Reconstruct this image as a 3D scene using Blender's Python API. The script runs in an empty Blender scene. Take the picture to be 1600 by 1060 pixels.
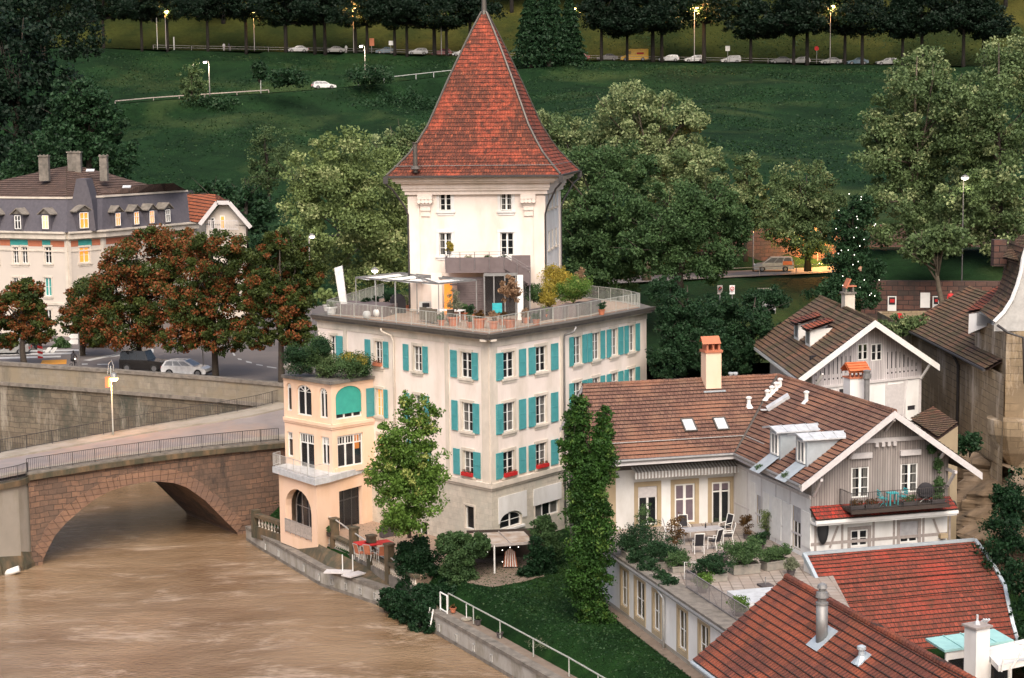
import bpy, math, random
import numpy as np
from mathutils import Vector, Matrix, noise as mnoise
scene = bpy.context.scene
R = math.radians
# ---------------------------------------------------------------- camera, sky, sun, exposure
F_PX, CAM = 2800.0, Vector((0, 0, 31.0))
PITCH, ROLL = R(6.72), R(-0.7)
cam_rot = Matrix.Rotation(math.pi/2 - PITCH, 3, 'X') @ Matrix.Rotation(ROLL, 3, 'Z')
cd = bpy.data.cameras.new('camera'); cam = bpy.data.objects.new('camera', cd)
scene.collection.objects.link(cam); scene.camera = cam
cam.matrix_world = Matrix.Translation(CAM) @ cam_rot.to_4x4()
cd.sensor_width = 36; cd.lens = F_PX/1600*36; cd.clip_start = 1; cd.clip_end = 3000
SUN_EL, SUN_AZ = R(48), R(176)      # azimuth clockwise from +Y
world = bpy.data.worlds.new('World'); scene.world = world; world.use_nodes = True
wn = world.node_tree.nodes; wl = world.node_tree.links
sky = wn.new('ShaderNodeTexSky'); sky.sky_type = 'NISHITA'; sky.sun_disc = False
sky.sun_elevation = SUN_EL; sky.sun_rotation = SUN_AZ
sky.air_density = 1.0; sky.dust_density = 6.0; sky.ozone_density = 0.6
wn['Background'].inputs[1].default_value = 0.138
wl.new(sky.outputs[0], wn['Background'].inputs[0])
sl = bpy.data.lights.new('sun', 'SUN'); sl.energy = 1.35; sl.angle = R(45); sl.color = (1.0, 0.93, 0.85)
so = bpy.data.objects.new('sun', sl); scene.collection.objects.link(so)
sd = Vector((math.sin(SUN_AZ)*math.cos(SUN_EL), math.cos(SUN_AZ)*math.cos(SUN_EL), math.sin(SUN_EL)))
so.rotation_euler = sd.to_track_quat('Z', 'Y').to_euler()
vs = scene.view_settings; vs.view_transform = 'Standard'; vs.look = 'None'; vs.exposure = 0.66; vs.gamma = 1
scene.cycles.max_bounces = 5; scene.cycles.diffuse_bounces = 3; scene.cycles.glossy_bounces = 2
scene.cycles.transmission_bounces = 3; scene.cycles.transparent_max_bounces = 4
scene.cycles.caustics_reflective = False; scene.cycles.caustics_refractive = False
# ---------------------------------------------------------------- survey helpers: photo bearing -> place in the world
def ray(px, py):
    return cam_rot @ Vector(((px-800)/F_PX, -(py-530)/F_PX, -1))
def P(px, py, z=None, Y=None):
    d = ray(px, py)
    t = (z-CAM.z)/d.z if z is not None else Y/d.y
    return CAM + d*t
def proj(v):
    q = cam_rot.transposed() @ (Vector(v)-CAM)
    return (800+F_PX*q.x/-q.z, 530-F_PX*q.y/-q.z)
# ---------------------------------------------------------------- mesh builder
class MB:
    def __init__(s): s.v=[]; s.f=[]; s.m=[]; s.uv=[]
    def face(s, pts, m=0, uv=None):
        i=len(s.v); s.v.extend([tuple(p) for p in pts]); s.f.append(tuple(range(i,i+len(pts)))); s.m.append(m); s.uv.append(uv)
    def hexa(s, c, m=0):      # c: 8 corners, bottom 4 then top 4 (ccw)
        i=len(s.v); s.v.extend([tuple(p) for p in c])
        for q in ((0,3,2,1),(4,5,6,7),(0,1,5,4),(1,2,6,5),(2,3,7,6),(3,0,4,7)):
            s.f.append(tuple(i+k for k in q)); s.m.append(m); s.uv.append(None)
    def box(s, c, size, rz=0, m=0, tilt=None):
        h=[k/2 for k in size]; M=Matrix.Rotation(rz,3,'Z')
        if tilt is not None: M = M @ tilt
        c=Vector(c)
        s.hexa([c+M@Vector((a*h[0],b*h[1],d*h[2])) for d in (-1,1) for a,b in ((-1,-1),(1,-1),(1,1),(-1,1))], m)
    def bar(s, p, q, w, h=None, m=0, up=(0,0,1)):
        p=Vector(p); q=Vector(q); h=h or w; d=q-p
        if d.length<1e-6: return
        d.normalize(); u=Vector(up)
        if abs(d.dot(u))>.99: u=Vector((1,0,0))
        x=d.cross(u).normalized(); y=x.cross(d).normalized()
        x*=w/2; y*=h/2
        s.hexa([p-x-y,p+x-y,q+x-y,q-x-y,p-x+y,p+x+y,q+x+y,q-x+y], m)
    def tube(s, pts, rs, n=8, m=0, cap=True):
        pts=[Vector(p) for p in pts]
        if not hasattr(rs,'__len__'): rs=[rs]*len(pts)
        rings=[]; px=None
        for k,p in enumerate(pts):
            d=(pts[min(k+1,len(pts)-1)]-pts[max(k-1,0)])
            if d.length<1e-9: d=Vector((0,0,1))
            d.normalize()
            u=px if px is not None else (Vector((1,0,0)) if abs(d.z)>.8 else Vector((0,0,1)))
            x=(u-d*u.dot(d))
            if x.length<1e-4: x=Vector((0,1,0))-d*d.y
            x.normalize(); y=d.cross(x); px=x
            i=len(s.v)
            for a in range(n):
                t=2*math.pi*a/n; s.v.append(tuple(p+(x*math.cos(t)+y*math.sin(t))*rs[k]))
            rings.append(i)
        for k in range(len(rings)-1):
            a0,b0=rings[k],rings[k+1]
            for a in range(n):
                b=(a+1)%n; s.f.append((a0+a,a0+b,b0+b,b0+a)); s.m.append(m); s.uv.append(None)
        if cap:
            s.f.append(tuple(rings[0]+a for a in reversed(range(n)))); s.m.append(m); s.uv.append(None)
            s.f.append(tuple(rings[-1]+a for a in range(n))); s.m.append(m); s.uv.append(None)
    def lathe(s, c, prof, n=12, m=0):
        s.tube([Vector(c)+Vector((0,0,z)) for r,z in prof],[max(r,.001) for r,z in prof],n,m)
    def prism(s, poly, z0, z1, m=0, bottom=True):
        n=len(poly); a=sum(poly[i][0]*poly[(i+1)%n][1]-poly[(i+1)%n][0]*poly[i][1] for i in range(n))
        if a<0: poly=poly[::-1]
        g=lambda z,p: (p[0],p[1],z(p[0],p[1]) if callable(z) else z)
        s.face([g(z1,p) for p in poly],m)
        if bottom: s.face([g(z0,p) for p in poly][::-1],m)
        for i in range(n):
            p,q=poly[i],poly[(i+1)%n]; s.face([g(z0,p),g(z0,q),g(z1,q),g(z1,p)],m)
    def blob(s, c, r, n=10, k=7, jit=0, m=0, seed=0):
        rg=random.Random(seed); c=Vector(c); r=r if hasattr(r,'__len__') else (r,r,r); i0=len(s.v)
        for j in range(k+1):
            th=math.pi*j/k
            for a in range(n):
                ph=2*math.pi*a/n; e=1+rg.uniform(-jit,jit)
                s.v.append((c.x+r[0]*e*math.sin(th)*math.cos(ph),c.y+r[1]*e*math.sin(th)*math.sin(ph),c.z+r[2]*e*math.cos(th)))
        for j in range(k):
            for a in range(n):
                b=(a+1)%n; s.f.append((i0+j*n+a,i0+(j+1)*n+a,i0+(j+1)*n+b,i0+j*n+b)); s.m.append(m); s.uv.append(None)
COL = scene.collection
WLOC = {}
def link(o, parent=None):
    COL.objects.link(o)
    if parent is not None: o.parent=parent
def obj(name, mb, mat, parent=None, smooth=False, loc=None, local=False):
    """one mesh object; vertices are world coordinates unless local=True"""
    base = WLOC.get(parent.name, Vector((0,0,0))) if parent is not None else Vector((0,0,0))
    me=bpy.data.meshes.new(name)
    own = Vector(loc) if loc is not None else (base.copy() if parent is not None else None)
    if own is None:
        if local: own=Vector((0,0,0))
        else:
            A=np.array(mb.v); own=Vector(((A[:,0].min()+A[:,0].max())/2,(A[:,1].min()+A[:,1].max())/2,A[:,2].min()))
    if local: vv=mb.v
    else: vv=(np.array(mb.v,dtype=float)-np.array(own)).tolist()
    me.from_pydata(vv,[],mb.f)
    mats = mat if isinstance(mat,(list,tuple)) else [mat]
    for x in mats: me.materials.append(x)
    if len(mats)>1: me.polygons.foreach_set('material_index', mb.m)
    # metric UVs: u along the horizontal tangent, v up the slope
    uvl=me.uv_layers.new(name='UVMap'); data=np.zeros(len(me.loops)*2,dtype=np.float32); li=0
    for fi,f in enumerate(mb.f):
        e=mb.uv[fi]
        if e is None:
            p=[Vector(mb.v[i]) for i in f]
            nn=Vector((0,0,0))
            for a in range(len(p)):
                q=p[a]; w=p[(a+1)%len(p)]; nn+=Vector(((q.y-w.y)*(q.z+w.z),(q.z-w.z)*(q.x+w.x),(q.x-w.x)*(q.y+w.y)))
            if nn.length>1e-12: nn.normalize()
            if abs(nn.z)>.98 or nn.length<.5: t=Vector((1,0,0)); b=Vector((0,1,0))
            else: t=Vector((-nn.y,nn.x,0)).normalized(); b=nn.cross(t)
            for q in p: data[li]=q.dot(t); data[li+1]=q.dot(b); li+=2
        else:
            for q in e: data[li]=q[0]; data[li+1]=q[1]; li+=2
    uvl.data.foreach_set('uv',data)
    if smooth: me.polygons.foreach_set('use_smooth',[True]*len(me.polygons))
    me.update()
    o=bpy.data.objects.new(name,me); link(o,parent)
    if not local or loc is not None: o.location = own-base if parent is not None else own
    WLOC[o.name]=own if not local else base
    return o
def tag(o, label, cat, group=None, kind=None):
    o['label']=label; o['category']=cat
    if group: o['group']=group
    if kind: o['kind']=kind
    return o
def thing(name, label, cat, loc=(0,0,0), rz=0, group=None):
    o=bpy.data.objects.new(name,None); o.empty_display_size=.3; COL.objects.link(o)
    o.location=loc; o.rotation_euler=(0,0,rz); tag(o,label,cat,group); WLOC[o.name]=Vector(loc); return o
def struct(name, mb, mat, label=None, smooth=False):
    o=obj(name,mb,mat,smooth=smooth); o['kind']='structure'
    if label: o['label']=label; o['category']=name.replace('_',' ')
    return o
def dup(o, loc=None, rz=0, label=None, group=None, scale=None, parent=None, mats=None):
    c=o.copy(); COL.objects.link(c)
    if parent is not None: c.parent=parent
    else:
        c.location=loc; c.rotation_euler=(0,0,rz)
        if scale: c.scale=(scale,)*3 if not hasattr(scale,'__len__') else scale
        if label: c['label']=label
        if group: c['group']=group
    if mats and o.type=='MESH' and o.name.split('.')[0] in mats:
        c.material_slots[0].link='OBJECT'; c.material_slots[0].material=mats[o.name.split('.')[0]]
    for ch in list(o.children): dup(ch,parent=c,mats=mats)
    return c
ORD=['leftmost','second','third','fourth','fifth','sixth','seventh','eighth','ninth','tenth','eleventh','twelfth','thirteenth','fourteenth','fifteenth','sixteenth','seventeenth','eighteenth','nineteenth','twentieth','twenty-first','twenty-second','twenty-third','twenty-fourth','twenty-fifth','twenty-sixth','twenty-seventh','twenty-eighth','twenty-ninth','thirtieth']
def nth(i): return ORD[i] if i==0 else ORD[i]+' from the left'
# ---------------------------------------------------------------- facade helpers
class Face:
    def __init__(s,a,b,flip=False):
        s.o=Vector((a[0],a[1],0)); d=Vector((b[0]-a[0],b[1]-a[1],0)); s.L=d.length; s.d=d.normalized()
        s.n=Vector((s.d.y,-s.d.x,0))
        if (s.n.dot(-s.o)<0)!=flip: s.n=-s.n
    def uv(s,px,py):
        d=ray(px,py); t=(s.o-CAM).dot(s.n)/d.dot(s.n); p=CAM+d*t
        return (p-s.o).dot(s.d), p.z
    def p(s,u,z,off=0): 
        q=s.o+s.d*u+s.n*off; return Vector((q.x,q.y,z))
    def u(s,px,z):      # u at image column px for height z
        a,b=-5.0,s.L+5
        fa=proj(s.p(a,z))[0]-px
        for _ in range(40):
            m=(a+b)/2; fm=proj(s.p(m,z))[0]-px
            if (fa<0)==(fm<0): a=m; fa=fm
            else: b=m
        return (a+b)/2
def fbox(mb,F,u0,u1,z0,z1,d0,d1,m=0):
    c=[F.p(u0,z0,d0),F.p(u1,z0,d0),F.p(u1,z0,d1),F.p(u0,z0,d1),F.p(u0,z1,d0),F.p(u1,z1,d0),F.p(u1,z1,d1),F.p(u0,z1,d1)]
    mb.hexa(c,m)
def arc(u0,u1,zs,rise,n=10):
    return [((u0+u1)/2-(u1-u0)/2*math.cos(math.pi*k/n), zs+rise*math.sin(math.pi*k/n)) for k in range(n+1)]
def wall(mb,F,u0,u1,z0,z1,ops,depth=.22,m=0,mr=1):
    """wall plane with real openings; ops: (u0,u1,z0,z1[,rise])"""
    us=sorted({round(x,3) for x in [u0,u1]+[o[0] for o in ops]+[o[1] for o in ops] if u0-1e-4<=x<=u1+1e-4})
    zs=sorted({round(x,3) for x in [z0,z1]+[o[2] for o in ops]+[o[3] for o in ops] if z0-1e-4<=x<=z1+1e-4})
    for i in range(len(us)-1):
        for j in range(len(zs)-1):
            cu=(us[i]+us[i+1])/2; cz=(zs[j]+zs[j+1])/2
            if any(o[0]<cu<o[1] and o[2]<cz<o[3] for o in ops): continue
            mb.face([F.p(us[i],zs[j]),F.p(us[i+1],zs[j]),F.p(us[i+1],zs[j+1]),F.p(us[i],zs[j+1])],m)
    for o in ops:
        a,b,c,d=o[:4]; rise=o[4] if len(o)>4 else 0
        top=arc(a,b,d-rise,rise) if rise else [(a,d),(b,d)]
        if rise:
            for k in range(len(top)-1):
                (p0,q0),(p1,q1)=top[k],top[k+1]
                mb.face([F.p(p0,q0),F.p(p1,q1),F.p(p1,d),F.p(p0,d)],m)
        loop=[(a,c)]+top+[(b,c)]
        for k in range(len(loop)):
            p,q=loop[k],loop[(k+1)%len(loop)]
            mb.face([F.p(*p),F.p(*q),F.p(*q,-depth),F.p(*p,-depth)],mr)
def window(T,F,u0,u1,z0,z1,nx=2,ny=3,depth=.16,fw=.07,fm=None,gm=None,rise=0,curtain=None,mull=.1,name='window',trans=None,fr=(1,1)):
    mb=MB(); e=.012; rz=z1-rise if rise else z1
    A=(u0+e,u1-e,z0+e,z1-e)
    fbox(mb,F,A[0],A[0]+fw,A[2],rz if rise else A[3],-depth,-depth+.06)
    fbox(mb,F,A[1]-fw,A[1],A[2],rz if rise else A[3],-depth,-depth+.06)
    fbox(mb,F,A[0]+fw,A[1]-fw,A[2],A[2]+fw,-depth,-depth+.06)
    if not rise: fbox(mb,F,A[0]+fw,A[1]-fw,A[3]-fw,A[3],-depth,-depth+.06)
    else:
        o=arc(A[0],A[1],rz,rise-e); n_=arc(A[0]+fw,A[1]-fw,rz,rise-e-fw)
        for k in range(len(o)-1):
            mb.hexa([F.p(*n_[k],-depth),F.p(*n_[k+1],-depth),F.p(*n_[k+1],-depth+.06),F.p(*n_[k],-depth+.06),
                     F.p(*o[k],-depth),F.p(*o[k+1],-depth),F.p(*o[k+1],-depth+.06),F.p(*o[k],-depth+.06)])
    for i in range(1,nx):
        u=A[0]+(A[1]-A[0])*i/nx; w=mull if (nx%2==0 and i==nx//2) or nx<4 else .04
        fbox(mb,F,u-w/2,u+w/2,A[2]+fw,(rz+rise*.8 if rise else A[3]-fw),-depth+.002,-depth+.055)
    hz=[A[2]+((rz if rise else A[3])-A[2])*j/ny for j in range(1,ny)]
    if trans: hz=[trans]
    if rise: hz.append(rz)
    for z in hz:
        w=.035 if not trans else .09
        fbox(mb,F,A[0]+fw,A[1]-fw,z-w/2,z+w/2,-depth+.004,-depth+.05)
    o=obj(name,mb,fm or MAT['white_paint'],T)
    g=MB()
    pts=[(A[0],A[2]),(A[1],A[2])]+([(x,y) for x,y in reversed(arc(A[0],A[1],rz,rise-e))] if rise else [(A[1],A[3]),(A[0],A[3])])
    g.face([F.p(x,y,-depth+.02) for x,y in pts])
    obj('pane',g,gm or MAT['glass'],o)
    if curtain:
        c=MB(); ww=(A[1]-A[0])
        for s0,s1 in ((A[0]+.03,A[0]+ww*.3),(A[1]-ww*.3,A[1]-.03)):
            n=6
            for k in range(n):
                a=s0+(s1-s0)*k/n; b=s0+(s1-s0)*(k+1)/n
                c.face([F.p(a,A[2],-depth-.03-(k%2)*.03),F.p(b,A[2],-depth-.03-((k+1)%2)*.03),F.p(b,z1,-depth-.03-((k+1)%2)*.03),F.p(a,z1,-depth-.03-(k%2)*.03)])
        obj('curtain',c,MAT['curtain'],o)
    return o
def surround(T,F,u0,u1,z0,z1,w=.16,mat=None,sill=True,proud=.035,top=.2,rise=0,side=True):
    mb=MB()
    if rise:
        o=arc(u0-w,u1+w,z1-rise,rise+w); i=arc(u0,u1,z1-rise,rise)
        for k in range(len(o)-1):
            mb.hexa([F.p(*i[k],0),F.p(*i[k+1],0),F.p(*i[k+1],proud),F.p(*i[k],proud),F.p(*o[k],0),F.p(*o[k+1],0),F.p(*o[k+1],proud),F.p(*o[k],proud)])
        zt=z1-rise
    else:
        zt=z1; fbox(mb,F,u0-w,u1+w,z1,z1+top,-.01,proud+.02)
    fbox(mb,F,u0-w,u0,z0,zt,-.01,proud); fbox(mb,F,u1,u1+w,z0,zt,-.01,proud)
    if sill:
        fbox(mb,F,u0-w-.05,u1+w+.05,z0-.16,z0,-.01,proud+.09)
        fbox(mb,F,u0-w+.04,u1+w-.04,z0-.34,z0-.16,-.01,proud+.02)
    return obj('window_surround',mb,mat or MAT['sandstone'],T)
def shutter(T,F,u0,u1,z0,z1,mat=None,off=.06):
    mb=MB(); f=.05
    fbox(mb,F,u0,u0+f,z0,z1,off,off+.045); fbox(mb,F,u1-f,u1,z0,z1,off,off+.045)
    zm=(z0+z1)/2
    for a,b in ((z0,z0+.08),(zm-.04,zm+.04),(z1-.08,z1)): fbox(mb,F,u0+f,u1-f,a,b,off+.001,off+.044)
    for a,b in ((z0+.08,zm-.04),(zm+.04,z1-.08)):
        n=max(3,int((b-a)/.075))
        for k in range(n):
            z=a+(b-a)*(k+.5)/n; t=.028
            mb.hexa([F.p(u0+f,z-t,off+.04),F.p(u1-f,z-t,off+.04),F.p(u1-f,z-t+.008,off+.044),F.p(u0+f,z-t+.008,off+.044),
                     F.p(u0+f,z+t-.008,off+.002),F.p(u1-f,z+t-.008,off+.002),F.p(u1-f,z+t,off+.006),F.p(u0+f,z+t,off+.006)])
    fbox(mb,F,u0+f,u1-f,z0+.05,z1-.05,off-.004,off+.001)
    return obj('shutter',mb,mat or MAT['shutter'],T)
# tiled roof plane built as real overlapping courses
def clip(poly,h,val,keep_ge):
    out=[]
    for i in range(len(poly)):
        a,b=poly[i],poly[(i+1)%len(poly)]; ha,hb=h(a)-val,h(b)-val
        if not keep_ge: ha,hb=-ha,-hb
        if ha>=0: out.append(a)
        if (ha>0 and hb<0) or (ha<0 and hb>0): out.append(a+(b-a)*(ha/(ha-hb)))
    return out
def tiled(mb,poly,course=.34,lift=.07,m=0,holes=None,under=True,wave=0):
    poly=[Vector(p) for p in poly]
    n=Vector((0,0,0))
    for a in range(len(poly)):
        q=poly[a]; w=poly[(a+1)%len(poly)]; n+=Vector(((q.y-w.y)*(q.z+w.z),(q.z-w.z)*(q.x+w.x),(q.x-w.x)*(q.y+w.y)))
    n.normalize()
    if n.z<0: n=-n; poly=poly[::-1]
    t=Vector((-n.y,n.x,0)).normalized(); b=n.cross(t); 
    if b.z<0: b=-b; t=-t
    h=lambda p:p.dot(b); v0=min(h(p) for p in poly); v1=max(h(p) for p in poly)
    k=0
    while v0+k*course<v1-1e-4:
        lo=v0+k*course; hi=min(lo+course,v1); c=clip(poly,h,lo,True); c=clip(c,h,hi,False)
        ht=lambda p:p.dot(t); t0=min([ht(p) for p in c] or [0]); t1=max([ht(p) for p in c] or [0]); ns=max(1,int((t1-t0)/1.7))
        for q in range(ns if len(c)>=3 else 0):
            a0=t0+(t1-t0)*q/ns; a1=t0+(t1-t0)*(q+1)/ns; cc=clip(clip(c,ht,a0,True),ht,a1,False)
            if len(cc)<3: continue
            sag=lambda p:n*(mnoise.noise(p*.45)*.05+mnoise.noise(p*2.1+Vector((7,0,0)))*.022+.03)
            f=[p+n*(lift*(hi-h(p))/course+.004)+sag(p) for p in cc]
            mb.face(f,m,[(p.dot(t),(h(p)-v0)/course*1.0) for p in cc])
            low=[p for p in cc if abs(h(p)-lo)<1e-3]
            if len(low)>=2:
                low.sort(key=ht); p,r=low[0],low[-1]
                mb.face([p,r,r+n*lift+sag(r),p+n*lift+sag(p)],m,[(p.dot(t),k+.02),(r.dot(t),k+.02),(r.dot(t),k+.02),(p.dot(t),k+.02)])
        k+=1
    if under: mb.face([p-n*.12 for p in poly[::-1]],m,[(0,.02)]*len(poly))
    return n,t,b
def ridge_caps(mb,a,b,r=.13,step=.36,m=0):
    a=Vector(a); b=Vector(b); L=(b-a).length; n=max(2,int(L/step)); d=(b-a)/n
    for k in range(n):
        p=a+d*k; mb.tube([p,p+d*1.06],[r*1.12,r*.92],8,m)
# ---------------------------------------------------------------- materials
MAT={}
def nodes(name):
    m=bpy.data.materials.new(name); m.use_nodes=True; nt=m.node_tree; b=nt.nodes['Principled BSDF']; MAT[name]=m
    return m,nt,b
class N:
    def __init__(s,nt): s.nt=nt
    def new(s,t,**k):
        n=s.nt.nodes.new(t)
        for a,b in k.items(): setattr(n,a,b)
        return n
    def link(s,a,b): s.nt.links.new(a,b)
    def coord(s,kind='Object'): return s.new('ShaderNodeTexCoord').outputs[kind]
    def noise(s,vec,scale,detail=4,rough=.55,stretch=None):
        if stretch:
            mp=s.new('ShaderNodeMapping'); mp.inputs['Scale'].default_value=stretch; s.link(vec,mp.inputs[0]); vec=mp.outputs[0]
        n=s.new('ShaderNodeTexNoise'); n.inputs['Scale'].default_value=scale; n.inputs['Detail'].default_value=detail; n.inputs['Roughness'].default_value=rough
        s.link(vec,n.inputs['Vector']); return n.outputs['Fac']
    def ramp(s,fac,a,b,c0=(0,0,0,1),c1=(1,1,1,1)):
        r=s.new('ShaderNodeValToRGB'); r.color_ramp.elements[0].position=a; r.color_ramp.elements[1].position=b
        r.color_ramp.elements[0].color=c0; r.color_ramp.elements[1].color=c1; s.link(fac,r.inputs[0]); return r.outputs[0]
    def mix(s,fac,a,b,mode='MIX'):
        x=s.new('ShaderNodeMix',data_type='RGBA',blend_type=mode)
        for sock,val in ((x.inputs[0],fac),(x.inputs[6],a),(x.inputs[7],b)):
            if hasattr(val,'is_linked') or hasattr(val,'links'): s.link(val,sock)
            elif isinstance(val,(int,float)): sock.default_value=val
            else: sock.default_value=(*val[:3],1)
        return x.outputs[2]
    def bump(s,h,strength,dist,b):
        n=s.new('ShaderNodeBump'); n.inputs['Strength'].default_value=strength; n.inputs['Distance'].default_value=dist
        s.link(h,n.inputs['Height']); s.link(n.outputs[0],b.inputs['Normal'])
def simple(name,c,rough=.7,metal=0,c2=None,ns=3,var=.5,bump=0,bs=30,stain=None,sscale=.35,emit=None,es=0,coat=0,spec=None):
    m,nt,b=nodes(name); n=N(nt); co=n.coord()
    col=None; b.inputs['Roughness'].default_value=rough; b.inputs['Metallic'].default_value=metal
    if spec is not None: b.inputs['Specular IOR Level'].default_value=spec
    c2=c2 or tuple(x*.72 for x in c)
    f=n.noise(co,ns,5); col=n.mix(n.ramp(f,.5-var*.4,.5+var*.4),c2,c)
    if stain: 
        s2=n.noise(co,sscale,6,.65,(1,1,.35)); col=n.mix(n.ramp(s2,.45,.68),col,stain)
    n.link(col,b.inputs['Base Color'])
    if bump: n.bump(n.noise(co,bs,3),bump,.02,b)
    if emit: b.inputs['Emission Color'].default_value=(*emit,1); b.inputs['Emission Strength'].default_value=es
    if coat: b.inputs['Coat Weight'].default_value=coat; b.inputs['Coat Roughness'].default_value=.1
    return m
def masonry(name,c1,c2,cm,w,h,mortar=.015,rough=.9,stain=None,stain2=None,bump=.6,msmooth=.1,dist=.03,warp=0,band=None):
    m,nt,b=nodes(name); n=N(nt); uv=n.coord('UV'); co=n.coord()
    vec=uv
    if warp:
        no=n.new('ShaderNodeTexNoise'); no.inputs['Scale'].default_value=.9; n.link(uv,no.inputs['Vector'])
        v=n.new('ShaderNodeVectorMath',operation='SCALE'); n.link(no.outputs['Color'],v.inputs[0]); v.inputs['Scale'].default_value=warp
        a=n.new('ShaderNodeVectorMath',operation='ADD'); n.link(uv,a.inputs[0]); n.link(v.outputs[0],a.inputs[1]); vec=a.outputs[0]
    br=n.new('ShaderNodeTexBrick'); br.offset=.5; n.link(vec,br.inputs['Vector'])
    br.inputs['Color1'].default_value=(*c1,1); br.inputs['Color2'].default_value=(*c2,1); br.inputs['Mortar'].default_value=(*cm,1)
    br.inputs['Scale'].default_value=1; br.inputs['Brick Width'].default_value=w; br.inputs['Row Height'].default_value=h
    br.inputs['Mortar Size'].default_value=mortar; br.inputs['Mortar Smooth'].default_value=msmooth; br.inputs['Bias'].default_value=0
    col=br.outputs['Color']; f=n.noise(co,1.6,8,.7); col=n.mix(n.ramp(f,.3,.75),n.mix(1,col,(.6,.6,.6),'MULTIPLY'),col)
    if stain: col=n.mix(n.ramp(n.noise(co,.28,7,.7),.45,.62),col,stain)
    if stain2: col=n.mix(n.ramp(n.noise(co,.5,7,.75,(1,1,.25)),.52,.66),col,stain2)
    n.link(col,b.inputs['Base Color']); b.inputs['Roughness'].default_value=rough
    inv=n.new('ShaderNodeMath',operation='SUBTRACT'); inv.inputs[0].default_value=1; n.link(br.outputs['Fac'],inv.inputs[1])
    ad=n.new('ShaderNodeMath',operation='ADD'); n.link(inv.outputs[0],ad.inputs[0]); n.link(n.noise(co,9,6,.7),ad.inputs[1])
    n.bump(ad.outputs[0],bump,dist,b)
    return m
def rooftile(name,c1,c2,dark,moss=None,w=.24,gap=(.05,.03,.025),mossamt=(.55,.7),patch=None,lic=None,rough=.85,vrow=1.0,nose=.13,ms=.7):
    """UV: u metres along the course, v in courses"""
    m,nt,b=nodes(name); n=N(nt); uv=n.coord('UV'); co=n.coord()
    br=n.new('ShaderNodeTexBrick'); br.offset=0; n.link(uv,br.inputs['Vector']); br.offset=.5
    br.inputs['Color1'].default_value=(*c1,1); br.inputs['Color2'].default_value=(*c2,1); br.inputs['Mortar'].default_value=(*gap,1)
    br.inputs['Scale'].default_value=1; br.inputs['Brick Width'].default_value=w; br.inputs['Row Height'].default_value=vrow
    br.inputs['Mortar Size'].default_value=.018; br.inputs['Mortar Smooth'].default_value=.3
    # second scattering of single odd tiles
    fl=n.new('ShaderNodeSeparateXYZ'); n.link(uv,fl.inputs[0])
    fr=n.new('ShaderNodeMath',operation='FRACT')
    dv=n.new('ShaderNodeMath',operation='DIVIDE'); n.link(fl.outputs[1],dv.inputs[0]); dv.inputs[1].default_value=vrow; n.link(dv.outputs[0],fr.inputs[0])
    snap=n.new('ShaderNodeVectorMath',operation='SNAP'); n.link(uv,snap.inputs[0]); snap.inputs[1].default_value=(w,vrow,1)
    wn_=n.new('ShaderNodeTexWhiteNoise'); n.link(snap.outputs[0],wn_.inputs['Vector'])
    col=n.mix(n.ramp(wn_.outputs['Value'],.1,.9),n.mix(.55,br.outputs['Color'],dark),br.outputs['Color'])
    if patch: col=n.mix(n.ramp(n.noise(co,.35,3),.48,.6),col,n.mix(.6,col,patch))
    if moss: col=n.mix(n.ramp(n.noise(co,ms,8,.72),mossamt[0],mossamt[1]),col,moss)
    if lic: col=n.mix(n.ramp(n.noise(co,7,4,.6),.66,.72),col,lic)
    # shadow line of the overlap, painted dark along the nose of every course
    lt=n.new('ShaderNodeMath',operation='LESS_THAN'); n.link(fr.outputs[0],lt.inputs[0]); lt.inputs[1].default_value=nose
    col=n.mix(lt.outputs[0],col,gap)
    n.link(col,b.inputs['Base Color']); b.inputs['Roughness'].default_value=rough; b.inputs['Specular IOR Level'].default_value=.25
    # rolled profile across each tile
    wv=n.new('ShaderNodeMath',operation='MULTIPLY'); n.link(fl.outputs[0],wv.inputs[0]); wv.inputs[1].default_value=2*math.pi/w
    sn=n.new('ShaderNodeMath',operation='SINE'); n.link(wv.outputs[0],sn.inputs[0])
    ad=n.new('ShaderNodeMath',operation='ADD'); n.link(sn.outputs[0],ad.inputs[0]); n.link(n.noise(co,14,4),ad.inputs[1])
    n.bump(ad.outputs[0],.5,.03,b)
    return m
def leafmat(name,dark,light,accent=None,trans=.25,rough=.6):
    m,nt,b=nodes(name); n=N(nt)
    at=n.new('ShaderNodeAttribute'); at.attribute_name='tint'
    sp=n.new('ShaderNodeSeparateColor'); n.link(at.outputs['Color'],sp.inputs[0])
    col=n.mix(sp.outputs[0],dark,light)
    if accent: col=n.mix(sp.outputs[1],col,accent)
    n.link(col,b.inputs['Base Color']); b.inputs['Roughness'].default_value=rough; b.inputs['Specular IOR Level'].default_value=.25
    tr=n.new('ShaderNodeBsdfTranslucent'); n.link(col,tr.inputs[0])
    ms=n.new('ShaderNodeMixShader'); ms.inputs[0].default_value=trans
    n.link(b.outputs[0],ms.inputs[1]); n.link(tr.outputs[0],ms.inputs[2]); n.link(ms.outputs[0],nt.nodes['Material Output'].inputs[0])
    return m
simple('white_paint',(.80,.79,.76),.5,c2=(.70,.69,.66))
simple('plaster_pink',(.85,.755,.69),.9,c2=(.80,.69,.62),ns=.5,stain=(.66,.575,.49),sscale=.45,bump=.15,bs=40)
simple('plaster_peach',(.84,.60,.44),.9,c2=(.79,.55,.41),ns=.5,stain=(.74,.50,.33),sscale=.5,bump=.15,bs=40)
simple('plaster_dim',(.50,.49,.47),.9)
simple('plaster_white',(.78,.77,.75),.9,c2=(.70,.69,.68),ns=.6,stain=(.58,.56,.53),sscale=.4,bump=.15,bs=40)
simple('plaster_hotel',(.62,.55,.48),.9,c2=(.56,.50,.44),ns=.4)
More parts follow.
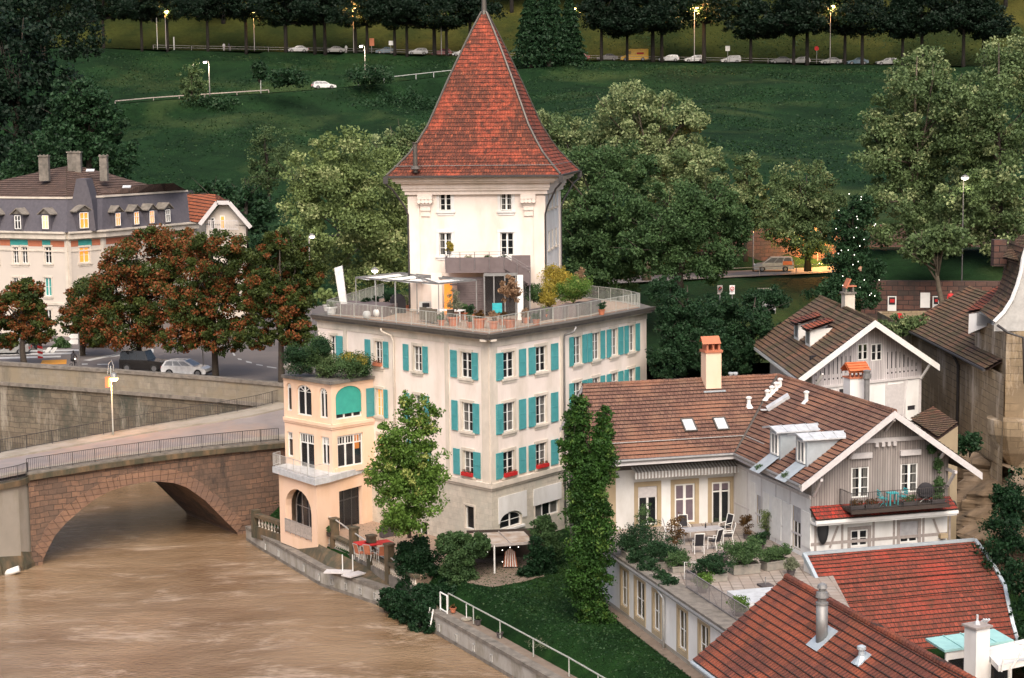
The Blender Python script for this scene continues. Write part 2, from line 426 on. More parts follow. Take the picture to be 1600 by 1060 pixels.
simple('plaster_pale',(.62,.52,.44),.9,c2=(.50,.42,.34),ns=.7,stain=(.30,.25,.19),sscale=.4)
simple('sandstone',(.70,.62,.53),.9,c2=(.60,.53,.45),ns=1.2,stain=(.47,.43,.36),sscale=.6,bump=.2,bs=18)
simple('sandstone_olive',(.42,.33,.21),.9,c2=(.36,.28,.18),ns=1.2,bump=.2,bs=18)
masonry('ashlar',(.72,.65,.55),(.66,.59,.49),(.46,.41,.35),.9,.42,.008,stain=(.48,.46,.39),bump=.3,dist=.01)
simple('shutter',(.09,.35,.375),.6,c2=(.06,.30,.30),ns=2)
simple('shutter_teal',(.05,.34,.31),.6)
simple('awning_teal',(.04,.36,.29),.8,c2=(.03,.30,.25),ns=2)
simple('glass',(.015,.018,.022),.08,spec=.8,c2=(.03,.034,.038),ns=.8)
simple('glass_lit',(.5,.25,.08),.3,emit=(1.0,.27,.02),es=.75)
simple('glass_lit_white',(.6,.4,.2),.3,emit=(1.0,.55,.2),es=1.0)
simple('blind_purple',(.16,.12,.14),.7,c2=(.12,.09,.11))
simple('blind_grey',(.42,.41,.42),.7)
m_,nt_,b_=MAT['glass'],MAT['glass'].node_tree,None
tp_=nt_.nodes.new('ShaderNodeBsdfTransparent'); mx_=nt_.nodes.new('ShaderNodeMixShader'); mx_.inputs[0].default_value=.5; nt_.links.new(nt_.nodes['Principled BSDF'].outputs[0],mx_.inputs[1]); nt_.links.new(tp_.outputs[0],mx_.inputs[2]); nt_.links.new(mx_.outputs[0],nt_.nodes['Material Output'].inputs[0])
simple('curtain',(.50,.48,.44),.9)
simple('slab',(.145,.13,.12),.8,c2=(.09,.085,.08),ns=1.5,stain=(.20,.18,.15),sscale=.8,bump=.2)
simple('gutter',(.12,.105,.09),.5,metal=.3)
simple('steel',(.30,.295,.29),.55,metal=.5)
simple('steel_pale',(.62,.62,.60),.4,metal=.4)
simple('rail_pale',(.45,.46,.43),.5,c2=(.33,.34,.3),ns=4)
simple('rail_dark',(.05,.045,.045),.5)
simple('rail_grey',(.22,.20,.20),.5)
simple('zinc',(.50,.56,.60),.45,metal=.35,c2=(.42,.48,.52))
simple('zinc_white',(.62,.64,.66),.5,metal=.1)
simple('copper_green',(.36,.62,.60),.6,c2=(.28,.52,.52))
simple('slate_mansard',(.10,.09,.105),.75,c2=(.075,.07,.082),ns=3,bump=.3,bs=12)
simple('wood_grey',(.36,.315,.29),.85,c2=(.26,.225,.21),ns=6)
simple('wood_pale',(.60,.57,.56),.8,c2=(.50,.47,.47),ns=5)
simple('wood_panel',(.17,.135,.135),.8,c2=(.13,.10,.10),ns=2)
simple('deck_wood',(.36,.25,.18),.85,c2=(.28,.2,.15),ns=3)
simple('timber_dark',(.05,.035,.028),.8)
simple('terracotta',(.50,.17,.085),.85,c2=(.40,.14,.08),ns=3)
simple('terracotta_orange',(.62,.17,.06),.8)
simple('planter_stone',(.30,.27,.23),.9,c2=(.2,.19,.17),ns=4,bump=.3)
simple('planter_dark',(.09,.075,.075),.8)
simple('white_pot',(.72,.72,.70),.4)
simple('cloth_white',(.80,.80,.78),.8)
simple('cloth_dark',(.02,.018,.022),.8)
simple('cloth_red',(.55,.02,.02),.7)
simple('wicker',(.14,.12,.09),.8,c2=(.07,.06,.05),ns=30)
simple('chair_turq',(.04,.42,.46),.5)
simple('plastic_black',(.02,.02,.022),.5)
simple('bark',(.055,.042,.032),.95,c2=(.03,.024,.018),ns=5,bump=.6,bs=12)
simple('bark_dark',(.018,.014,.011),.95,c2=(.01,.008,.006),ns=3)
simple('bark_pale',(.13,.105,.075),.95,c2=(.07,.055,.04),ns=3,bump=.5,bs=10)
simple('bark_orange',(.30,.085,.02),.9,c2=(.16,.05,.02),ns=3)
simple('asphalt',(.17,.145,.135),.75,c2=(.135,.118,.112),ns=.35,bump=.2,bs=60)
simple('asphalt_dark',(.055,.045,.042),.8)
simple('bridge_deck',(.27,.235,.225),.8,c2=(.20,.175,.17),ns=.5,stain=(.34,.24,.18),sscale=.12,bump=.2,bs=50)
simple('road_paint',(.62,.61,.58),.7)
simple('road_paint_yellow',(.75,.32,.03),.7)
simple('concrete',(.34,.30,.25),.9,c2=(.28,.25,.21),ns=.6,stain=(.22,.19,.14),sscale=.5,bump=.2)
simple('concrete_pale',(.42,.40,.37),.9,c2=(.32,.30,.27),ns=.8,stain=(.20,.18,.14),sscale=.9,bump=.3)
simple('kerb_stone',(.24,.21,.18),.9,c2=(.11,.10,.085),ns=2,bump=.4)
simple('moss_stone',(.075,.062,.042),.95,c2=(.05,.05,.03),ns=2.5,stain=(.17,.11,.06),sscale=1,bump=.5)
simple('path_gravel',(.22,.17,.13),.95,c2=(.16,.12,.09),ns=2,bump=.4,bs=30)
simple('rubber',(.012,.012,.012),.8)
simple('rim',(.3,.3,.31),.35,metal=.7)
simple('lampglow',(.9,.6,.3),.5,emit=(1.0,.50,.16),es=14)
simple('lampwhite',(.9,.9,.9),.5,emit=(1.0,.86,.66),es=9)
simple('lampred',(.9,.2,.1),.5,emit=(1.0,.10,.02),es=5)
simple('fairy',(.9,.9,.8),.5,emit=(1.0,.95,.8),es=4)
simple('bronze_sig',(.25,.25,.25),.5)
simple('skin',(.45,.28,.2),.7)
masonry('bridge_stone',(.27,.155,.10),(.165,.105,.075),(.085,.06,.048),.68,.40,.022,stain=(.115,.078,.058),stain2=(.038,.03,.026),bump=.9,warp=.28,dist=.06)
masonry('voussoir',(.32,.18,.115),(.23,.135,.09),(.09,.06,.045),50,.42,.02,stain=(.16,.10,.075),bump=.7,dist=.04)
masonry('quay_wall_stone',(.22,.18,.13),(.16,.13,.095),(.10,.085,.065),1.3,.5,.025,stain=(.055,.058,.045),stain2=(.30,.27,.22),bump=.8,warp=.25,dist=.06)
masonry('parapet_stone',(.33,.29,.23),(.27,.24,.19),(.20,.175,.14),1.4,.6,.012,stain=(.24,.20,.14),stain2=(.15,.13,.10),bump=.4,warp=.05)
masonry('dark_brick_wall',(.17,.075,.055),(.09,.06,.05),(.025,.02,.018),.95,.42,.03,stain=(.04,.035,.03),bump=.8,warp=.08)
masonry('castle_stone',(.44,.33,.20),(.34,.25,.155),(.10,.075,.05),1.0,.5,.02,stain=(.22,.165,.105),stain2=(.55,.46,.36),bump=.5,warp=.06)
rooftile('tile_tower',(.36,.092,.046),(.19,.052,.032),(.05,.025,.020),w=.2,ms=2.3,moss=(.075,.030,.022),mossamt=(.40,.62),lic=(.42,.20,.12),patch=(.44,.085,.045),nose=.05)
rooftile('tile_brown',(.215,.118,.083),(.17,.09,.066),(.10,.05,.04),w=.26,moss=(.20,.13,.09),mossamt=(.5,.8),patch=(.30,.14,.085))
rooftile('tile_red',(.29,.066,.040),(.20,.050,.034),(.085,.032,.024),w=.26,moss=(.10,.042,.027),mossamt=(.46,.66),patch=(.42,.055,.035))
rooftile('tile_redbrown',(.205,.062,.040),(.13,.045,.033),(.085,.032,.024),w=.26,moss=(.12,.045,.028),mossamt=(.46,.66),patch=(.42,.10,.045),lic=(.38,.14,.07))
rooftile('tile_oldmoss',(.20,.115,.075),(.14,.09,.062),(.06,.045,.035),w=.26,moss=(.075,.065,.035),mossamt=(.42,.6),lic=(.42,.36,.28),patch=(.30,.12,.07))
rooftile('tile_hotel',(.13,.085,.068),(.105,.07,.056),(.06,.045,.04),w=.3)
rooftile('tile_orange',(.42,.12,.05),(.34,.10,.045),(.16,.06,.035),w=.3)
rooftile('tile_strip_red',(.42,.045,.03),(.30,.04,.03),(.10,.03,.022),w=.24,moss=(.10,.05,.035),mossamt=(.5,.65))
# planks running down the wall
def planks(name,c1,c2,w=.16,horizontal=False):
    m,nt,b=nodes(name); n=N(nt); uv=n.coord('UV'); br=n.new('ShaderNodeTexBrick'); br.offset=.0
    vec=uv
    n.link(vec,br.inputs['Vector']); br.inputs['Scale'].default_value=1
    br.inputs['Brick Width'].default_value=w if not horizontal else 40; br.inputs['Row Height'].default_value=40 if not horizontal else w
    br.inputs['Mortar Size'].default_value=.012; br.inputs['Color1'].default_value=(*c1,1); br.inputs['Color2'].default_value=(*c2,1)
    br.inputs['Mortar'].default_value=tuple(x*.35 for x in c2)+(1,)
    col=n.mix(n.ramp(n.noise(n.coord(),3,6,.6,(1,1,.12)),.35,.7),n.mix(1,br.outputs['Color'],(.7,.69,.68),'MULTIPLY'),br.outputs['Color'])
    n.link(col,b.inputs['Base Color']); b.inputs['Roughness'].default_value=.85
    inv=n.new('ShaderNodeMath',operation='SUBTRACT'); inv.inputs[0].default_value=1; n.link(br.outputs['Fac'],inv.inputs[1]); n.bump(inv.outputs[0],.6,.02,b)
planks('planks_grey',(.37,.33,.31),(.30,.265,.25))
planks('planks_pale',(.66,.62,.62),(.58,.54,.55))
planks('cladding_dark',(.19,.165,.15),(.14,.12,.11),.15,True)
# paving slabs
masonry('pavers',(.46,.40,.35),(.36,.31,.27),(.17,.135,.11),.62,.62,.035,stain=(.30,.24,.2),bump=.3)
MAT['pavers'].node_tree.nodes['Brick Texture'].offset=0
# brown flood water
m,nt,b=nodes('water_mat'); n=N(nt); co=n.coord()
mp=n.new('ShaderNodeMapping'); mp.inputs['Rotation'].default_value=(0,0,R(14)); mp.inputs['Scale'].default_value=(.5,1,1); n.link(co,mp.inputs[0])
wd=n.new('ShaderNodeTexNoise'); wd.inputs['Scale'].default_value=.10; wd.inputs['Detail'].default_value=3; n.link(mp.outputs[0],wd.inputs['Vector'])
sc_=n.new('ShaderNodeVectorMath',operation='SCALE'); n.link(wd.outputs['Color'],sc_.inputs[0]); sc_.inputs['Scale'].default_value=5
ad_=n.new('ShaderNodeVectorMath',operation='ADD'); n.link(mp.outputs[0],ad_.inputs[0]); n.link(sc_.outputs[0],ad_.inputs[1])
big=n.noise(ad_.outputs[0],.22,6,.6); fine=n.noise(ad_.outputs[0],1.1,6,.65)
col=n.mix(n.ramp(big,.40,.62),(.19,.118,.064),(.27,.182,.11)); 
foam=n.new('ShaderNodeMath',operation='MULTIPLY'); n.link(n.ramp(n.noise(ad_.outputs[0],.26,9,.75),.50,.64),foam.inputs[0]); n.link(n.ramp(fine,.36,.60),foam.inputs[1])
col=n.mix(foam.outputs[0],col,(.42,.32,.235)); n.link(col,b.inputs['Base Color'])
b.inputs['Roughness'].default_value=.16; b.inputs['Specular IOR Level'].default_value=.6
ah=n.new('ShaderNodeMath',operation='ADD'); n.link(fine,ah.inputs[0]); n.link(big,ah.inputs[1]); a3=n.new('ShaderNodeMath',operation='ADD'); n.link(ah.outputs[0],a3.inputs[0]); n.link(n.noise(ad_.outputs[0],4.5,4,.6),a3.inputs[1]); n.bump(a3.outputs[0],.55,.16,b)
# grass hill
def grassmat(name,d,l,y,sc=.12):
    m,nt,b=nodes(name); n=N(nt); co=n.coord()
    d=tuple(q*.75 for q in d); y=tuple(q*1.35 for q in y)
    col=n.mix(n.ramp(n.noise(co,sc,5,.6),.4,.65),d,l)
    col=n.mix(n.ramp(n.noise(co,sc*.35,4,.6),.52,.68),col,y)
    col=n.mix(n.ramp(n.noise(co,1.3,6,.7),.3,.75),n.mix(1,col,(.55,.55,.55),'MULTIPLY'),col)
    n.link(col,b.inputs['Base Color']); b.inputs['Roughness'].default_value=.95; b.inputs['Specular IOR Level'].default_value=.1
    n.bump(n.noise(co,2.2,8,.75),.8,.25,b)
grassmat('hill_grass',(.010,.033,.011),(.015,.045,.014),(.036,.056,.018))
grassmat('bank_grass',(.035,.050,.012),(.058,.066,.014),(.075,.068,.015),.08)
grassmat('lawn',(.010,.038,.009),(.017,.056,.012),(.038,.078,.017),.25)
leafmat('leaf_grass',(.010,.034,.010),(.017,.050,.013),(.034,.064,.018),trans=.1)
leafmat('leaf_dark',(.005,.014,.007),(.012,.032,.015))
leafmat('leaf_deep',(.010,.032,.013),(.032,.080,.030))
leafmat('leaf_mid',(.030,.068,.024),(.10,.175,.062))
leafmat('leaf_bright',(.035,.085,.014),(.15,.26,.045),(.38,.40,.12))
leafmat('leaf_poplar',(.014,.045,.010),(.050,.125,.020),(.12,.2,.04))
leafmat('leaf_olive',(.066,.105,.033),(.24,.31,.11),(.40,.44,.2))
leafmat('leaf_olive_dark',(.042,.075,.027),(.15,.215,.085),(.33,.38,.18))
leafmat('leaf_chestnut',(.016,.034,.009),(.080,.105,.022),(.29,.080,.030))
leafmat('leaf_autumn',(.03,.02,.008),(.16,.08,.02),(.30,.05,.02))
leafmat('leaf_dry',(.20,.12,.07),(.42,.27,.16),(.5,.34,.2))
leafmat('leaf_yellow',(.20,.17,.03),(.45,.36,.06),(.55,.33,.04))
leafmat('leaf_lit',(.10,.05,.008),(.30,.15,.02),(.5,.3,.03))
leafmat('leaf_ivy',(.006,.022,.009),(.016,.055,.018))
leafmat('leaf_grey',(.10,.12,.07),(.22,.24,.15))
# ---------------------------------------------------------------- vegetation
def leafmesh(name, C, S, tint, mat, parent, seed=0, flat=.0, asp=.62, smooth=False, base=None):
    """C: Nx3 leaf centres (world), S: N sizes, tint: Nx2; builds N bent leaf faces as one mesh"""
    rng=np.random.default_rng(seed); n=len(C)
    d=rng.normal(size=(n,3)); d[:,2]*=(1-flat); d/=np.linalg.norm(d,axis=1)[:,None]
    r=rng.normal(size=(n,3)); u=np.cross(d,r); u/=np.linalg.norm(u,axis=1)[:,None]; v=d*S[:,None]*.5; u=u*S[:,None]*.5*asp
    b=np.array(base if base is not None else (0,0,0))
    c=C-b
    V=np.stack([c-v,c+u*1.0-v*.1,c+v,c-u*1.0+v*.1],axis=1).reshape(-1,3)
    me=bpy.data.meshes.new(name); me.vertices.add(4*n); me.vertices.foreach_set('co',V.astype(np.float32).ravel())
    me.loops.add(4*n); me.loops.foreach_set('vertex_index',np.arange(4*n,dtype=np.int32))
    me.polygons.add(n); me.polygons.foreach_set('loop_start',np.arange(0,4*n,4,dtype=np.int32)); me.polygons.foreach_set('loop_total',np.full(n,4,dtype=np.int32))
    me.update(); 
    ca=me.color_attributes.new('tint','FLOAT_COLOR','POINT'); t=np.zeros((n,4,4),dtype=np.float32); t[:,:,0]=tint[:,0][:,None]; t[:,:,1]=tint[:,1][:,None]; t[:,:,3]=1
    ca.data.foreach_set('color',t.ravel()); me.materials.append(mat); me.validate()
    o=bpy.data.objects.new(name,me); link(o,parent); return o
def leafcloud(lobes, n, size, seed, clump=.28, accent=.0, shell=.45, light=(.15,.85), ncl=None, up=.0, sub=None):
    """lobes: (centre, radii). Leaves in clumps spread through each lobe's outer volume"""
    rng=np.random.default_rng(seed); vols=np.array([l[1][0]*l[1][2]*l[1][1] for l in lobes])**.667; vols/=vols.sum()
    C=[];T=[];S=[]; heads=[]
    for (c,r),w in zip(lobes,vols):
        m=int(n*w); rr=np.array(r); k=ncl or max(8,int(30*1)); k=max(6,int(k))
        d=rng.normal(size=(k,3)); d/=np.linalg.norm(d,axis=1)[:,None]; rad=shell+(1-shell)*rng.random(k)**.6
        cc=np.array(c)+d*rr*rad[:,None]*.86; heads+= [Vector(x) for x in cc[:min(6,k)]]
        cr=clump*(.6+.8*rng.random(k)); ct=rng.random(k); ac=rng.random(k)
        which=rng.integers(0,k,m); e=rng.normal(size=(m,3)); e/=np.linalg.norm(e,axis=1)[:,None]; e*=(rng.random(m)**.5)[:,None]
        pos=cc[which]+e*rr.mean()*cr[which][:,None]*np.array([1,1,.75])
        C.append(pos); t=np.clip(light[0]+(light[1]-light[0])*(.55*ct[which]+.45*rng.random(m)),0,1)
        a=np.clip((ac[which]<accent)*(.35+.65*rng.random(m)),0,1) if accent else np.zeros(m)
        a=np.where(rng.random(m)<.25,0,a)
        T.append(np.stack([t,a],1)); S.append(size*(.65+.7*rng.random(m)))
    return np.concatenate(C),np.concatenate(S),np.concatenate(T),heads
def tree(name,label,base,lobes,n,size,mat,seed,tr=.3,group=None,bark='bark',accent=0,clump=.23,shell=.34,light=(.12,1.0),limbs=1,cat='tree',ncl=64,lean=0,asp=.62):
    base=Vector(base); T=thing(name,label,cat,base,0,group)
    C,S,t,heads=leafcloud(lobes,n,size,seed,clump,accent,shell,light,ncl)
    leafmesh('crown',C,S,t,MAT[mat],T,seed,base=base,asp=asp)
    mb=MB(); rg=random.Random(seed)
    cx=sum((Vector(l[0]) for l in lobes),Vector())/len(lobes); top=max(l[0][2]+l[1][2]*.5 for l in lobes)
    fork=base.lerp(Vector((cx.x,cx.y,top)),.38); end=Vector((cx.x,cx.y,top))
    mb.tube([base+Vector((0,0,-.6)),base+Vector((0,0,.4)),base.lerp(fork,.55)+Vector((rg.uniform(-.2,.2),0,0)),fork,fork.lerp(end,.5),end],[tr*1.35,tr*1.05,tr*.85,tr*.7,tr*.4,tr*.08],9)
    if limbs:
        for h in heads[:int(14*limbs)]:
            k=rg.uniform(.25,.75); s=base.lerp(fork,.75).lerp(end,k*.7); 
            if h.z<s.z: s=base.lerp(fork,.85)
            m=s.lerp(h,.5)+Vector((rg.uniform(-.5,.5),rg.uniform(-.5,.5),rg.uniform(-.2,.7)))
            mb.tube([s,m,h],[tr*.34,tr*.2,tr*.05],6)
            for _ in range(2):
                q=h+Vector((rg.uniform(-1,1),rg.uniform(-1,1),rg.uniform(0,1)))*tr*4
                mb.tube([m.lerp(h,.5),q],[tr*.13,tr*.03],5)
    obj('trunk',mb,MAT[bark],T,smooth=True)
    return T
def L(px,py,Y,rx,rz,ry=None):
    """crown lobe seen at a bearing: radii given in photo px"""
    c=P(px,py,Y=Y); k=Y/F_PX; return (tuple(c),(rx*k*1.1,(ry or rx)*k*.9,rz*k*1.1))
def bush(name,label,lobes,n,size,mat,seed,group=None,accent=0,parts=None,cat='shrub',clump=.32,shell=.2,ncl=48,stem=True,asp=.62,light=(.1,.9)):
    base=Vector((lobes[0][0][0],lobes[0][0][1],min(l[0][2]-l[1][2] for l in lobes)))
    T=thing(name,label,cat,base,0,group)
    C,S,t,heads=leafcloud(lobes,int(n*(1.8 if size<.24 else 1)),size*.9,seed,clump,accent,shell,light,ncl)
    zmin=base.z+.02; C[:,2]=np.where(C[:,2]<zmin,zmin+np.abs(C[:,2]-zmin)*.3,C[:,2])
    leafmesh('foliage',C,S,t,MAT[mat],T,seed,base=base,asp=asp)
    if stem:
        mb=MB()
        for h in heads[:5]: mb.tube([base,base.lerp(h,.5)+Vector((0,0,.05)),h],[.04,.03,.01],5)
        obj('stem',mb,MAT['bark'],T)
    return T
def potted(label,p,r,h,plant_r,mat,seed,pot='terracotta',n=260,size=.12,name='potted_plant',group=None,square=None,tall=1.0,accent=0,stemh=0,clump=.4):
    """pot with rim, soil and plant, standing at p"""
    p=Vector(p); T=thing(name,label,'potted plant',p,0,group); mb=MB()
    if square:
        w,d=square[:2]; rz=square[2] if len(square)>2 else 0
        mb.box(p+Vector((0,0,h/2)),(w,d,h),rz); 
        mb.box(p+Vector((0,0,h-.035)),(w+.06,d+.06,.07),rz); obj('planter',mb,MAT[pot],T)
        rx,ry=w/2,d/2
    else:
        mb.lathe(p,[(r*.7,0),(r*.95,h*.82),(r*1.08,h*.83),(r*1.08,h),(r*.9,h),(r*.85,h*.9)],14); obj('pot',mb,MAT[pot],T,smooth=False)
        rx=ry=r
    so=MB(); so.lathe(p+Vector((0,0,h*.86)),[(rx*.8,0),(rx*.8,.02)],10) if not square else so.box(p+Vector((0,0,h-.01)),(w*.9,d*.9,.05),rz)
    obj('soil',so,MAT['bark'],T)
    c=p+Vector((0,0,h+plant_r*tall*.75+stemh)); pr=(plant_r if not square else max(plant_r,rx),plant_r if not square else max(plant_r*.7,ry),plant_r*tall)
    if square and len(square)>2 and abs(square[2])>.1:
        M=Matrix.Rotation(square[2],3,'Z'); lob=[(tuple(c+M@Vector((s*w*.3,0,0))),(plant_r,plant_r,plant_r*tall)) for s in (-1,0,1)]
    else: lob=[(tuple(c),pr)]
    C,S,t,heads=leafcloud(lob,int(n*1.3),size*.9,seed,clump,accent,.15,(.1,.95),24)
    leafmesh('foliage',C,S,t,MAT[mat],T,seed,base=p)
    st=MB()
    for hd in heads[:4]: st.tube([p+Vector((0,0,h*.8)),p+Vector((0,0,h+stemh)),hd],[.025,.02,.008],5)
    obj('stem',st,MAT['bark'],T)
    return T
# ---------------------------------------------------------------- vehicles (local coords: length along X, nose +X)
def car_parts(kind):
    """returns list of (name, MB, material, subname parent)"""
    L_,W_,H_={'hatch':(4.3,1.78,1.46),'estate':(4.6,1.8,1.48),'sedan':(4.5,1.78,1.44),'mpv':(4.7,1.85,1.9),'van':(5.9,2.0,2.55),'jeep':(4.3,1.78,1.95)}[kind]
    g=.18
    pr={ # lower outline x,z (nose +) then glasshouse outline
     'hatch':([(-2.1,.35),(-2.15,.6),(-2.1,.92),(.75,.95),(1.65,.83),(2.05,.66),(2.13,.42),(2.08,.25)],[(-2.05,.92),(-1.78,1.38),(-1.2,1.46),(.05,1.44),(.95,.95)]),
     'estate':([(-2.25,.35),(-2.3,.6),(-2.25,.92),(.8,.95),(1.75,.83),(2.2,.66),(2.28,.42),(2.22,.25)],[(-2.22,.92),(-1.95,1.36),(-1.5,1.48),(.1,1.45),(1.0,.95)]),
     'sedan':([(-2.2,.35),(-2.25,.6),(-2.18,.95),(-1.5,.98),(.8,.95),(1.75,.83),(2.15,.66),(2.23,.42),(2.18,.25)],[(-1.7,.97),(-1.05,1.38),(-.6,1.44),(.15,1.42),(1.0,.95)]),
     'mpv':([(-2.3,.35),(-2.35,.6),(-2.3,1.1),(1.1,1.08),(1.9,.98),(2.28,.75),(2.35,.45),(2.3,.25)],[(-2.3,1.09),(-2.15,1.78),(-1.8,1.88),(.3,1.86),(1.35,1.07)]),
     'van':([(-2.95,.4),(-2.95,.8),(-2.95,2.45),(-2.8,2.55),(.9,2.55),(1.15,2.48),(1.3,2.2),(1.75,1.3),(2.7,1.0),(2.92,.7),(2.92,.35)],None),
     'jeep':([(-2.1,.45),(-2.1,.7),(-2.1,1.12),(.6,1.12),(.75,1.10),(1.9,1.02),(2.05,.95),(2.08,.5),(2.0,.4)],[(-2.08,1.12),(-2.0,1.85),(-1.8,1.95),(.35,1.95),(.75,1.12)]) }[kind]
    low,cab=pr
    body=MB()
    wb=(-1.35,1.35) if kind!='van' else (-1.75,1.95); rw=.33 if kind not in('jeep','van') else .38
    # bottom edge with wheel arches
    bot=[]
    for wx in wb[::-1]:
        for k in range(9):
            a=math.pi*k/8; bot.append((wx+(rw+.06)*math.cos(a),.25+(rw+.1)*math.sin(a)))
    prof=low+bot
    def loft(prof,w0,w1,z0,z1,m=0,caps=True):
        def y(z): 
            t=max(0,min(1,(z-z0)/(z1-z0))); return w0+(w1-w0)*t
        n=len(prof); Lf=[(x,y(z),z) for x,z in prof]; Rt=[(x,-y(z),z) for x,z in prof]
        for k in range(n):
            j=(k+1)%n; body.face([Lf[k],Lf[j],Rt[j],Rt[k]],m)
        return Lf,Rt
    Lf,Rt=loft(prof,W_/2,W_/2*.97,.3,1.1)
    # sides: triangulated with a fan from the belt centre strip
    def side(pts,sgn):
        top=[p for p in pts if p[2]>.55 and abs(p[0])<3]
        i=len(body.v); body.v.extend(pts); f=tuple(range(i,i+len(pts))); body.f.append(f if sgn>0 else f[::-1]); body.m.append(0); body.uv.append(None)
    side(Lf,1); side(Rt,-1)
    glass=MB()
    if cab:
        zb=cab[0][1]; zt=max(z for x,z in cab)
        yy=lambda z: W_/2*.96-(z-zb)/(zt-zb)*.17
        Lc=[(x,yy(z),z) for x,z in cab]; Rc=[(x,-yy(z),z) for x,z in cab]
        n=len(cab)
        for k in range(n-1): body.face([Lc[k],Rc[k],Rc[k+1],Lc[k+1]])
        body.face(Lc[::-1]); body.face(Rc)
        # glass panes set 1 cm proud of the pillars
        def ins(pts,s=.88,dz=0):
            c=sum((Vector(p) for p in pts),Vector())/len(pts); return [c+(Vector(p)-c)*s for p in pts]
        fz=[Lc[-1],Rc[-1],Rc[-2],Lc[-2]]; nn=Vector((.5,0,.6)).normalized()*.015; glass.face([p+nn for p in ins(fz,.9)])
        bz=[Rc[0],Lc[0],Lc[1],Rc[1]]; nn=Vector((-.8,0,.3)).normalized()*.015; glass.face([p+nn for p in ins(bz,.84)])
        x0=cab[0][0]; xe=cab[-1][0]; x1=cab[1][0]; xt=cab[-2][0]
        for sg in (1,-1):
            for (a,b_) in ((0,.33),(.35,.64),(.66,1)):
                la=x0+.18+(xe-x0-.4)*a; lb=x0+.18+(xe-x0-.4)*b_; ta=x1+.15+(xt-x1-.2)*a; tb=x1+.15+(xt-x1-.2)*b_
                q=[]
                for x,z in ((la+.02,zb+.05),(lb-.02,zb+.05),(tb-.02,zt-.1),(ta+.02,zt-.1)): q.append((x,sg*(yy(z)+.012),z))
                glass.face(q if sg<0 else q[::-1])
    else:
        glass.face([(1.78,-.86,1.34),(1.78,.86,1.34),(1.33,.82,2.18),(1.33,-.82,2.18)])
        for sg in (1,-1):
            q=[(.75,sg*.995,1.4),(1.6,sg*.995,1.4),(1.25,sg*.985,2.1),(.75,sg*.985,2.1)]; glass.face(q)
    out=[('body',body,'BODY'),('window',glass,'glass')]
    if kind=='van':
        st=MB()
        for sg in (1,-1): st.box((-1.2,sg*1.0,1.6),(1.5,.02,.4)); 
        out.append(('side_panel',st,'cloth_red'))
    lights=[]
    xf=low[-3][0]-.02 if kind!='van' else 2.84; zl=.66 if kind not in('van','mpv') else .85
    for sg in (1,-1):
        h=MB(); h.blob((xf-.03,sg*(W_/2-.3),zl),(.12,.2,.09),8,5); out.append(('headlight',h,'zinc_white'))
        t=MB(); t.box((low[1][0]+.0,sg*(W_/2-.22),.75 if kind!='van' else 1.0),(.06,.22,.3)); out.append(('tail_light',t,'cloth_red'))
    bp=MB(); bp.box((low[-2][0]-.02,0,.36),(.14,W_*.92,.16)); bp.box((low[0][0]+.02,0,.4),(.14,W_*.92,.18)); out.append(('bumper',bp,'plastic_black'))
    wheels=[]
    for wx in wb:
        for sg in (1,-1):
            t=MB(); y0=sg*(W_/2-.2); y1=sg*(W_/2+.01)
            t.tube([(wx,y0,rw),(wx,y1,rw)],rw,16); r_=MB(); r_.tube([(wx,y1-.01*sg,rw),(wx,y1+.012*sg,rw)],rw*.62,12); wheels.append((t,r_))
    return out,wheels
CARS={}
def car(kind,label,loc,rz,paint,group=None,name='parked_car',cat='car'):
    if kind not in CARS:
        T=thing(name,label,cat,(0,0,0)); out,wh=car_parts(kind)
        for nm,mb,mt in out: obj(nm,mb,MAT[paint] if mt=='BODY' else MAT[mt],T,local=True)
        for t,r_ in wh:
            w=obj('wheel',t,MAT['rubber'],T,local=True); obj('rim',r_,MAT['rim'],w,local=True)
        CARS[kind]=T; T.location=loc; T.rotation_euler=(0,0,rz)
        if group: T['group']=group
        return T
    c=dup(CARS[kind],loc,rz,label,group,mats={'body':MAT[paint]})
    if not group and 'group' in c: del c['group']
    c.name=name
    return c
simple('paint_white',(.72,.72,.72),.25,coat=.5); simple('paint_black',(.02,.018,.018),.25,coat=.5); simple('paint_silver',(.42,.42,.41),.3,metal=.3,coat=.4)
simple('paint_yellow',(.92,.50,.03),.35,coat=.3); simple('paint_red',(.25,.03,.03),.3,coat=.4); simple('paint_blue',(.12,.2,.26),.3,coat=.4); simple('paint_grey',(.15,.15,.155),.3,coat=.4)
# ---------------------------------------------------------------- street lamps
def lamp(label,base,h,arm=(0,0),light=0,glow='lampglow',color=(1,.42,.10),pole='rail_grey',group=None,r=.07,name='street_lamp',head=.28,pr=None):
    base=Vector(base); T=thing(name,label,'street lamp',base,0,group); a=Vector((arm[0],arm[1],0))
    mb=MB(); top=base+Vector((0,0,h))
    mb.tube([base,base+Vector((0,0,.6)),top],[r*1.3,r,r*.6],8)
    if a.length>0: mb.tube([top-Vector((0,0,.05)),top+a*.5+Vector((0,0,.25)),top+a],[r*.55,r*.5,r*.45],6)
    obj('pole',mb,MAT[pole],T,smooth=True)
    hd=MB(); c=top+a; hd.lathe(c+Vector((0,0,-.02)),[(head*.95,0),(head*.8,.12),(head*.3,.2),(.05,.24)],12); o=obj('lamp_head',hd,MAT['steel'],T)
    g=MB(); g.blob(c+Vector((0,0,-.06)),(head*.8,head*.8,.17),10,6); obj('bulb',g,MAT[glow],o,smooth=True)
    if light:
        ld=bpy.data.lights.new('lamp_light','POINT'); ld.energy=light; ld.color=color; ld.shadow_soft_size=.25
        lo=bpy.data.objects.new('lamp_light',ld); link(lo,T); lo.location=c-base+Vector((0,0,-.42))
    return T
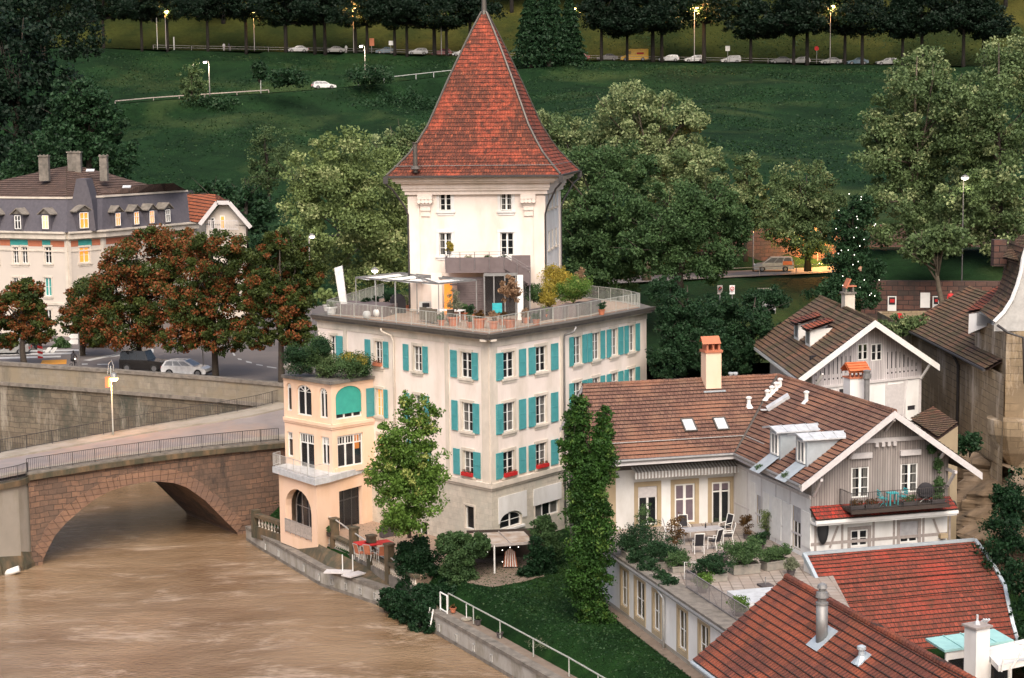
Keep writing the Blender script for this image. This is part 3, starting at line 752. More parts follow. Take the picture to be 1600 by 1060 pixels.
# ---------------------------------------------------------------- fences
def rail_fence(name,label,pts,h,mat,post=2.0,bars=.12,rails=(1.0,.12),pr=.03,br=.011,group=None,cat='railing',parent=None,topw=.05,barz=None):
    T=thing(name,label,cat,pts[0],0,group) if parent is None else parent
    pm=MB(); rm=MB(); bm=MB(); pts=[Vector(p) for p in pts]
    for a,b in zip(pts[:-1],pts[1:]):
        n=max(1,round((b-a).length/post))
        for k in range(n+1):
            if k==n and b is not pts[-1]: continue
            p=a.lerp(b,k/n); q=pm if parent is not None else MB(); q.tube([p,p+Vector((0,0,h))],pr,5)
            if parent is None: obj('post',q,MAT[mat],T)
        for z in rails: rm.bar(a+Vector((0,0,h*z)),b+Vector((0,0,h*z)),topw,topw*.8)
        if bars:
            m=int((b-a).length/bars); z0,z1=(barz or (rails[-1],rails[0]))
            for k in range(1,m):
                p=a.lerp(b,k/m); bm.bar(p+Vector((0,0,h*z0)),p+Vector((0,0,h*z1)),br*2)
    if parent is None:
        obj('rail',rm,MAT[mat],T)
        if bars: obj('bars',bm,MAT[mat],T)
    else:
        pm2=MB(); 
        for q in (pm,rm,bm):
            i=len(pm2.v); pm2.v+=q.v; pm2.f+=[tuple(a+i for a in f) for f in q.f]; pm2.m+=q.m; pm2.uv+=q.uv
        return obj(name,pm2,MAT[mat],parent)
    return T
# ================================================================= SETTING
rg=random.Random(7)
def sstep(a,b,x): 
    t=max(0,min(1,(x-a)/(b-a))); return t*t*(3-2*t)
# roads on the hill: control points taken along their visible edge
UP=[P(-260,68,Y=402),P(0,72,Y=400),P(300,80,Y=396),P(600,85,Y=391),P(900,95,Y=386),P(1200,100,Y=382),P(1480,104,Y=379),P(1900,110,Y=376)]
MID=[P(-200,190,Y=318),P(60,174,Y=330),P(250,157,Y=340),P(420,146,Y=347),P(520,139,Y=352),P(700,119,Y=362),P(800,109,Y=370),P(905,101,Y=377)]
LOW=[P(900,441,Y=182),P(1060,432,Y=186),P(1290,421,Y=192),P(1500,412,Y=196),P(1800,400,Y=200)]
def along(poly,x):
    for a,b in zip(poly[:-1],poly[1:]):
        if x<=b.x or b is poly[-1]:
            t=(x-a.x)/(b.x-a.x); return a.lerp(b,t)
def ter(x,y):
    up=along(UP,x); 
    s=sstep(-8,14,x); 
    # lower hillside
    zl=9.1+max(0,(y-222))*((up.z-9.1)/(up.y-222))
    if y<222: zl=9.1
    yl=along(LOW,max(x,LOW[0].x)); zr0=yl.z
    if y<yl.y-5: zr=zr0-.3-(yl.y-5-y)*.15 if y>yl.y-24 else max(zr0-3.2-(yl.y-24-y)*.09, 9.0)
    elif y<yl.y+4: zr=zr0-.1
    elif y<yl.y+6: zr=zr0-.1+(y-yl.y-4)/2*4.6
    else: zr=zr0+4.5+(y-yl.y-6)*((up.z-zr0-4.5)/(up.y-yl.y-6))
    z=zl*(1-s)+zr*s
    bump=math.sin(x*.06+1)*math.sin(y*.05)*1.1+math.sin(x*.17+y*.11)*.35
    env=sstep(225,250,y)*(1-sstep(up.y-22,up.y-6,y)); z+=bump*env
    # steeper shoulder under the upper road
    z-=math.sin(math.pi*max(0,min(1,(y-240)/(up.y-240))))*1.0*env
    if y>up.y-4.5: z=up.z-.08
    if y>up.y+5: z=up.z-.08+(y-up.y-5)*.50
    if y>up.y+75: z=up.z+35+(y-up.y-75)*.2
    if x<MID[-1].x:
        m=along(MID,x); d=abs(y-m.y); w=1-sstep(2.6,9,d); 
        if y<up.y-5: z=z*(1-w)+(m.z-.08)*w
    return z
mb=MB(); xs=list(np.arange(-215,216,2.5)); ys=[150+i*2.2 for i in range(170)]
idx={}
for j,y in enumerate(ys):
    for i,x in enumerate(xs):
        z=ter(x,y)
        idx[i,j]=len(mb.v); mb.v.append((x,y,z))
for j in range(len(ys)-1):
    for i in range(len(xs)-1):
        up=along(UP,xs[i]); m=1 if ys[j]>up.y+3 else 0
        mb.f.append((idx[i,j],idx[i+1,j],idx[i+1,j+1],idx[i,j+1])); mb.m.append(m); mb.uv.append(None)
# drop the parts of the sheet that would stand in the river or under the plaza's front
keep=[k for k,f in enumerate(mb.f) if not (mb.v[f[0]][0]<-13 and mb.v[f[0]][1]<200)]
mb.f=[mb.f[k] for k in keep]; mb.m=[mb.m[k] for k in keep]; mb.uv=[None]*len(mb.f)
struct('hillside',mb,[MAT['hill_grass'],MAT['bank_grass']],smooth=True)
def strip(name,poly,w0,w1,mat,dz=.0,n=1):
    mb=MB(); q=[]
    for a,b in zip(poly[:-1],poly[1:]):
        for k in range(12): q.append(a.lerp(b,k/12))
    q.append(poly[-1])
    for a,b in zip(q[:-1],q[1:]):
        mb.face([a+Vector((0,-w0,dz)),b+Vector((0,-w0,dz)),b+Vector((0,w1,dz)),a+Vector((0,w1,dz))])
    return struct(name,mb,MAT[mat])
strip('upper_road',UP,3.6,4.2,'asphalt',.02)
strip('middle_road',MID,2.0,2.2,'asphalt',.02)
strip('lower_road',LOW,4.4,4.2,'asphalt',.02)
# river
mb=MB(); nx=60
mb.face([(-260,60,0),(60,60,0),(60,215,0),(-260,215,0)]); struct('river',mb,MAT['water_mat'])
mb=MB(); mb.face([(-300,40,-2.2),(120,40,-2.2),(120,260,-2.2),(-300,260,-2.2)]); struct('river_bed',mb,MAT['moss_stone'])
# ground under the right bank (garden level) and its lawn
QT=[(384,822,1.1),(404,833,1.2),(501,887,1.3),(606,921,1.3),(680,957,1.36),(760,1002,1.36),(866,1062,1.36),(1010,1150,1.36)]
Q=[P(x,y,z=z) for x,y,z in QT]; QZ=[z for x,y,z in QT]; Q=[Vector((q.x,q.y,0)) for q in Q]
def qz(p,z): return Vector((p.x,p.y,z))
qd=[(Q[i+1]-Q[i]).normalized() if i<len(Q)-1 else (Q[i]-Q[i-1]).normalized() for i in range(len(Q))]
qn=[Vector((-d.y,d.x,0)) if True else 0 for d in qd]
qn=[n_ if n_.x>0 else -n_ for n_ in qn]
mb=MB()   # terrain sheet behind the quay (right bank)
poly=[q+n_*.25 for q,n_ in zip(Q,qn)]
edge=[(p.x,p.y) for p in poly]
rows=18
I={}
for i,(q,n_) in enumerate(zip(Q,qn)):
    for r in range(rows):
        d=(.25,1.2,1.9,2.7,4,6,8.5,11,14)[r] if r<9 else 14+(r-8)*6
        p=q+Vector((n_.x,n_.y,0)).lerp(Vector((.9,.3,0)),min(1,r/6)).normalized()*d
        I[i,r]=len(mb.v); mb.v.append((p.x,p.y,QZ[i]-.04 if d<1.2 else min(2.62,QZ[i]-.04+(d-1.2)*.9)))
for i in range(len(Q)-1):
    for r in range(rows-1):
        mb.f.append((I[i,r],I[i+1,r],I[i+1,r+1],I[i,r+1])); mb.m.append(0); mb.uv.append(None)
LAWN=struct('garden_lawn',mb,MAT['lawn'],smooth=True)
from mathutils.bvhtree import BVHTree
LBVH=BVHTree.FromPolygons([Vector(v) for v in mb.v],mb.f)
def gz(x,y,d=2.6):
    h=LBVH.ray_cast(Vector((x,y,50)),Vector((0,0,-1))); return h[0].z if h[0] else d
mb=MB(); mb.prism([(9.5,119),(40,104),(60,150),(60,205),(12,205),(2,150)],-1,2.6); mb.prism([(60,60),(80,60),(80,210),(60,210)],-2,2.4)
mb.prism([(12,118),(26,106),(40,60),(60,60),(60,104),(40,150)],-1,2.55)
struct('yard_ground',mb,MAT['path_gravel'])
mb=MB(); mb.face([(12,150,2.7),(34,150,2.7),(34,205,9.0),(12,205,9.0)]); mb.face([(28,118,2.8),(70,118,2.8),(70,205,9.2),(28,205,9.2)]); mb.face([(11,150,2.7),(12,205,9),(-14,205,9.0),(-14,150,9.0)]); struct('slope_ground',mb,MAT['hill_grass'])
# quay wall
mb=MB()
for i in range(len(Q)-1):
    a,b=Q[i],Q[i+1]; na,nb=qn[i],qn[i+1]; za,zb=QZ[i],QZ[i+1]
    A1,B1=a+na*.6,b+nb*.6; A2,B2=a+na*1.7,b+nb*1.7; h=.22
    mb.face([qz(a,-2),qz(b,-2),qz(b,zb-h),qz(a,za-h)],0); mb.face([qz(a-na*.02,-2),qz(b-nb*.02,-2),qz(b-nb*.02,.22),qz(a-na*.02,.22)],1)
    mb.hexa([qz(a-na*.06,za-h),qz(b-nb*.06,zb-h),qz(B1,zb-h),qz(A1,za-h),qz(a-na*.06,za),qz(b-nb*.06,zb),qz(B1,zb),qz(A1,za)],1)
    if i>3: mb.face([qz(A1,za-.01),qz(B1,zb-.01),qz(B2,zb+.01),qz(A2,za+.01)],2)
T=obj('quay_wall',mb,[MAT['concrete_pale'],MAT['kerb_stone'],MAT['path_gravel']]); tag(T,'low pale concrete river quay wall with mooring rings below the garden','wall')
mb=MB()
k=0
for px,py in ((415,838),(436,850),(475,873),(499,885),(519,895),(541,907),(564,920),(587,932)):
    i=min(range(len(Q)-1),key=lambda i:abs(proj((Q[i]+Q[i+1])/2)[0]-px)); F=Face(Q[i],Q[i+1]); u,z=F.uv(px,py)
    z=(QZ[i]+QZ[i+1])/2*.5; 
    fbox(mb,F,u-.14,u-.09,z-.28,z+.16,.02,.1); fbox(mb,F,u+.09,u+.14,z-.28,z+.16,.02,.1); fbox(mb,F,u-.09,u+.09,z+.11,z+.16,.02,.1); fbox(mb,F,u-.09,u+.09,z-.28,z-.23,.02,.1)
obj('mooring_ring',mb,MAT['steel_pale'],T); mb=MB()
for px,py in ((687,985),(714,1001),(741,1013),(769,1029)):
    i=4 if px<745 else 5; F=Face(Q[i],Q[i+1]); u,z=F.uv(px,py); z=.6
    fbox(mb,F,u-.14,u-.09,z-.28,z+.16,.02,.1); fbox(mb,F,u+.09,u+.14,z-.28,z+.16,.02,.1); fbox(mb,F,u-.09,u+.09,z+.11,z+.16,.02,.1)
obj('mooring_bracket',mb,MAT['steel_pale'],T)
# ---------------- plaza and its river wall
W=[P(-160,556,z=9.9),P(0,566,z=9.9),P(120,574,z=9.9),P(240,582.5,z=9.9),P(340,590,z=9.9),P(440,599,z=9.9),P(520,606,z=9.9)]
ZP=9.25
mb=MB(); poly=[(w.x,w.y+.3) for w in W]+[(4,150),(4,232),(-215,232),(-215,170)]
mb.prism(poly,6,ZP); struct('plaza',mb,MAT['asphalt'])
def paint(name,pts,mat='road_paint',z=ZP+.006):
    mb=MB(); 
    for q in pts: mb.face([P(x,y,z=z) for x,y in q])
    return struct(name,mb,MAT[mat])
mb=MB()
for a,b in zip(W[:-1],W[1:]):
    F=Face(a,b); L_=F.L
    wall(mb,F,-.02,L_+.02,8.05,9.62,[],m=0)
    fbox(mb,F,0,L_,9.62,9.9,-.65,.12,1); fbox(mb,F,0,L_,7.75,8.05,-.3,.22,1)
    mb.face([F.p(-.02,-2,.0),F.p(L_+.02,-2,.0),F.p(L_+.02,7.75,0),F.p(-.02,7.75,0)],2)
    mb.face([F.p(0,9.25,-.6),F.p(L_,9.25,-.6),F.p(L_,9.62,-.6),F.p(0,9.62,-.6)],0)
o=obj('river_wall',mb,[MAT['parapet_stone'],MAT['kerb_stone'],MAT['quay_wall_stone']]); tag(o,'long weathered stone embankment wall with dark coping behind the arched bridge','wall')
# ---------------- bridge
BL=P(50,885,z=0); BR=P(385,834,z=0)
BF=Face(BL,BR); bn=-BF.n   # bn points away from the camera
def bz(u):   # deck height along the near edge
    t=u/BF.L; return 6.75+.25*math.sin(math.pi*min(1,max(0,t*.75)))
u1=BF.L+7.0
archpx=[(60,905),(68,872),(76,855),(85,838),(103,817),(127,796),(148,780),(170,768),(198,759),(226,753),(250,752.5),(272,755),(290,761),(305,771),(320,782),(334,796),(348,810),(359,821),(370,832),(380,846)]
arch=[BF.uv(*p) for p in archpx]; arch=[(u,max(z,-2)) for u,z in arch]
arch=[(arch[0][0],-2)]+arch[1:-1]+[(arch[-1][0]+.3,-2)]
BW=9.4
mb=MB()
def bp(u,z,d): return BF.p(u,z,0)+bn*d
for d in (0,):
    for (a,za),(b,zb) in zip(arch[:-1],arch[1:]):
        mb.face([bp(a,za,d),bp(b,zb,d),bp(b,bz(b)-.35,d),bp(a,bz(a)-.35,d)],0)
    mb.face([bp(-.0,-2,d),bp(arch[0][0],-2,d),bp(arch[0][0],bz(0)-.35,d),bp(0,bz(0)-.35,d)],0)
    mb.face([bp(arch[-1][0],-2,d),bp(u1,-2,d),bp(u1,bz(u1)-.35,d),bp(arch[-1][0],bz(u1)-.35,d)],0)
for (a,za),(b,zb) in zip(arch[:-1],arch[1:]):
    mb.face([bp(a,za,0),bp(a,za,BW),bp(b,zb,BW),bp(b,zb,0)],0)
mb.face([bp(0,-2,BW),bp(u1,-2,BW),bp(u1,6.3,BW),bp(0,6.3,BW)][::-1],0) if False else None
for (a,za),(b,zb) in zip(arch[:-1],arch[1:]): mb.face([bp(a,za,BW),bp(a,6.3,BW),bp(b,6.3,BW),bp(b,zb,BW)],0)
BR_T=thing('stone_bridge','reddish sandstone arched bridge over the brown river','bridge',BL)
obj('arch_masonry',mb,MAT['bridge_stone'],BR_T)
# ring of voussoirs, 5 cm proud
mb=MB(); ctr=BF.uv(235,1010)
for k in range(1,len(arch)-2):
    (a,za),(b,zb)=arch[k],arch[k+1]
    m=max(1,int(math.hypot(b-a,zb-za)/.42))
    for j in range(m):
        p=(a+(b-a)*(j+.04)/m,za+(zb-za)*(j+.04)/m); q=(a+(b-a)*(j+.96)/m,za+(zb-za)*(j+.96)/m)
        def out(p,w=.85+.12*((k+j)%2)):
            vx,vz=p[0]-ctr[0],p[1]-ctr[1]; l=math.hypot(vx,vz); return (p[0]+vx/l*w,p[1]+vz/l*w)
        po,qo=out(p),out(q)
        e=-.05-.03*((k*7+j*3)%3)/3
        mb.hexa([bp(*p,.05),bp(*q,.05),bp(*q,e),bp(*p,e),bp(*po,.05),bp(*qo,.05),bp(*qo,e),bp(*po,e)])
obj('arch_ring',mb,MAT['voussoir'],BR_T)
# kerb / cornice along the near edge
mb=MB(); ns=24
for k in range(ns):
    a=u1*k/ns; b=u1*(k+1)/ns
    mb.hexa([bp(a,bz(a)-.42,.5),bp(b,bz(b)-.42,.5),bp(b,bz(b)-.42,-.28),bp(a,bz(a)-.42,-.28),bp(a,bz(a)-.05,.5),bp(b,bz(b)-.05,.5),bp(b,bz(b)-.05,-.28),bp(a,bz(a)-.05,-.28)],0)
    mb.hexa([bp(a,bz(a)-.05,.45),bp(b,bz(b)-.05,.45),bp(b,bz(b)-.05,-.02),bp(a,bz(a)-.05,-.02),bp(a,bz(a)+.1,.45),bp(b,bz(b)+.1,.45),bp(b,bz(b)+.1,-.02),bp(a,bz(a)+.1,-.02)],1)
obj('cornice',mb,[MAT['moss_stone'],MAT['kerb_stone']],BR_T)
# deck: near edge and far edge traced separately (it widens to the right)
FARE=[P(-140,735,z=6.5),P(0,712,z=6.55),P(120,690,z=6.8),P(240,668,z=7.2),P(340,652,z=7.6),P(400,641,z=7.9),P(450,628,z=8.2),P(520,612,z=8.6)]
NEARE=[P(-260,800,z=6.6),P(-100,765,z=6.65)]+[bp(t,bz(t),.4) for t in (0,BF.L*.28,BF.L*.55,BF.L*.8,BF.L*.95,BF.L+2,BF.L+7)]
NEARE=NEARE[:1]+NEARE[2:]
mb=MB()
for k in range(len(FARE)-1):
    for j in range(6):
        a0=NEARE[k].lerp(FARE[k],j/6); a1=NEARE[k].lerp(FARE[k],(j+1)/6); b0=NEARE[k+1].lerp(FARE[k+1],j/6); b1=NEARE[k+1].lerp(FARE[k+1],(j+1)/6)
        mb.face([a0,b0,b1,a1])
struct('bridge_road',mb,MAT['bridge_deck'])
for t0_,t1_,nm,mt in ((.80,.985,'bridge_footway','concrete'),(.02,.12,'bridge_footway','concrete')):
    mb=MB()
    for k in range(len(FARE)-1):
        a0,a1=NEARE[k].lerp(FARE[k],t0_),NEARE[k].lerp(FARE[k],t1_); b0,b1=NEARE[k+1].lerp(FARE[k+1],t0_),NEARE[k+1].lerp(FARE[k+1],t1_); z=Vector((0,0,.13)); l=-.4
        mb.hexa([a0+z*l,b0+z*l,b1+z*l,a1+z*l,a0+z,b0+z,b1+z,a1+z])
    struct(nm,mb,MAT[mt])
mb=MB()   # far kerb
for a,b in zip(FARE[:-1],FARE[1:]):
    d=(b-a).normalized(); n_=Vector((-d.y,d.x,0))
    mb.hexa([a-n_*.1-Vector((0,0,.9)),b-n_*.1-Vector((0,0,.9)),b+n_*.5-Vector((0,0,.9)),a+n_*.5-Vector((0,0,.9)),a-n_*.1+Vector((0,0,.14)),b-n_*.1+Vector((0,0,.14)),b+n_*.5+Vector((0,0,.14)),a+n_*.5+Vector((0,0,.14))])
obj('far_kerb',mb,MAT['concrete'],BR_T)
near_pts=[bp(BF.L*t,bz(BF.L*t)+.1,.15) for t in (0,.2,.4,.6,.8,1.0,1.18)]
rail_fence('bridge_railing','thin dark iron railing on the near edge of the stone bridge',near_pts,1.0,'rail_dark',post=1.9,bars=.14,pr=.03,topw=.05,br=.012)
rail_fence('bridge_railing','thin dark iron railing along the far edge of the stone bridge',[p+Vector((0,.2,.14)) for p in FARE[:-1]],1.05,'rail_dark',post=2.2,bars=.2,pr=.03,topw=.045,br=.01)
# rounded concrete abutment at the left
AB=[P(-90,775,z=6.55),P(-40,762,z=6.6),P(0,752,z=6.6)]
cx=BF.p(-.05,0,0)
abp=[Vector((BL.x-22,BL.y-9,0)),Vector((BL.x-9,BL.y-6.2,0)),Vector((BL.x-4,BL.y-4.2,0)),Vector((BL.x-1.6,BL.y-2.4,0)),Vector((BL.x-.5,BL.y-.9,0)),Vector((BL.x-.08,BL.y+.3,0))]
mb=MB()
for a,b in zip(abp[:-1],abp[1:]):
    mb.face([qz(a,-2),qz(b,-2),qz(b,6.1),qz(a,6.1)],0)
    d=(b-a).normalized(); n_=Vector((d.y,-d.x,0))*.22
    mb.hexa([qz(a+n_,6.1),qz(b+n_,6.1),qz(b-n_*2,6.1),qz(a-n_*2,6.1),qz(a+n_,6.5),qz(b+n_,6.5),qz(b-n_*2,6.5),qz(a-n_*2,6.5)],1)
# ledge of moss and broken plaster near the waterline
for a,b in zip(abp[:-1],abp[1:]):
    d=(b-a).normalized(); n_=Vector((d.y,-d.x,0))
    mb.hexa([qz(a+n_*.5,-2),qz(b+n_*.5,-2),qz(b,-2),qz(a,-2),qz(a+n_*.42,.35),qz(b+n_*.3,.25),qz(b,1.0),qz(a,1.3)],2)
o=obj('bridge_abutment',mb,[MAT['concrete'],MAT['moss_stone'],MAT['moss_stone']]); tag(o,'rounded grey concrete abutment at the left end of the bridge','abutment')
mb=MB(); mb.face([qz(p,6.48) for p in abp]+[Vector((BL.x-22,BL.y+3,6.5)),Vector((BL.x,BL.y+1.5,6.5))][::-1] if False else [qz(abp[0],6.49),qz(abp[1],6.49),qz(abp[2],6.49),qz(abp[3],6.49),qz(abp[4],6.49),qz(abp[5],6.49),Vector((BL.x+.2,BL.y+2,6.49)),Vector((BL.x-24,BL.y+2,6.49))]); struct('approach_road',mb,MAT['bridge_deck'])
rail_fence('bridge_railing','curved dark railing on top of the rounded concrete abutment',[qz(p,6.5) for p in abp],1.05,'rail_dark',post=1.6,bars=.15,pr=.03,topw=.05)
# floodlight low on the abutment
T=thing('floodlight','white tube floodlight fixed low on the concrete abutment','floodlight',P(20,893,Y=124)); mb=MB(); a=P(8,897,Y=124.2); b=P(30,889,Y=124.2); mb.tube([a,b],[.24,.24],10); obj('housing',mb,MAT['white_paint'],T,smooth=True); mb=MB(); mb.bar(a.lerp(b,.4)+Vector((0,.1,-.2)),a.lerp(b,.5)+Vector((0,2.2,-.35)),.08); obj('bracket',mb,MAT['rail_dark'],T)
# bridge lamp standing behind the far kerb, orange pole and lit bulb
bb=P(177,683,z=6.95)
T=lamp('lit orange street lamp with a curved arm beside the bridge road',bb,P(170,572,Y=bb.y).z-bb.z,(.0,0),0,pole='rail_pale',r=.06)
for ch in list(T.children):
    if ch.name.startswith('lamp_head'):
        for c2 in list(ch.children): bpy.data.objects.remove(c2)
        bpy.data.objects.remove(ch)
mb=MB(); y=bb.y; mb.tube([P(168,585,Y=y),P(170,568,Y=y),P(174,563,Y=y),P(177,571,Y=y),P(177.5,580,Y=y)],[.03]*5,6); obj('arm',mb,MAT['steel_pale'],T)
mb=MB(); c=P(178,590,Y=y); mb.lathe(c-Vector((0,0,.1)),[(.3,0),(.34,.15),(.2,.42),(.05,.5)],12); h=obj('lamp_head',mb,MAT['steel'],T)
mb=MB(); mb.blob(c+Vector((0,0,-.08)),(.33,.33,.24),12,8); obj('bulb',mb,MAT['lampglow'],h,smooth=True)
mb=MB(); mb.box(P(168,597,Y=y-.15),(.3,.3,.8)); obj('control_box',mb,MAT['terracotta'],T)
ld=bpy.data.lights.new('lamp_light','POINT'); ld.energy=420; ld.color=(1,.42,.12); ld.shadow_soft_size=.3; lo=bpy.data.objects.new('lamp_light',ld); link(lo,T); lo.location=c-bb+Vector((.1,-.3,-.5))
# ================================================================= THE TOWER HOUSE
R0,R1,R2,R3=P(487,492,z=17.4),P(763,524,z=17.4),P(897,503,z=17.4),P(1023,479.5,z=17.4)
W0,W1,W2,W3=P(496,500,z=17.0),P(765,531,z=17.0),P(882,512,z=17.0),P(1010,487,z=17.0)
TH=thing('tower_house','pink riverside house with a tall red pyramid tower roof, turquoise shutters and a roof terrace','building',(W1.x,W1.y,2.6))
WB=Vector((0.5,147,0)); WC=Vector((-9.5,146,0))    # rear corners, hidden
FL,FR,FW=Face(W1,W0),Face(W1,W2),Face(W2,W3)      # left wall, right wall, far right wing (u from the near corner)
ZC=P(766,758,Y=W1.y-.2).z  # string course
wmb=MB()
def rect(F,x0,x1,y0,y1):
    xm=(x0+x1)/2; z1=F.uv(xm,y0)[1]; z0=F.uv(xm,y1)[1]
    a=F.u(x0,(z0+z1)/2); b=F.u(x1,(z0+z1)/2); 
    return (min(a,b),max(a,b),z0,z1)
# window tables: face -> list of (x0,x1,y0,y1, shutters[(x0,x1)...], opts)
ops={id(FL):[],id(FR):[],id(FW):[]}
wins=[]
def addwin(F,x0,x1,y0,y1,sh=(),**k):
    r=rect(F,x0,x1,y0,y1); 
    if 'row' in k:
        r=(r[0],r[1],ROW[k['row']][0],ROW[k['row']][1])
    k.pop('row',None)
    rise=k.get('rise',0)
    ops[id(F)].append(r+((rise,) if rise else ())); wins.append((F,r,sh,k))
ra=rect(FR,785.8,803.5,549.8,590.7); rb=rect(FR,787.5,804.6,628.7,674); rc=rect(FR,789,806.6,704,750)
ROW={1:(ra[2],ra[3]),2:(rb[2],rb[3]),3:(rc[2],rc[3])}
ZC-=.12; ROW[3]=(ZC+.4,ROW[3][1])
addwin(FL,516.5,526.6,524.5,557.5,[(527,536.6)],row=1); addwin(FL,586,597,533,564,[(571.5,580),(600,608)],row=1,box='terracotta')
addwin(FL,646,659,540.6,578,[(631,639.4),(661.7,669.6)],row=1); addwin(FL,720,737,549,590.7,[(705,715),(738.5,748)],row=1)
addwin(FL,588,598.5,607.5,640,[(601,607)],row=2,gm='glass_lit'); addwin(FL,649,661,619,655,[(633,641),(663.5,671.5)],row=2)
addwin(FL,722,739.7,628.7,673,[(707,716.4),(740.3,750)],row=2)
addwin(FL,590.5,600.5,680,715,[(575.5,583),(603,610)],row=3,gm='glass_lit'); addwin(FL,652,664,690,728,[(637,644.5),(666.5,674)],row=3)
addwin(FL,724.5,740.5,704.7,750,[(709.8,719.6),(741.2,752)],row=3,box='cloth_red')
addwin(FL,727,741,790.6,827,nx=1,ny=1,srd=0); addwin(FL,656,668,815,843,nx=1,ny=1,srd=0)
for rw,y0,y1 in ((1,549.8,590.7),(2,628.7,674),(3,704,750)):
    addwin(FR,786,803.8,y0,y1,[(773.7,784.8),(809.9,820.6)],row=rw,**({'box':'cloth_red'} if rw==3 else {}),curtain=rw==2)
    addwin(FR,837,853.7,y0-8,y1-8,[(825,835.3),(859.9,870.9)],row=rw,**({'box':'cloth_red'} if rw==3 else {}),curtain=rw==2)
addwin(FR,781,815,800,824,nx=2,ny=1,rise=.55,srd=0); addwin(FR,836,873,782,806,nx=3,ny=1,srd=0)
rw1=rect(FW,925.6,936,519.6,562.5); rw2=(rw1[2]-3.3,rw1[3]-3.3)
for (a,b,s) in ((896,908,((888.6,895),(908.8,916))),(925.6,936.5,((917.2,924),(937.2,944))),(954,964.3,((947,953.5),(965,972.6))),(981,991.2,((974.6,980.7),(992,998.4)))):
    for k in (0,1,2):
        z0,z1=rw1[2]-3.3*k,rw1[3]-3.3*k; u0=FW.u(a,z0+.6); u1_=FW.u(b,z0+.6); u0,u1_=min(u0,u1_),max(u0,u1_)
        shs=[tuple(sorted((FW.u(q,z0+.6),FW.u(w,z0+.6)))) for q,w in s]
        if k==2: continue
        ops[id(FW)].append((u0,u1_,z0,z1)); wins.append((FW,(u0,u1_,z0,z1),shs,{'uv':1}))
for F,u_0 in ((FL,0),(FR,0),(FW,0)):
    L_=F.L; up=[o for o in ops[id(F)] if o[2]>ZC]; lo=[o for o in ops[id(F)] if o[2]<ZC]
    wall(wmb,F,0,L_,ZC,17.1,up,.24,0,1)
    wall(wmb,F,0,L_,2.2,ZC,lo,.3,2,1)
for a,b in ((W3,WB),(WB,WC),(WC,W0)): wmb.face([qz(a,2),qz(b,2),qz(b,17.1),qz(a,17.1)],0)
obj('wall',wmb,[MAT['plaster_pink'],MAT['sandstone'],MAT['ashlar']],TH)
# dark rooms behind the openings
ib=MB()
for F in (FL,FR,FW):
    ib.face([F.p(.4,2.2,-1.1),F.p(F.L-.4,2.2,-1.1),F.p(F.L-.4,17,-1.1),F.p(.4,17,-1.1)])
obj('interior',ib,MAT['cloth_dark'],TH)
for F,r,sh,k in wins:
    rise=k.get('rise',0)
    window(TH,F,*r,nx=k.get('nx',2),ny=k.get('ny',3),rise=rise,gm=MAT[k.get('gm','glass')],curtain=k.get('curtain') or int(r[0]*37+r[2]*11)%5<3,mull=.12)
    if k.get('srd',1): surround(TH,F,*r,w=.17)
    elif not rise: surround(TH,F,*r,w=.12,sill=False,top=.12)
    for s in sh:
        if 'uv' in k: a,b=s
        else: a,b=sorted((F.u(s[0],(r[2]+r[3])/2),F.u(s[1],(r[2]+r[3])/2)))
        shutter(TH,F,a,b,r[2]-.04,r[3]+.04)
    if k.get('box'):
        mb=MB(); fbox(mb,F,r[0]-.02,r[1]+.02,r[2]+.0,r[2]+.24,.02,.26); o=obj('flower_box',mb,MAT['terracotta' if k['box']=='terracotta' else 'cloth_red'],TH)
        rng=np.random.default_rng(int(r[0]*100)); n=70; uu=rng.uniform(r[0],r[1],n); C=np.array([tuple(F.p(u,r[2]+.25+rng.uniform(0,.16),.14+rng.uniform(-.1,.1))) for u in uu])
        leafmesh('flowers',C,np.full(n,.1),np.stack([rng.random(n),(rng.random(n)<.3)*1.0],1),MAT['leaf_autumn'],o,3,base=WLOC[o.name])
# stone strips, string course, cornice, corner pilaster
tb=MB()
def vstrip(F,x0,x1,zm,z0=ZC,z1=16.75,p=.06,m=0):
    a,b=sorted((F.u(x0,zm),F.u(x1,zm))); fbox(tb,F,a,b,z0,z1,-.02,p,m)
vstrip(FL,753.5,764.8,12); fbox(tb,FR,-.06,.72,ZC,16.75,-.02,.062); vstrip(FL,696.5,702.5,12); vstrip(FL,538,543.5,14,z0=12)
fbox(tb,FR,FR.L-.55,FR.L,ZC,16.75,-.02,.06)
for F in (FL,FR,FW):
    e=.09
    fbox(tb,F,-.2,F.L+.0,ZC-.16,ZC+.16,-.02,.2); fbox(tb,F,-.1,F.L,ZC-.34,ZC-.16,-.02,.09)
    fbox(tb,F,-.05,F.L,16.45,16.95,-.02,.05)
obj('stone_trim',tb,MAT['sandstone'],TH)
# roof slab, gutter, terrace floor
def lerp2(a,b,t): return a+(b-a)*t
sb=MB(); RB=Vector((1.5,148.5,0)); RC=Vector((-11,148,0)); RL=Vector((R0.x-.2,R0.y+.3,0))
poly=[(p.x,p.y) for p in (R0,R1,R2,R3)]+[(R3.x-1,R3.y+4),(1.5,150),(-10,148)]
sb.prism(poly,17.06,17.34,0); 
for a,b in ((R0,R1),(R1,R2),(R2,R3)):
    F=Face(b,a); fbox(sb,F,-.02,F.L+.02,17.2,17.37,-.06,.10,1); fbox(sb,F,-.02,F.L,17.37,17.42,-.25,.13,1)
    fbox(sb,F,0,F.L,16.93,17.06,-.75,-.25,2)
obj('roof_slab',sb,[MAT['slab'],MAT['gutter'],MAT['sandstone']],TH)
def inset(a,b,c,d):   # inner line points, d metres behind the roof edge
    return None
E=[R0,R1,R2,R3]; cen=Vector((-1,134,0))
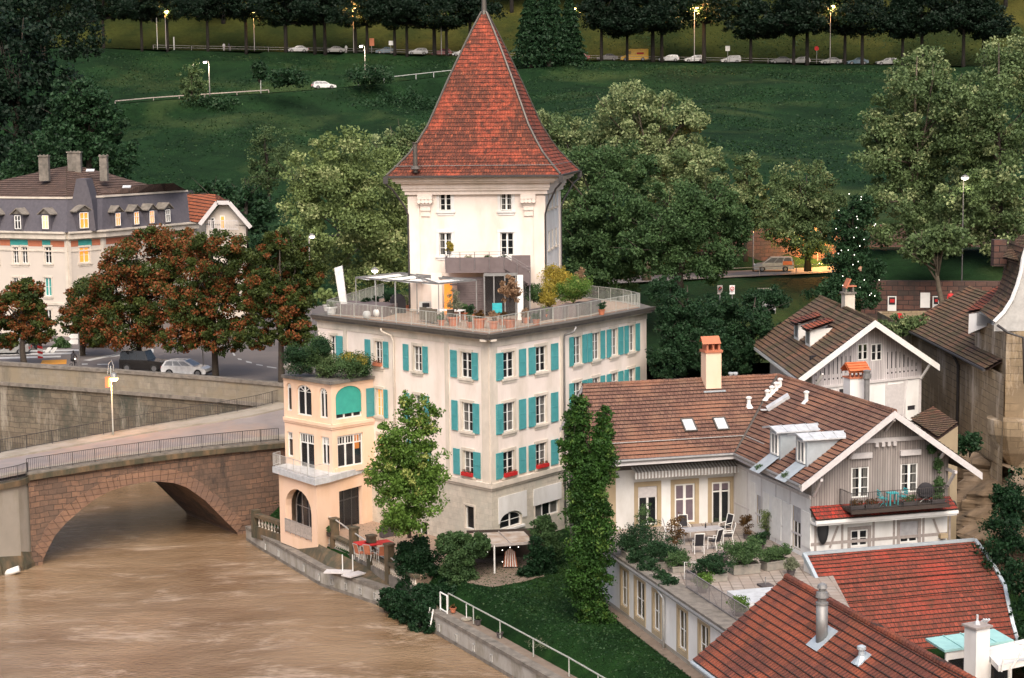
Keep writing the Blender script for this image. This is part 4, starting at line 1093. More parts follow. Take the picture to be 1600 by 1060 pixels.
def inn(p,d): v=(cen-qz(p,0)); v.z=0; v.normalize(); return qz(p,17.34)+v*d
EI=[inn(p,1.15) for p in E]
fb=MB(); fb.face([qz(p,17.352) for p in EI]+[Vector((R3.x-1.6,R3.y+3.5,17.352)),Vector((1.4,149.5,17.352)),Vector((-9.8,147.6,17.352))]); obj('terrace_floor',fb,MAT['deck_wood'],TH)
rail_fence('terrace_railing','',EI+[Vector((R3.x-2.2,R3.y+3.2,17.35)),Vector((2.5,148,17.35))],1.1,'rail_pale',post=1.65,bars=.16,parent=TH,topw=.045,pr=.028,br=.010)
rail_fence('terrace_railing','',[EI[0],Vector((-10.5,146.5,17.35))],1.1,'rail_pale',post=1.65,bars=.16,parent=TH,topw=.045,pr=.028,br=.010)
# rain pipes
def pipe(T,pts,r=.06,mat='steel',nm='downpipe'):
    mb=MB(); mb.tube(pts,r,8); return obj(nm,mb,MAT[mat],T,smooth=True)
u=FL.u(610,16); pipe(TH,[FL.p(u,17.05,.85),FL.p(u,16.85,.8),FL.p(u-.35,16.5,.2),FL.p(u-.45,16.1,.12),FL.p(u-.45,8,.12)],.07,'sandstone')
pipe(TH,[FR.p(FR.L+.1,17.1,.95),FR.p(FR.L-.05,16.75,.85),FR.p(FR.L-.25,16.5,.2),FR.p(FR.L-.28,16.2,.14),FR.p(FR.L-.28,3,.14)],.075,'steel')
# white panels on the ground floor
mb=MB(); r=rect(FR,778,822,772,803); zt=r[3]; aw=rect(FR,781,815,800,824)
a=arc(aw[0]-.05,aw[1]+.05,aw[3]-.55,.6,12)
for (p0,q0),(p1,q1) in zip(a[:-1],a[1:]): mb.hexa([FR.p(p0,q0,.02),FR.p(p1,q1,.02),FR.p(p1,q1,.07),FR.p(p0,q0,.07),FR.p(p0,zt,.02),FR.p(p1,zt,.02),FR.p(p1,zt,.07),FR.p(p0,zt,.07)])
fbox(mb,FR,r[0],aw[0]-.05,aw[3]-.6,zt,.02,.07); fbox(mb,FR,aw[1]+.05,r[1],aw[3]-.6,zt,.02,.07)
r=rect(FR,832.5,876,759,785); fbox(mb,FR,r[0],r[1],r[2],r[3],.02,.08)
fbox(mb,FR,aw[0]-.15,aw[1]+.15,aw[2]-.15,aw[2],-.02,.2)
obj('white_panel',mb,MAT['plaster_white'],TH)
# ---------------------------------------------------------------- annex (bay toward the river)
A0,A1=P(439,586,z=13.4),P(516,597.5,z=13.4)
u2=FL.u(586,13.2); A2=FL.p(u2,13.4); A3=qz(A0,0)+(A2-A1); 
AL,AR=Face(qz(A1,0)+ (qz(A0,0)-qz(A1,0)).normalized()*.0,A0),Face(A1,A2)
nL,nR=AL.n,AR.n
w1=qz(A1,0)-nL*.22-nR*.22; w0=qz(A0,0)-nL*.22+AL.d*-.0; w2=qz(A2,0)-nR*.22
w0=w1+(qz(A0,0)-qz(A1,0))*.965
GL,GR=Face(w1,w0),Face(w1,w2)
amb=MB(); aops={id(GL):[],id(GR):[]}; aw_=[]
def addw(F,x0,x1,y0,y1,**k):
    r=rect(F,x0,x1,y0,y1)
    if r[1]-r[0]>.1:
        aops[id(F)].append(r+((k['rise'],) if k.get('rise') else ())); aw_.append((F,r,k))
addw(GL,448,455.5,599,642.5,rise=.35,nx=1,ny=1); addw(GL,464,486.6,602,650,rise=.5,nx=2,ny=1,dbl=1); addw(GL,499,511.5,606.5,654,rise=.4,nx=2,ny=1)
addw(GR,524.5,565.5,603,654,rise=.75,nx=3,ny=1)
addw(GL,453-4,457.5,675,714,nx=1,ny=1,trans=1); addw(GL,467.5,491,677.5,733.6,nx=2,trans=1,ny=1,dbl=1); addw(GL,502,514.6,683,727,nx=2,trans=1,ny=1)
addw(GR,527.5,567.5,679,729,nx=3,trans=1,ny=1,lit=1)
ZA=AL.uv(478,742)[1]
ZA=6.9
for F in (GL,GR): wall(amb,F,0,F.L,ZA-.2,13.2,[o for o in aops[id(F)]],.26,0,0)
w3=w0+(w2-w1); amb.face([qz(w0,2),qz(w3,2),qz(w3,13.2),qz(w0,13.2)][::-1],0)
# ground floor stands forward
g1=P(497,840,z=2.75); 
g1=P(496.5,852,z=2.15); g0=P(438,829.5,z=2.15); 
g1,g0=qz(g1,0),qz(g0,0)
g2=FL.p(FL.u(581,5),0); 
HL,HR=Face(g1,g0),Face(g1,g2)
ra_=rect(HL,446,486.8,765.5,836); rd_=rect(HR,530.5,566,763.5,829)
gz0=1.9
raa=(ra_[0],ra_[1],max(ra_[2],2.2),ra_[3])
wall(amb,HL,0,HL.L,1.3,ZA-.45,[raa+(1.5,)],.5,0,0); wall(amb,HR,0,HR.L,1.3,ZA-.45,[(rd_[0],rd_[1],max(2.5,rd_[2]),rd_[3])],.4,0,0)
g3=g0+(g2-g1); amb.face([qz(g0,1),qz(g3,1),qz(g3,6.5),qz(g0,6.5)][::-1],0)
obj('annex_wall',amb,[MAT['plaster_peach']],TH)
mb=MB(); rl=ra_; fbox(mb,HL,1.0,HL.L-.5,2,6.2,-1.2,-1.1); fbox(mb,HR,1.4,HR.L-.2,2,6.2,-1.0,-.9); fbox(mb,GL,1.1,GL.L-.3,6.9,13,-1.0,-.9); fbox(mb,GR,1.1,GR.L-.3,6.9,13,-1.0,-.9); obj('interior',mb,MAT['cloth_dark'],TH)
for F,r,k in aw_:
    tr=(r[3]-(r[3]-r[2])*.27) if k.get('trans') else None
    o=window(TH,F,*r,nx=k['nx'],ny=1,rise=k.get('rise',0),trans=tr,fw=.1,mull=.14,gm=MAT['glass'],curtain=False)
    if tr:
        mb=MB(); n=k['nx']*3
        for i in range(1,n):
            if i%3: u=r[0]+(r[1]-r[0])*i/n; fbox(mb,F,u-.03,u+.03,tr,r[3]-.1,-.155,-.11)
        obj('glazing_bar',mb,MAT['white_paint'],o)
    if k.get('rise') and F is GL:
        mb=MB(); zr=r[3]-k['rise']; c=(r[0]+r[1])/2; w=(r[1]-r[0])/2
        for a_ in (.8,1.57,2.34): 
            mb.bar(F.p(c,zr,-.12),F.p(c+math.cos(a_)*w*.9,zr+math.sin(a_)*k['rise']*.85,-.12),.05)
        obj('fan_bar',mb,MAT['white_paint'],o)
    if k.get('lit'):
        mb=MB(); fbox(mb,F,r[0]+(r[1]-r[0])*.70,r[1]-.15,r[3]-1.15,r[3]-.12,-.30,-.27); obj('lit_shade',mb,MAT['glass_lit'],o)
# teal roller awning inside the big arch
r=aw_[3][1]; F=GR; mb=MB(); zr=r[3]-.75; zb=r[2]+.42
pts=[(r[0]+.02,zb)]+arc(r[0]+.02,r[1]-.02,zr,.73,12)+[(r[1]-.02,zb)]
mb.face([F.p(a,b,-.07) for a,b in pts]); fbox(mb,F,r[0]+.03,r[1]-.03,zb-.05,zb+.03,-.09,-.04); obj('awning',mb,MAT['awning_teal'],TH)
# balcony doors / arch glazing at ground level
window(TH,HL,raa[0],raa[1],raa[2],raa[3],nx=4,ny=1,depth=.9,rise=1.5,fw=.06,mull=.05,fm=MAT['wood_grey'])
window(TH,HR,rd_[0],rd_[1],max(2.5,rd_[2]),rd_[3],nx=3,ny=1,depth=.35,fw=.08,mull=.1,fm=MAT['rail_dark'],trans=rd_[3]-.8)
# cornices of the annex
mb=MB()
for F in (GL,GR):
    zc=10.05; zc=GL.uv(478,659)[1]
    fbox(mb,F,-.14,F.L,zc-.12,zc+.1,-.02,.14); fbox(mb,F,-.09,F.L,zc-.26,zc-.12,-.02,.08)
    fbox(mb,F,-.05,F.L,13.0,13.2,-.02,.05); 
r=rect(GR,525,568,731,736); fbox(mb,GR,r[0]-.1,r[1]+.1,r[2]-.05,r[3]+.1,-.02,.12)
obj('annex_cornice',mb,MAT['plaster_peach'],TH)
mb=MB(); mb.prism([(p.x,p.y) for p in (A0,A1,A2,A3)],13.2,13.42); obj('annex_roof',mb,MAT['slab'],TH)
# white balcony slab with railing
o0,o1=P(434,741,z=6.5),P(495.5,759.5,z=6.5); bl=[qz(g0,0)+(qz(o0,0)-qz(g0,0))*1.0,qz(o1,0)+HL.n*.15]
bl=[g0+HL.n*.35+(g0-g1).normalized()*.3, g1+HL.n*.35+HR.n*.3, g1+HR.n*.3+(g2-g1)*.18, g2+HR.n*.05, g3]
mb=MB(); mb.prism([(p.x,p.y) for p in bl],ZA-.45,ZA-.02); obj('balcony',mb,MAT['zinc_white'],TH)
bp0=bl[0]+HL.n*-.1; bp1=bl[1]+HL.n*-.1-HR.n*.05
rail_fence('balcony_railing','',[qz(bl[0]+(w0-bl[0])*.6,ZA),qz(bl[0]-HL.n*.08,ZA),qz(bl[1]-HL.n*.08-HR.n*.1,ZA),qz(bl[2]-HR.n*.1,ZA)],.95,'steel_pale',post=1.0,bars=.12,parent=TH,topw=.04,pr=.02,br=.008)
rail_fence('arch_railing','',[HL.p(raa[0],gz0+.35,.06),HL.p(raa[1],gz0+.35,.06)],1.0,'wood_grey',post=.8,bars=.1,parent=TH,topw=.06,pr=.03,br=.02)
shutter(TH,GR,*sorted((GR.u(571.5,11.5),GR.u(583.5,11.5))),ROW[2][0]-.04,ROW[2][1]+.04)
# ---------------------------------------------------------------- tower
TFd=Vector((.99,-.142,0)).normalized(); TBd=Vector((.142,.99,0)).normalized()
tr_=P(851,400,Y=133.0); TB1=Vector((tr_.x,133.0,0)); tl_=P(641,400,Y=134.4); TB0=Vector((tl_.x,134.4,0))
sidel=10.0; TB2=TB1+TBd*sidel; TB3=TB0+TBd*sidel
TF,TS=Face(TB0,TB1),Face(TB1,TB2)
ZT1=27.0
tmb=MB(); tops=[]
tw=[(686.9,705.2,302,330,0),(782,799.8,300.5,329,0),(686,706,364,399.5,0),(782,802.6,363,399.5,0)]
for x0,x1,y0,y1,_ in tw: tops.append(rect(TF,x0,x1,y0,y1))
for i in (0,2): tops[i]=(tops[i][0],tops[i][1],(tops[i][2]+tops[i+1][2])/2,(tops[i][3]+tops[i+1][3])/2); tops[i+1]=(tops[i+1][0],tops[i+1][1],tops[i][2],tops[i][3])
wall(tmb,TF,0,TF.L,17,ZT1,tops,.25,0,1)
sops=[]
for k in range(3):
    for j in range(3):
        u0=2.2+j*2.3; sops.append((u0,u0+1.0,tops[0][2]-k*3.05,tops[0][3]-k*3.05))
wall(tmb,TS,0,TS.L,17,ZT1,sops,.15,2,1)
for a,b in ((TB2,TB3),(TB3,TB0)): tmb.face([qz(a,17),qz(b,17),qz(b,ZT1),qz(a,ZT1)],0)
obj('tower_wall',tmb,[MAT['plaster_pink'],MAT['sandstone'],MAT['plaster_white']],TH)
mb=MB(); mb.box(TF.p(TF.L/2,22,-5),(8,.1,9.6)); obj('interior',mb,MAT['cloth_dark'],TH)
for i,r in enumerate(tops): window(TH,TF,*r,nx=2,ny=3,mull=.14,curtain=i in(1,2)); surround(TH,TF,*r,w=.22,mat=MAT['plaster_white'])
for r in sops:
    window(TH,TS,*r,nx=2,ny=3,depth=.12)
    mb=MB(); fbox(mb,TS,r[0]-.15,r[1]+.15,r[2]-.14,r[2],0,.14); obj('window_sill',mb,MAT['sandstone'],TH)
mb=MB()   # pilasters, capitals, consoles, entablature
for F,pads in ((TF,((0,.78),(TF.L-.78,TF.L))),(TS,((0,.7),(TS.L-.7,TS.L)))):
    for i,(a,b) in enumerate(pads):
        fbox(mb,F,a-(.1 if i==0 else 0),b+(.1 if i==1 else 0),17.4,26.0,-.02,.09)
for c in (1.25,TF.L-1.15):
    F=TF
    for k,(w,p) in enumerate(((.34,.1),(.38,.18),(.42,.28))):
        fbox(mb,F,c-w,c+w,24.5+k*.42,24.92+k*.42,-.02,p)
    fbox(mb,F,c-.56,c+.56,25.78,26.12,-.02,.42); 
    for q in (-.42,-.14,.14,.42): mb.tube([F.p(c+q,25.62,.0),F.p(c+q,25.62,.44)],.16,8)
cor=[(26.12,26.42,.28),(26.42,26.60,.42),(26.60,26.98,.50),(26.98,27.12,.85),(27.12,27.3,1.05),(27.3,27.5,1.2)]
c4=[TB0,TB1,TB2,TB3]; cc=sum(c4,Vector())/4
for z0,z1,p in cor:
    q=[]
    for v in c4:
        q.append(v+TFd*(p if (v-cc).dot(TFd)>0 else -p)+TBd*(p if (v-cc).dot(TBd)>0 else -p))
    mb.prism([(v.x,v.y) for v in q],z0,z1)
obj('cornice',mb,MAT['plaster_pink'],TH)
# bell-cast pyramid roof: half widths against height, traced
e0,e1=P(599,273.5,z=27.65),P(876,274,z=27.65); he=1.42
hw0=5.05+he
prof=[(0,1.0),(.055,.90),(.13,.775),(.20,.69),(.30,.585),(.42,.495),(.58,.375),(.75,.24),(.90,.115),(1.0,.025)]
apex=39.75; z_e=27.55
fine=[]
for (a,b),(c,d) in zip(prof[:-1],prof[1:]):
    for k in range(4): fine.append((a+(c-a)*k/4,b+(d-b)*k/4))
fine.append(prof[-1])
def rp(i,f,lift=0):
    t,w=f; ax,ay=((-1,-1),(1,-1),(1,1),(-1,1))[i]; h=hw0*w+lift*.6
    v=cc+TFd*h*ax+TBd*h*ay; return qz(v,z_e+(apex-z_e)*t+lift)
tm=MB(); dist=0
course=.32
# resample so each ring is one course
pts=[(hw0*w,z_e+(apex-z_e)*t) for t,w in fine]; S=[0]
for a,b in zip(pts[:-1],pts[1:]): S.append(S[-1]+math.hypot(a[0]-b[0],a[1]-b[1]))
nc=int(S[-1]/course)
def at_s(s):
    for k in range(len(S)-1):
        if s<=S[k+1] or k==len(S)-2:
            t=(s-S[k])/(S[k+1]-S[k]); return (pts[k][0]+(pts[k+1][0]-pts[k][0])*t,pts[k][1]+(pts[k+1][1]-pts[k][1])*t)
def corner(i,h,z): ax,ay=((-1,-1),(1,-1),(1,1),(-1,1))[i]; return qz(cc+TFd*h*ax+TBd*h*ay,z)
for c in range(nc):
    h0,z0=at_s(c*course); h1,z1=at_s((c+1)*course)
    for i in range(4):
        j=(i+1)%4; a,b=corner(i,h0+.035,z0+.02),corner(j,h0+.035,z0+.02); d,e=corner(i,h1,z1),corner(j,h1,z1)
        tm.face([a,b,e,d],0,[(-h0,c),(h0,c),(h1,c+1),(-h1,c+1)])
        a2,b2=corner(i,h0-.01,z0-.02),corner(j,h0-.01,z0-.02); tm.face([a2,b2,b,a],0,[(0,c+.02)]*4)
RT=obj('tower_roof',tm,MAT['tile_tower'],TH)
mb=MB()
for i in range(4):
    q=[corner(i,h+.02,z+.05) for h,z in pts]; mb.tube(q,[.09]*len(q),6)
q=[corner(i,0,0) for i in range(1)]
mb.lathe(qz(cc,apex-.9),[(.42,0),(.30,.5),(.2,1.1),(.16,2.2),(.2,2.4),(.10,2.6),(.06,4.2)],10)
obj('hip_flashing',mb,MAT['gutter'],RT)
gb=MB(); hh=hw0+.06
for i in range(4):
    j=(i+1)%4; a,b=corner(i,hh,27.5),corner(j,hh,27.5); gb.bar(a,b,.18,.14)
obj('gutter',gb,MAT['rail_dark'],TH)
for i,sg in ((0,-1),(1,1),(2,1)):
    a=corner(i,hh,27.45); pil=(TB0,TB1,TB2)[i]; d=(pil-qz(a,0)); 
    mb=MB(); mb.tube([a,a+Vector((0,0,-.5)),a+d*.3+Vector((0,0,-.9)),a+d*.8+Vector((0,0,-2.2)),qz(pil,24.6)+ (qz(a,0)-pil)*.06,qz(pil,17.6)+(qz(a,0)-pil)*.06],.075,7); mb.box(a+Vector((0,0,-.2)),(.36,.36,.5)); obj('downpipe',mb,MAT['rail_dark'],TH,smooth=False)
# eyebrow hatch, flue, small vent
mb=MB(); c=P(755,228,Y=cc.y-hw0*.63); 
for k in range(8):
    a0,a1=math.pi*k/8,math.pi*(k+1)/8
    mb.hexa([c+Vector((-.5*math.cos(a0),-.15,-.3)),c+Vector((-.5*math.cos(a1),-.15,-.3)),c+Vector((-.5*math.cos(a1),1.3,-.3)),c+Vector((-.5*math.cos(a0),1.3,-.3)),
             c+Vector((-.5*math.cos(a0),-.15,-.3+.5*math.sin(a0)+.01)),c+Vector((-.5*math.cos(a1),-.15,-.3+.5*math.sin(a1)+.01)),c+Vector((-.5*math.cos(a1),1.3,-.3+.5*math.sin(a1)+.01)),c+Vector((-.5*math.cos(a0),1.3,-.3+.5*math.sin(a0)+.01))])
obj('roof_hatch',mb,MAT['zinc_white'],RT)
c=P(649,257,Y=cc.y-hw0*.9); mb=MB(); mb.tube([c-Vector((0,0,.6)),c+Vector((0,0,1.55))],.17,10); mb.tube([c+Vector((0,0,1.55)),c+Vector((0,0,1.62))],.24,10); mb.lathe(c+Vector((0,0,-.35)),[(.4,0),(.2,.25)],8); obj('flue',mb,MAT['gutter'],RT)
c=P(845,224,Y=cc.y-.5); mb=MB(); mb.tube([c-Vector((0,0,.8)),c+Vector((0,0,.25))],.09,8); mb.box(c+Vector((0,0,.3)),(.4,.4,.08)); obj('vent',mb,MAT['steel'],RT)
# snow guard line near the eaves
mb=MB(); h,z=at_s(.85)
for i in range(4): mb.bar(corner(i,h+.1,z+.12),corner((i+1)%4,h+.1,z+.12),.04)
obj('snow_guard',mb,MAT['steel'],RT)
# ---------------------------------------------------------------- balcony, stair and glazed room on the terrace
ZF=17.36; mb=MB(); YB=130.6
a=P(696,421,Y=YB); b=P(762,421,Y=YB); c=P(829,412,Y=132.0); zb=a.z
mb.prism([(a.x,YB),(b.x+1.2,YB-.2),(c.x,131.6),(c.x,133.2),(a.x,134.2)],zb-.28,zb)
o=obj('tower_balcony',mb,MAT['wood_panel'],TH)
mb=MB()
def panel(mb,p,q,h,t=.05): mb.hexa([p,q,q+Vector((0,t,0)),p+Vector((0,t,0)),p+Vector((0,0,h)),q+Vector((0,0,h)),q+Vector((0,t,h)),p+Vector((0,t,h))])
p0=Vector((a.x,YB,zb)); p1=Vector((b.x+1.2,YB-.2,zb)); 
panel(mb,p0,p1,.85); panel(mb,Vector((a.x,YB+.1,zb)),Vector((a.x+.05,134,zb)),.85)
s0=p1; s1=P(829,446,Y=129.6); mb.hexa([s0,s1,s1+Vector((0,.05,0)),s0+Vector((0,.05,0)),s0+Vector((0,0,.9)),s1+Vector((0,0,.9)),s1+Vector((0,.05,.9)),s0+Vector((0,.05,.9))])
mb.hexa([s0+Vector((0,.9,-.25)),s1+Vector((0,.9,-.25)),s1+Vector((0,1,-.25)),s0+Vector((0,1,-.25)),s0+Vector((0,.9,.1)),s1+Vector((0,.9,.1)),s1+Vector((0,1,.1)),s0+Vector((0,1,.1))])
for k in range(9):
    q=s0.lerp(s1,(k+.5)/9); mb.box(q+Vector((0,.5,-.05)),(.3,.9,.05))
c1=P(800,413,Y=132.1); c2=P(829,418,Y=132.1); panel(mb,qz(c1,zb-.05),qz(c2,zb-.05),.9)
obj('stair_parapet',mb,MAT['wood_panel'],o)
rail_fence('top_rail','',[p0+Vector((0,-.08,0)),p1+Vector((0,-.08,0)),s1+Vector((0,-.08,0))],1.25,'rail_grey',post=1.2,bars=0,rails=(1.0,.85),parent=TH,topw=.03,pr=.025)
# glazed room below
GF=Face((P(757,470,Y=130).x,130.0),(P(828,470,Y=130).x,130.0)); mb=MB()
for u_ in (0,.7,1.5,2.3,GF.L): fbox(mb,GF,u_-.05,u_+.05,ZF,zb-.3,-.1,.0)
fbox(mb,GF,0,GF.L,zb-.5,zb-.28,-.12,.02); o=obj('glazed_room',mb,MAT['steel'],TH)
mb=MB(); mb.box(GF.p(GF.L/2,(ZF+zb)/2-.15,-1.2),(GF.L-.1,2.2,zb-ZF-.4)); obj('pane',mb,MAT['glass'],o)
SF=Face((P(703,470,Y=131).x,131.0),(P(757,470,Y=131).x,131.0)); mb=MB(); 
for k in range(16): z=ZF+k*.17; fbox(mb,SF,.6 if k<13 else 0,SF.L,z,z+.13,-.05,.0)
fbox(mb,SF,.55,SF.L,ZF,ZF+2.8,-.12,-.06); obj('slatted_screen',mb,MAT['wood_panel'],TH)
mb=MB(); fbox(mb,SF,-.45,.15,ZF,ZF+2.35,-1.0,-.95); obj('lit_doorway',mb,MAT['glass_lit'],TH)
mb=MB(); fbox(mb,SF,-1.35,-.55,ZF,zb-.3,-.3,.1); obj('pillar',mb,MAT['plaster_pink'],TH)
mb=MB(); q=P(813,470,Y=127.5); mb.box((q.x,127.5,ZF+1.6),(.42,.3,3.2),0,0); obj('white_post',mb,MAT['white_paint'],TH)
# ================================================================= L-SHAPED TERRACE HOUSE
ax=Vector((-.276,.961,0)); gx=Vector((.961,.276,0))     # wing axis (away), gable direction (right)
ZTER=6.1; ZEV=10.8; ZR=14.7
LH=thing('terrace_house','white and grey timber house with two brown tiled wings and a paved terrace','building',(16.9,104,2.6))
K0=Vector((13.9,111.4,0)); ldir=Vector((.965,.26,0)).normalized()
Lw=K0-ldir*8.9
G0=Vector((17.0,100.7,0)); G1=G0+gx*8.75
FA=Face(Lw,K0); FB=Face(K0,G0); FG=Face(G0,G1)
mb=MB(); oA=[]
def rr(F,x0,x1,y0,y1): return rect(F,x0,x1,y0,y1)
wA=[rr(FA,997,1027,760,821),rr(FA,1054,1086,756,817),rr(FA,1112,1141,753,819)]
wB=[rr(FB,1183,1191,775,820),rr(FB,1239,1251,792,858)]
wB=[(r[0],r[1],max(r[2],ZTER+.05),r[3]) for r in wB]
wall(mb,FA,0,FA.L,2.4,ZEV-1.0,wA,.22,0,1); wall(mb,FB,0,FB.L,2.4,ZEV-.9,wB,.18,0,1)
wall(mb,FA,0,FA.L,ZEV-1.0,ZEV+.1,[],.2,2); wall(mb,FB,0,FB.L,ZEV-.9,ZEV+.1,[],.2,3)
obj('wall',mb,[MAT['plaster_white'],MAT['sandstone_olive'],MAT['cladding_dark'],MAT['planks_grey']],LH)
mb=MB()
for x0,x1 in ((946,966),(1148,1152)): pass
for i,r in enumerate(wA):
    for a,b,c,d in ((r[0]-.26,r[0],r[2]-.35,r[3]+.3),(r[1],r[1]+.26,r[2]-.35,r[3]+.3),(r[0],r[1],r[3],r[3]+.3),(r[0],r[1],r[2]-.35,r[2])): fbox(mb,FA,a,b,c,d,-.01,.03)
a,b=FA.u(938,8),FA.u(962,8); fbox(mb,FA,a,b,ZTER,ZEV-1.0,-.01,.04)
obj('window_surround',mb,MAT['sandstone_olive'],LH)
window(LH,FA,*wA[0],nx=2,ny=1,mull=.14,depth=.12,fw=.09); window(LH,FA,*wA[1],nx=2,ny=1,trans=wA[1][2]+1.5,mull=.18,depth=.12,fw=.11,gm=MAT['blind_purple']); window(LH,FA,*wA[2],nx=2,ny=1,trans=wA[2][3]-.62,mull=.16,depth=.12,fw=.11)
mb=MB(); r=wA[0]; fbox(mb,FA,r[0]+.02,r[1]-.02,r[3]-.72,r[3]-.02,-.1,-.04); obj('roller_blind',mb,MAT['wood_pale'],LH)
mb=MB(); r=wA[2]; fbox(mb,FA,r[0]+.12,r[1]-.12,r[3]-.52,r[3]-.1,-.11,-.09); obj('roller_blind',mb,MAT['blind_purple'],LH)
for r in wB: window(LH,FB,*r,nx=2,ny=3,depth=.1,mull=.1); mb=MB(); fbox(mb,FB,r[0]+.02,r[1]-.02,r[3]-.9,r[3]-.02,-.1,-.03); obj('roller_blind',mb,MAT['blind_grey'],LH)
mb=MB(); # folded white shutters and half-timbering on the side wall
for x0,x1,y0,y1 in ((1172,1180,753,812),(1193,1201,770,818),(1207,1221,778,842),(1224,1237,786,850),(1254,1267,800,855)):
    mb=MB(); r=rr(FB,x0,x1,y0,y1); fbox(mb,FB,r[0],r[1],max(r[2],ZTER),r[3],.0,.05)
    obj('folding_shutter',mb,MAT['white_paint'],LH)
mb=MB(); 
for k in range(46):
    u=FB.L*(k+.5)/46; fbox(mb,FB,u-.06,u+.06,ZEV-1.13,ZEV-.95,.0,.06)
fbox(mb,FB,0,FB.L,ZEV-.97,ZEV-.9,0,.09); obj('fretwork',mb,MAT['wood_pale'],LH)
mb=MB(); 
for z in (7.3,): fbox(mb,FB,0,FB.L,z-.06,z+.06,0,.02)
for u in (.05,2.1,4.2,6.3,8.3): fbox(mb,FB,u,u+.13,ZTER,ZEV-1.1,0,.025)
obj('timber_frame',mb,MAT['wood_pale'],LH)
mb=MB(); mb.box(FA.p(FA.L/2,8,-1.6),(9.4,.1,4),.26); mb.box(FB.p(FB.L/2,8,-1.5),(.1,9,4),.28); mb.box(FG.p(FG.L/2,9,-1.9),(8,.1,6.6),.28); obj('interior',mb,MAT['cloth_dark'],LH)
# gable front
def gz_(u):   # roof underside height on the gable plane
    ua=FG.u(1386,14); return 0
AP=P(1398,645,Y=100.9); uAP=(qz(AP,0)-G0).dot(gx)
slopeL=(ZR-ZEV)/(uAP+.9+.15); 
def ztop(u): return ZR-.22-abs(u-uAP)*( (ZR-ZEV)/(uAP+1.15) if u<uAP else (ZR-10.75)/(FG.L+1.55-uAP))
wG=[rr(FG,1330,1358,716,778),rr(FG,1407,1434,711,770)]
lG=[rr(FG,1329,1356,828,854),rr(FG,1406,1434,815,848)]
zst=FG.uv(1380,800)[1]
mb=MB(); wall(mb,FG,0,FG.L,2.4,zst,lG,.15,0,0); wall(mb,FG,0,FG.L,zst,ztop(0),wG,.12,1,1)
zf0=ztop(0); 
for k in range(20):
    a=FG.L*k/20; b=FG.L*(k+1)/20; 
    if ztop(a)>zf0-.01 or ztop(b)>zf0-.01: mb.face([FG.p(a,zf0),FG.p(b,zf0),FG.p(b,max(zf0,ztop(b))),FG.p(a,max(zf0,ztop(a)))],1)
obj('gable_wall',mb,[MAT['plaster_white'],MAT['planks_grey']],LH)
for r in wG: window(LH,FG,*r,nx=2,ny=4,depth=.08,mull=.16,fw=.08,curtain=True); mb=MB(); fbox(mb,FG,r[0]-.1,r[1]+.1,r[3],r[3]+.32,.0,.2); obj('roller_box',mb,MAT['wood_pale'],LH)
window(LH,FG,*lG[0],nx=2,ny=2,depth=.1,mull=.14); window(LH,FG,*lG[1],nx=2,ny=1,depth=.1)
mb=MB(); r=lG[1]; fbox(mb,FG,r[0]+.02,r[1]-.02,r[2]+.3,r[3],-.08,-.03); obj('roller_blind',mb,MAT['blind_grey'],LH)
mb=MB(); r=lG[0]
for r in lG:
    for a,b,c,d in ((r[0]-.2,r[0],r[2]-.2,r[3]+.2),(r[1],r[1]+.2,r[2]-.2,r[3]+.2),(r[0],r[1],r[3],r[3]+.2)): fbox(mb,FG,a,b,c,d,-.01,.03)
z=FG.uv(1380,842)[1]; fbox(mb,FG,0,FG.L,z-.09,z+.09,0,.02)
for x0,y0,x1,y1 in ((1296,856,1309,822),(1458,811,1471,845)):
    a=FG.uv(x0,y0); b=FG.uv(x1,y1); mb.bar(FG.p(*a,.03),FG.p(*b,.03),.12,.06,up=(0,-1,0))
for x in (1274,1316,1365,1397,1443,1484): u=FG.u(x,8.3); fbox(mb,FG,u-.07,u+.07,6,zst-.3,0,.025)
obj('timber_frame',mb,MAT['wood_grey'],LH)
mb=MB(); zc=FG.uv(1340,700)[1]+1.2
zc=FG.uv(1370,688)[1]
fbox(mb,FG,FG.u(1340,zc),FG.u(1450,zc),zc-.12,zc+.12,0,.14)
for x in (1368,1378,1387,1396): u=FG.u(x,zc-.3); fbox(mb,FG,u-.1,u+.1,zc-.36,zc-.12,0,.22)
for u_,zz in ((0.12,11.0),(FG.L-.12,10.9)):
    mb.bar(FG.p(u_,zz,1.0),FG.p(u_,zz-1.1,.05),.14)
    mb.bar(FG.p(u_,zz,.0),FG.p(u_,zz,1.1),.16)
mb.bar(FG.p(uAP,ZR-.5,0),FG.p(uAP,ZR-.5,1.1),.16); mb.bar(FG.p(uAP,ZR-.6,.9),FG.p(uAP,ZR-1.3,.05),.12)
obj('timber_bracket',mb,MAT['wood_pale'],LH)
for x in (1326,1462): mb=MB(); u=FG.u(x,zc-.5); mb.bar(FG.p(u,ztop(u)-.05,1.05),FG.p(u,ztop(u)-1.0,.05),.13); obj('timber_bracket',mb,MAT['wood_pale'],LH)
# red tiled strip between the storeys
mb=MB(); zs0=FG.uv(1300,790)[1]
o_=.95
tiled(mb,[FG.p(-.1,zst+.62,.02),FG.p(FG.L+.1,zst+.62,.02),FG.p(FG.L+.1,zst+.02,o_),FG.p(-.1,zst+.02,o_)],.3,.03,0)
obj('pent_roof',mb,MAT['tile_strip_red'],LH)
mb=MB(); fbox(mb,FG,-.15,FG.L+.15,zst-.2,zst-.02,.86,1.0); fbox(mb,FG,-.1,FG.L+.1,zst-.32,zst-.2,0,.9); 
fbox(mb,FG,-.12,-.06,zst-1.2,zst,0,.9) if False else None
obj('fascia',mb,MAT['plaster_white'],LH)
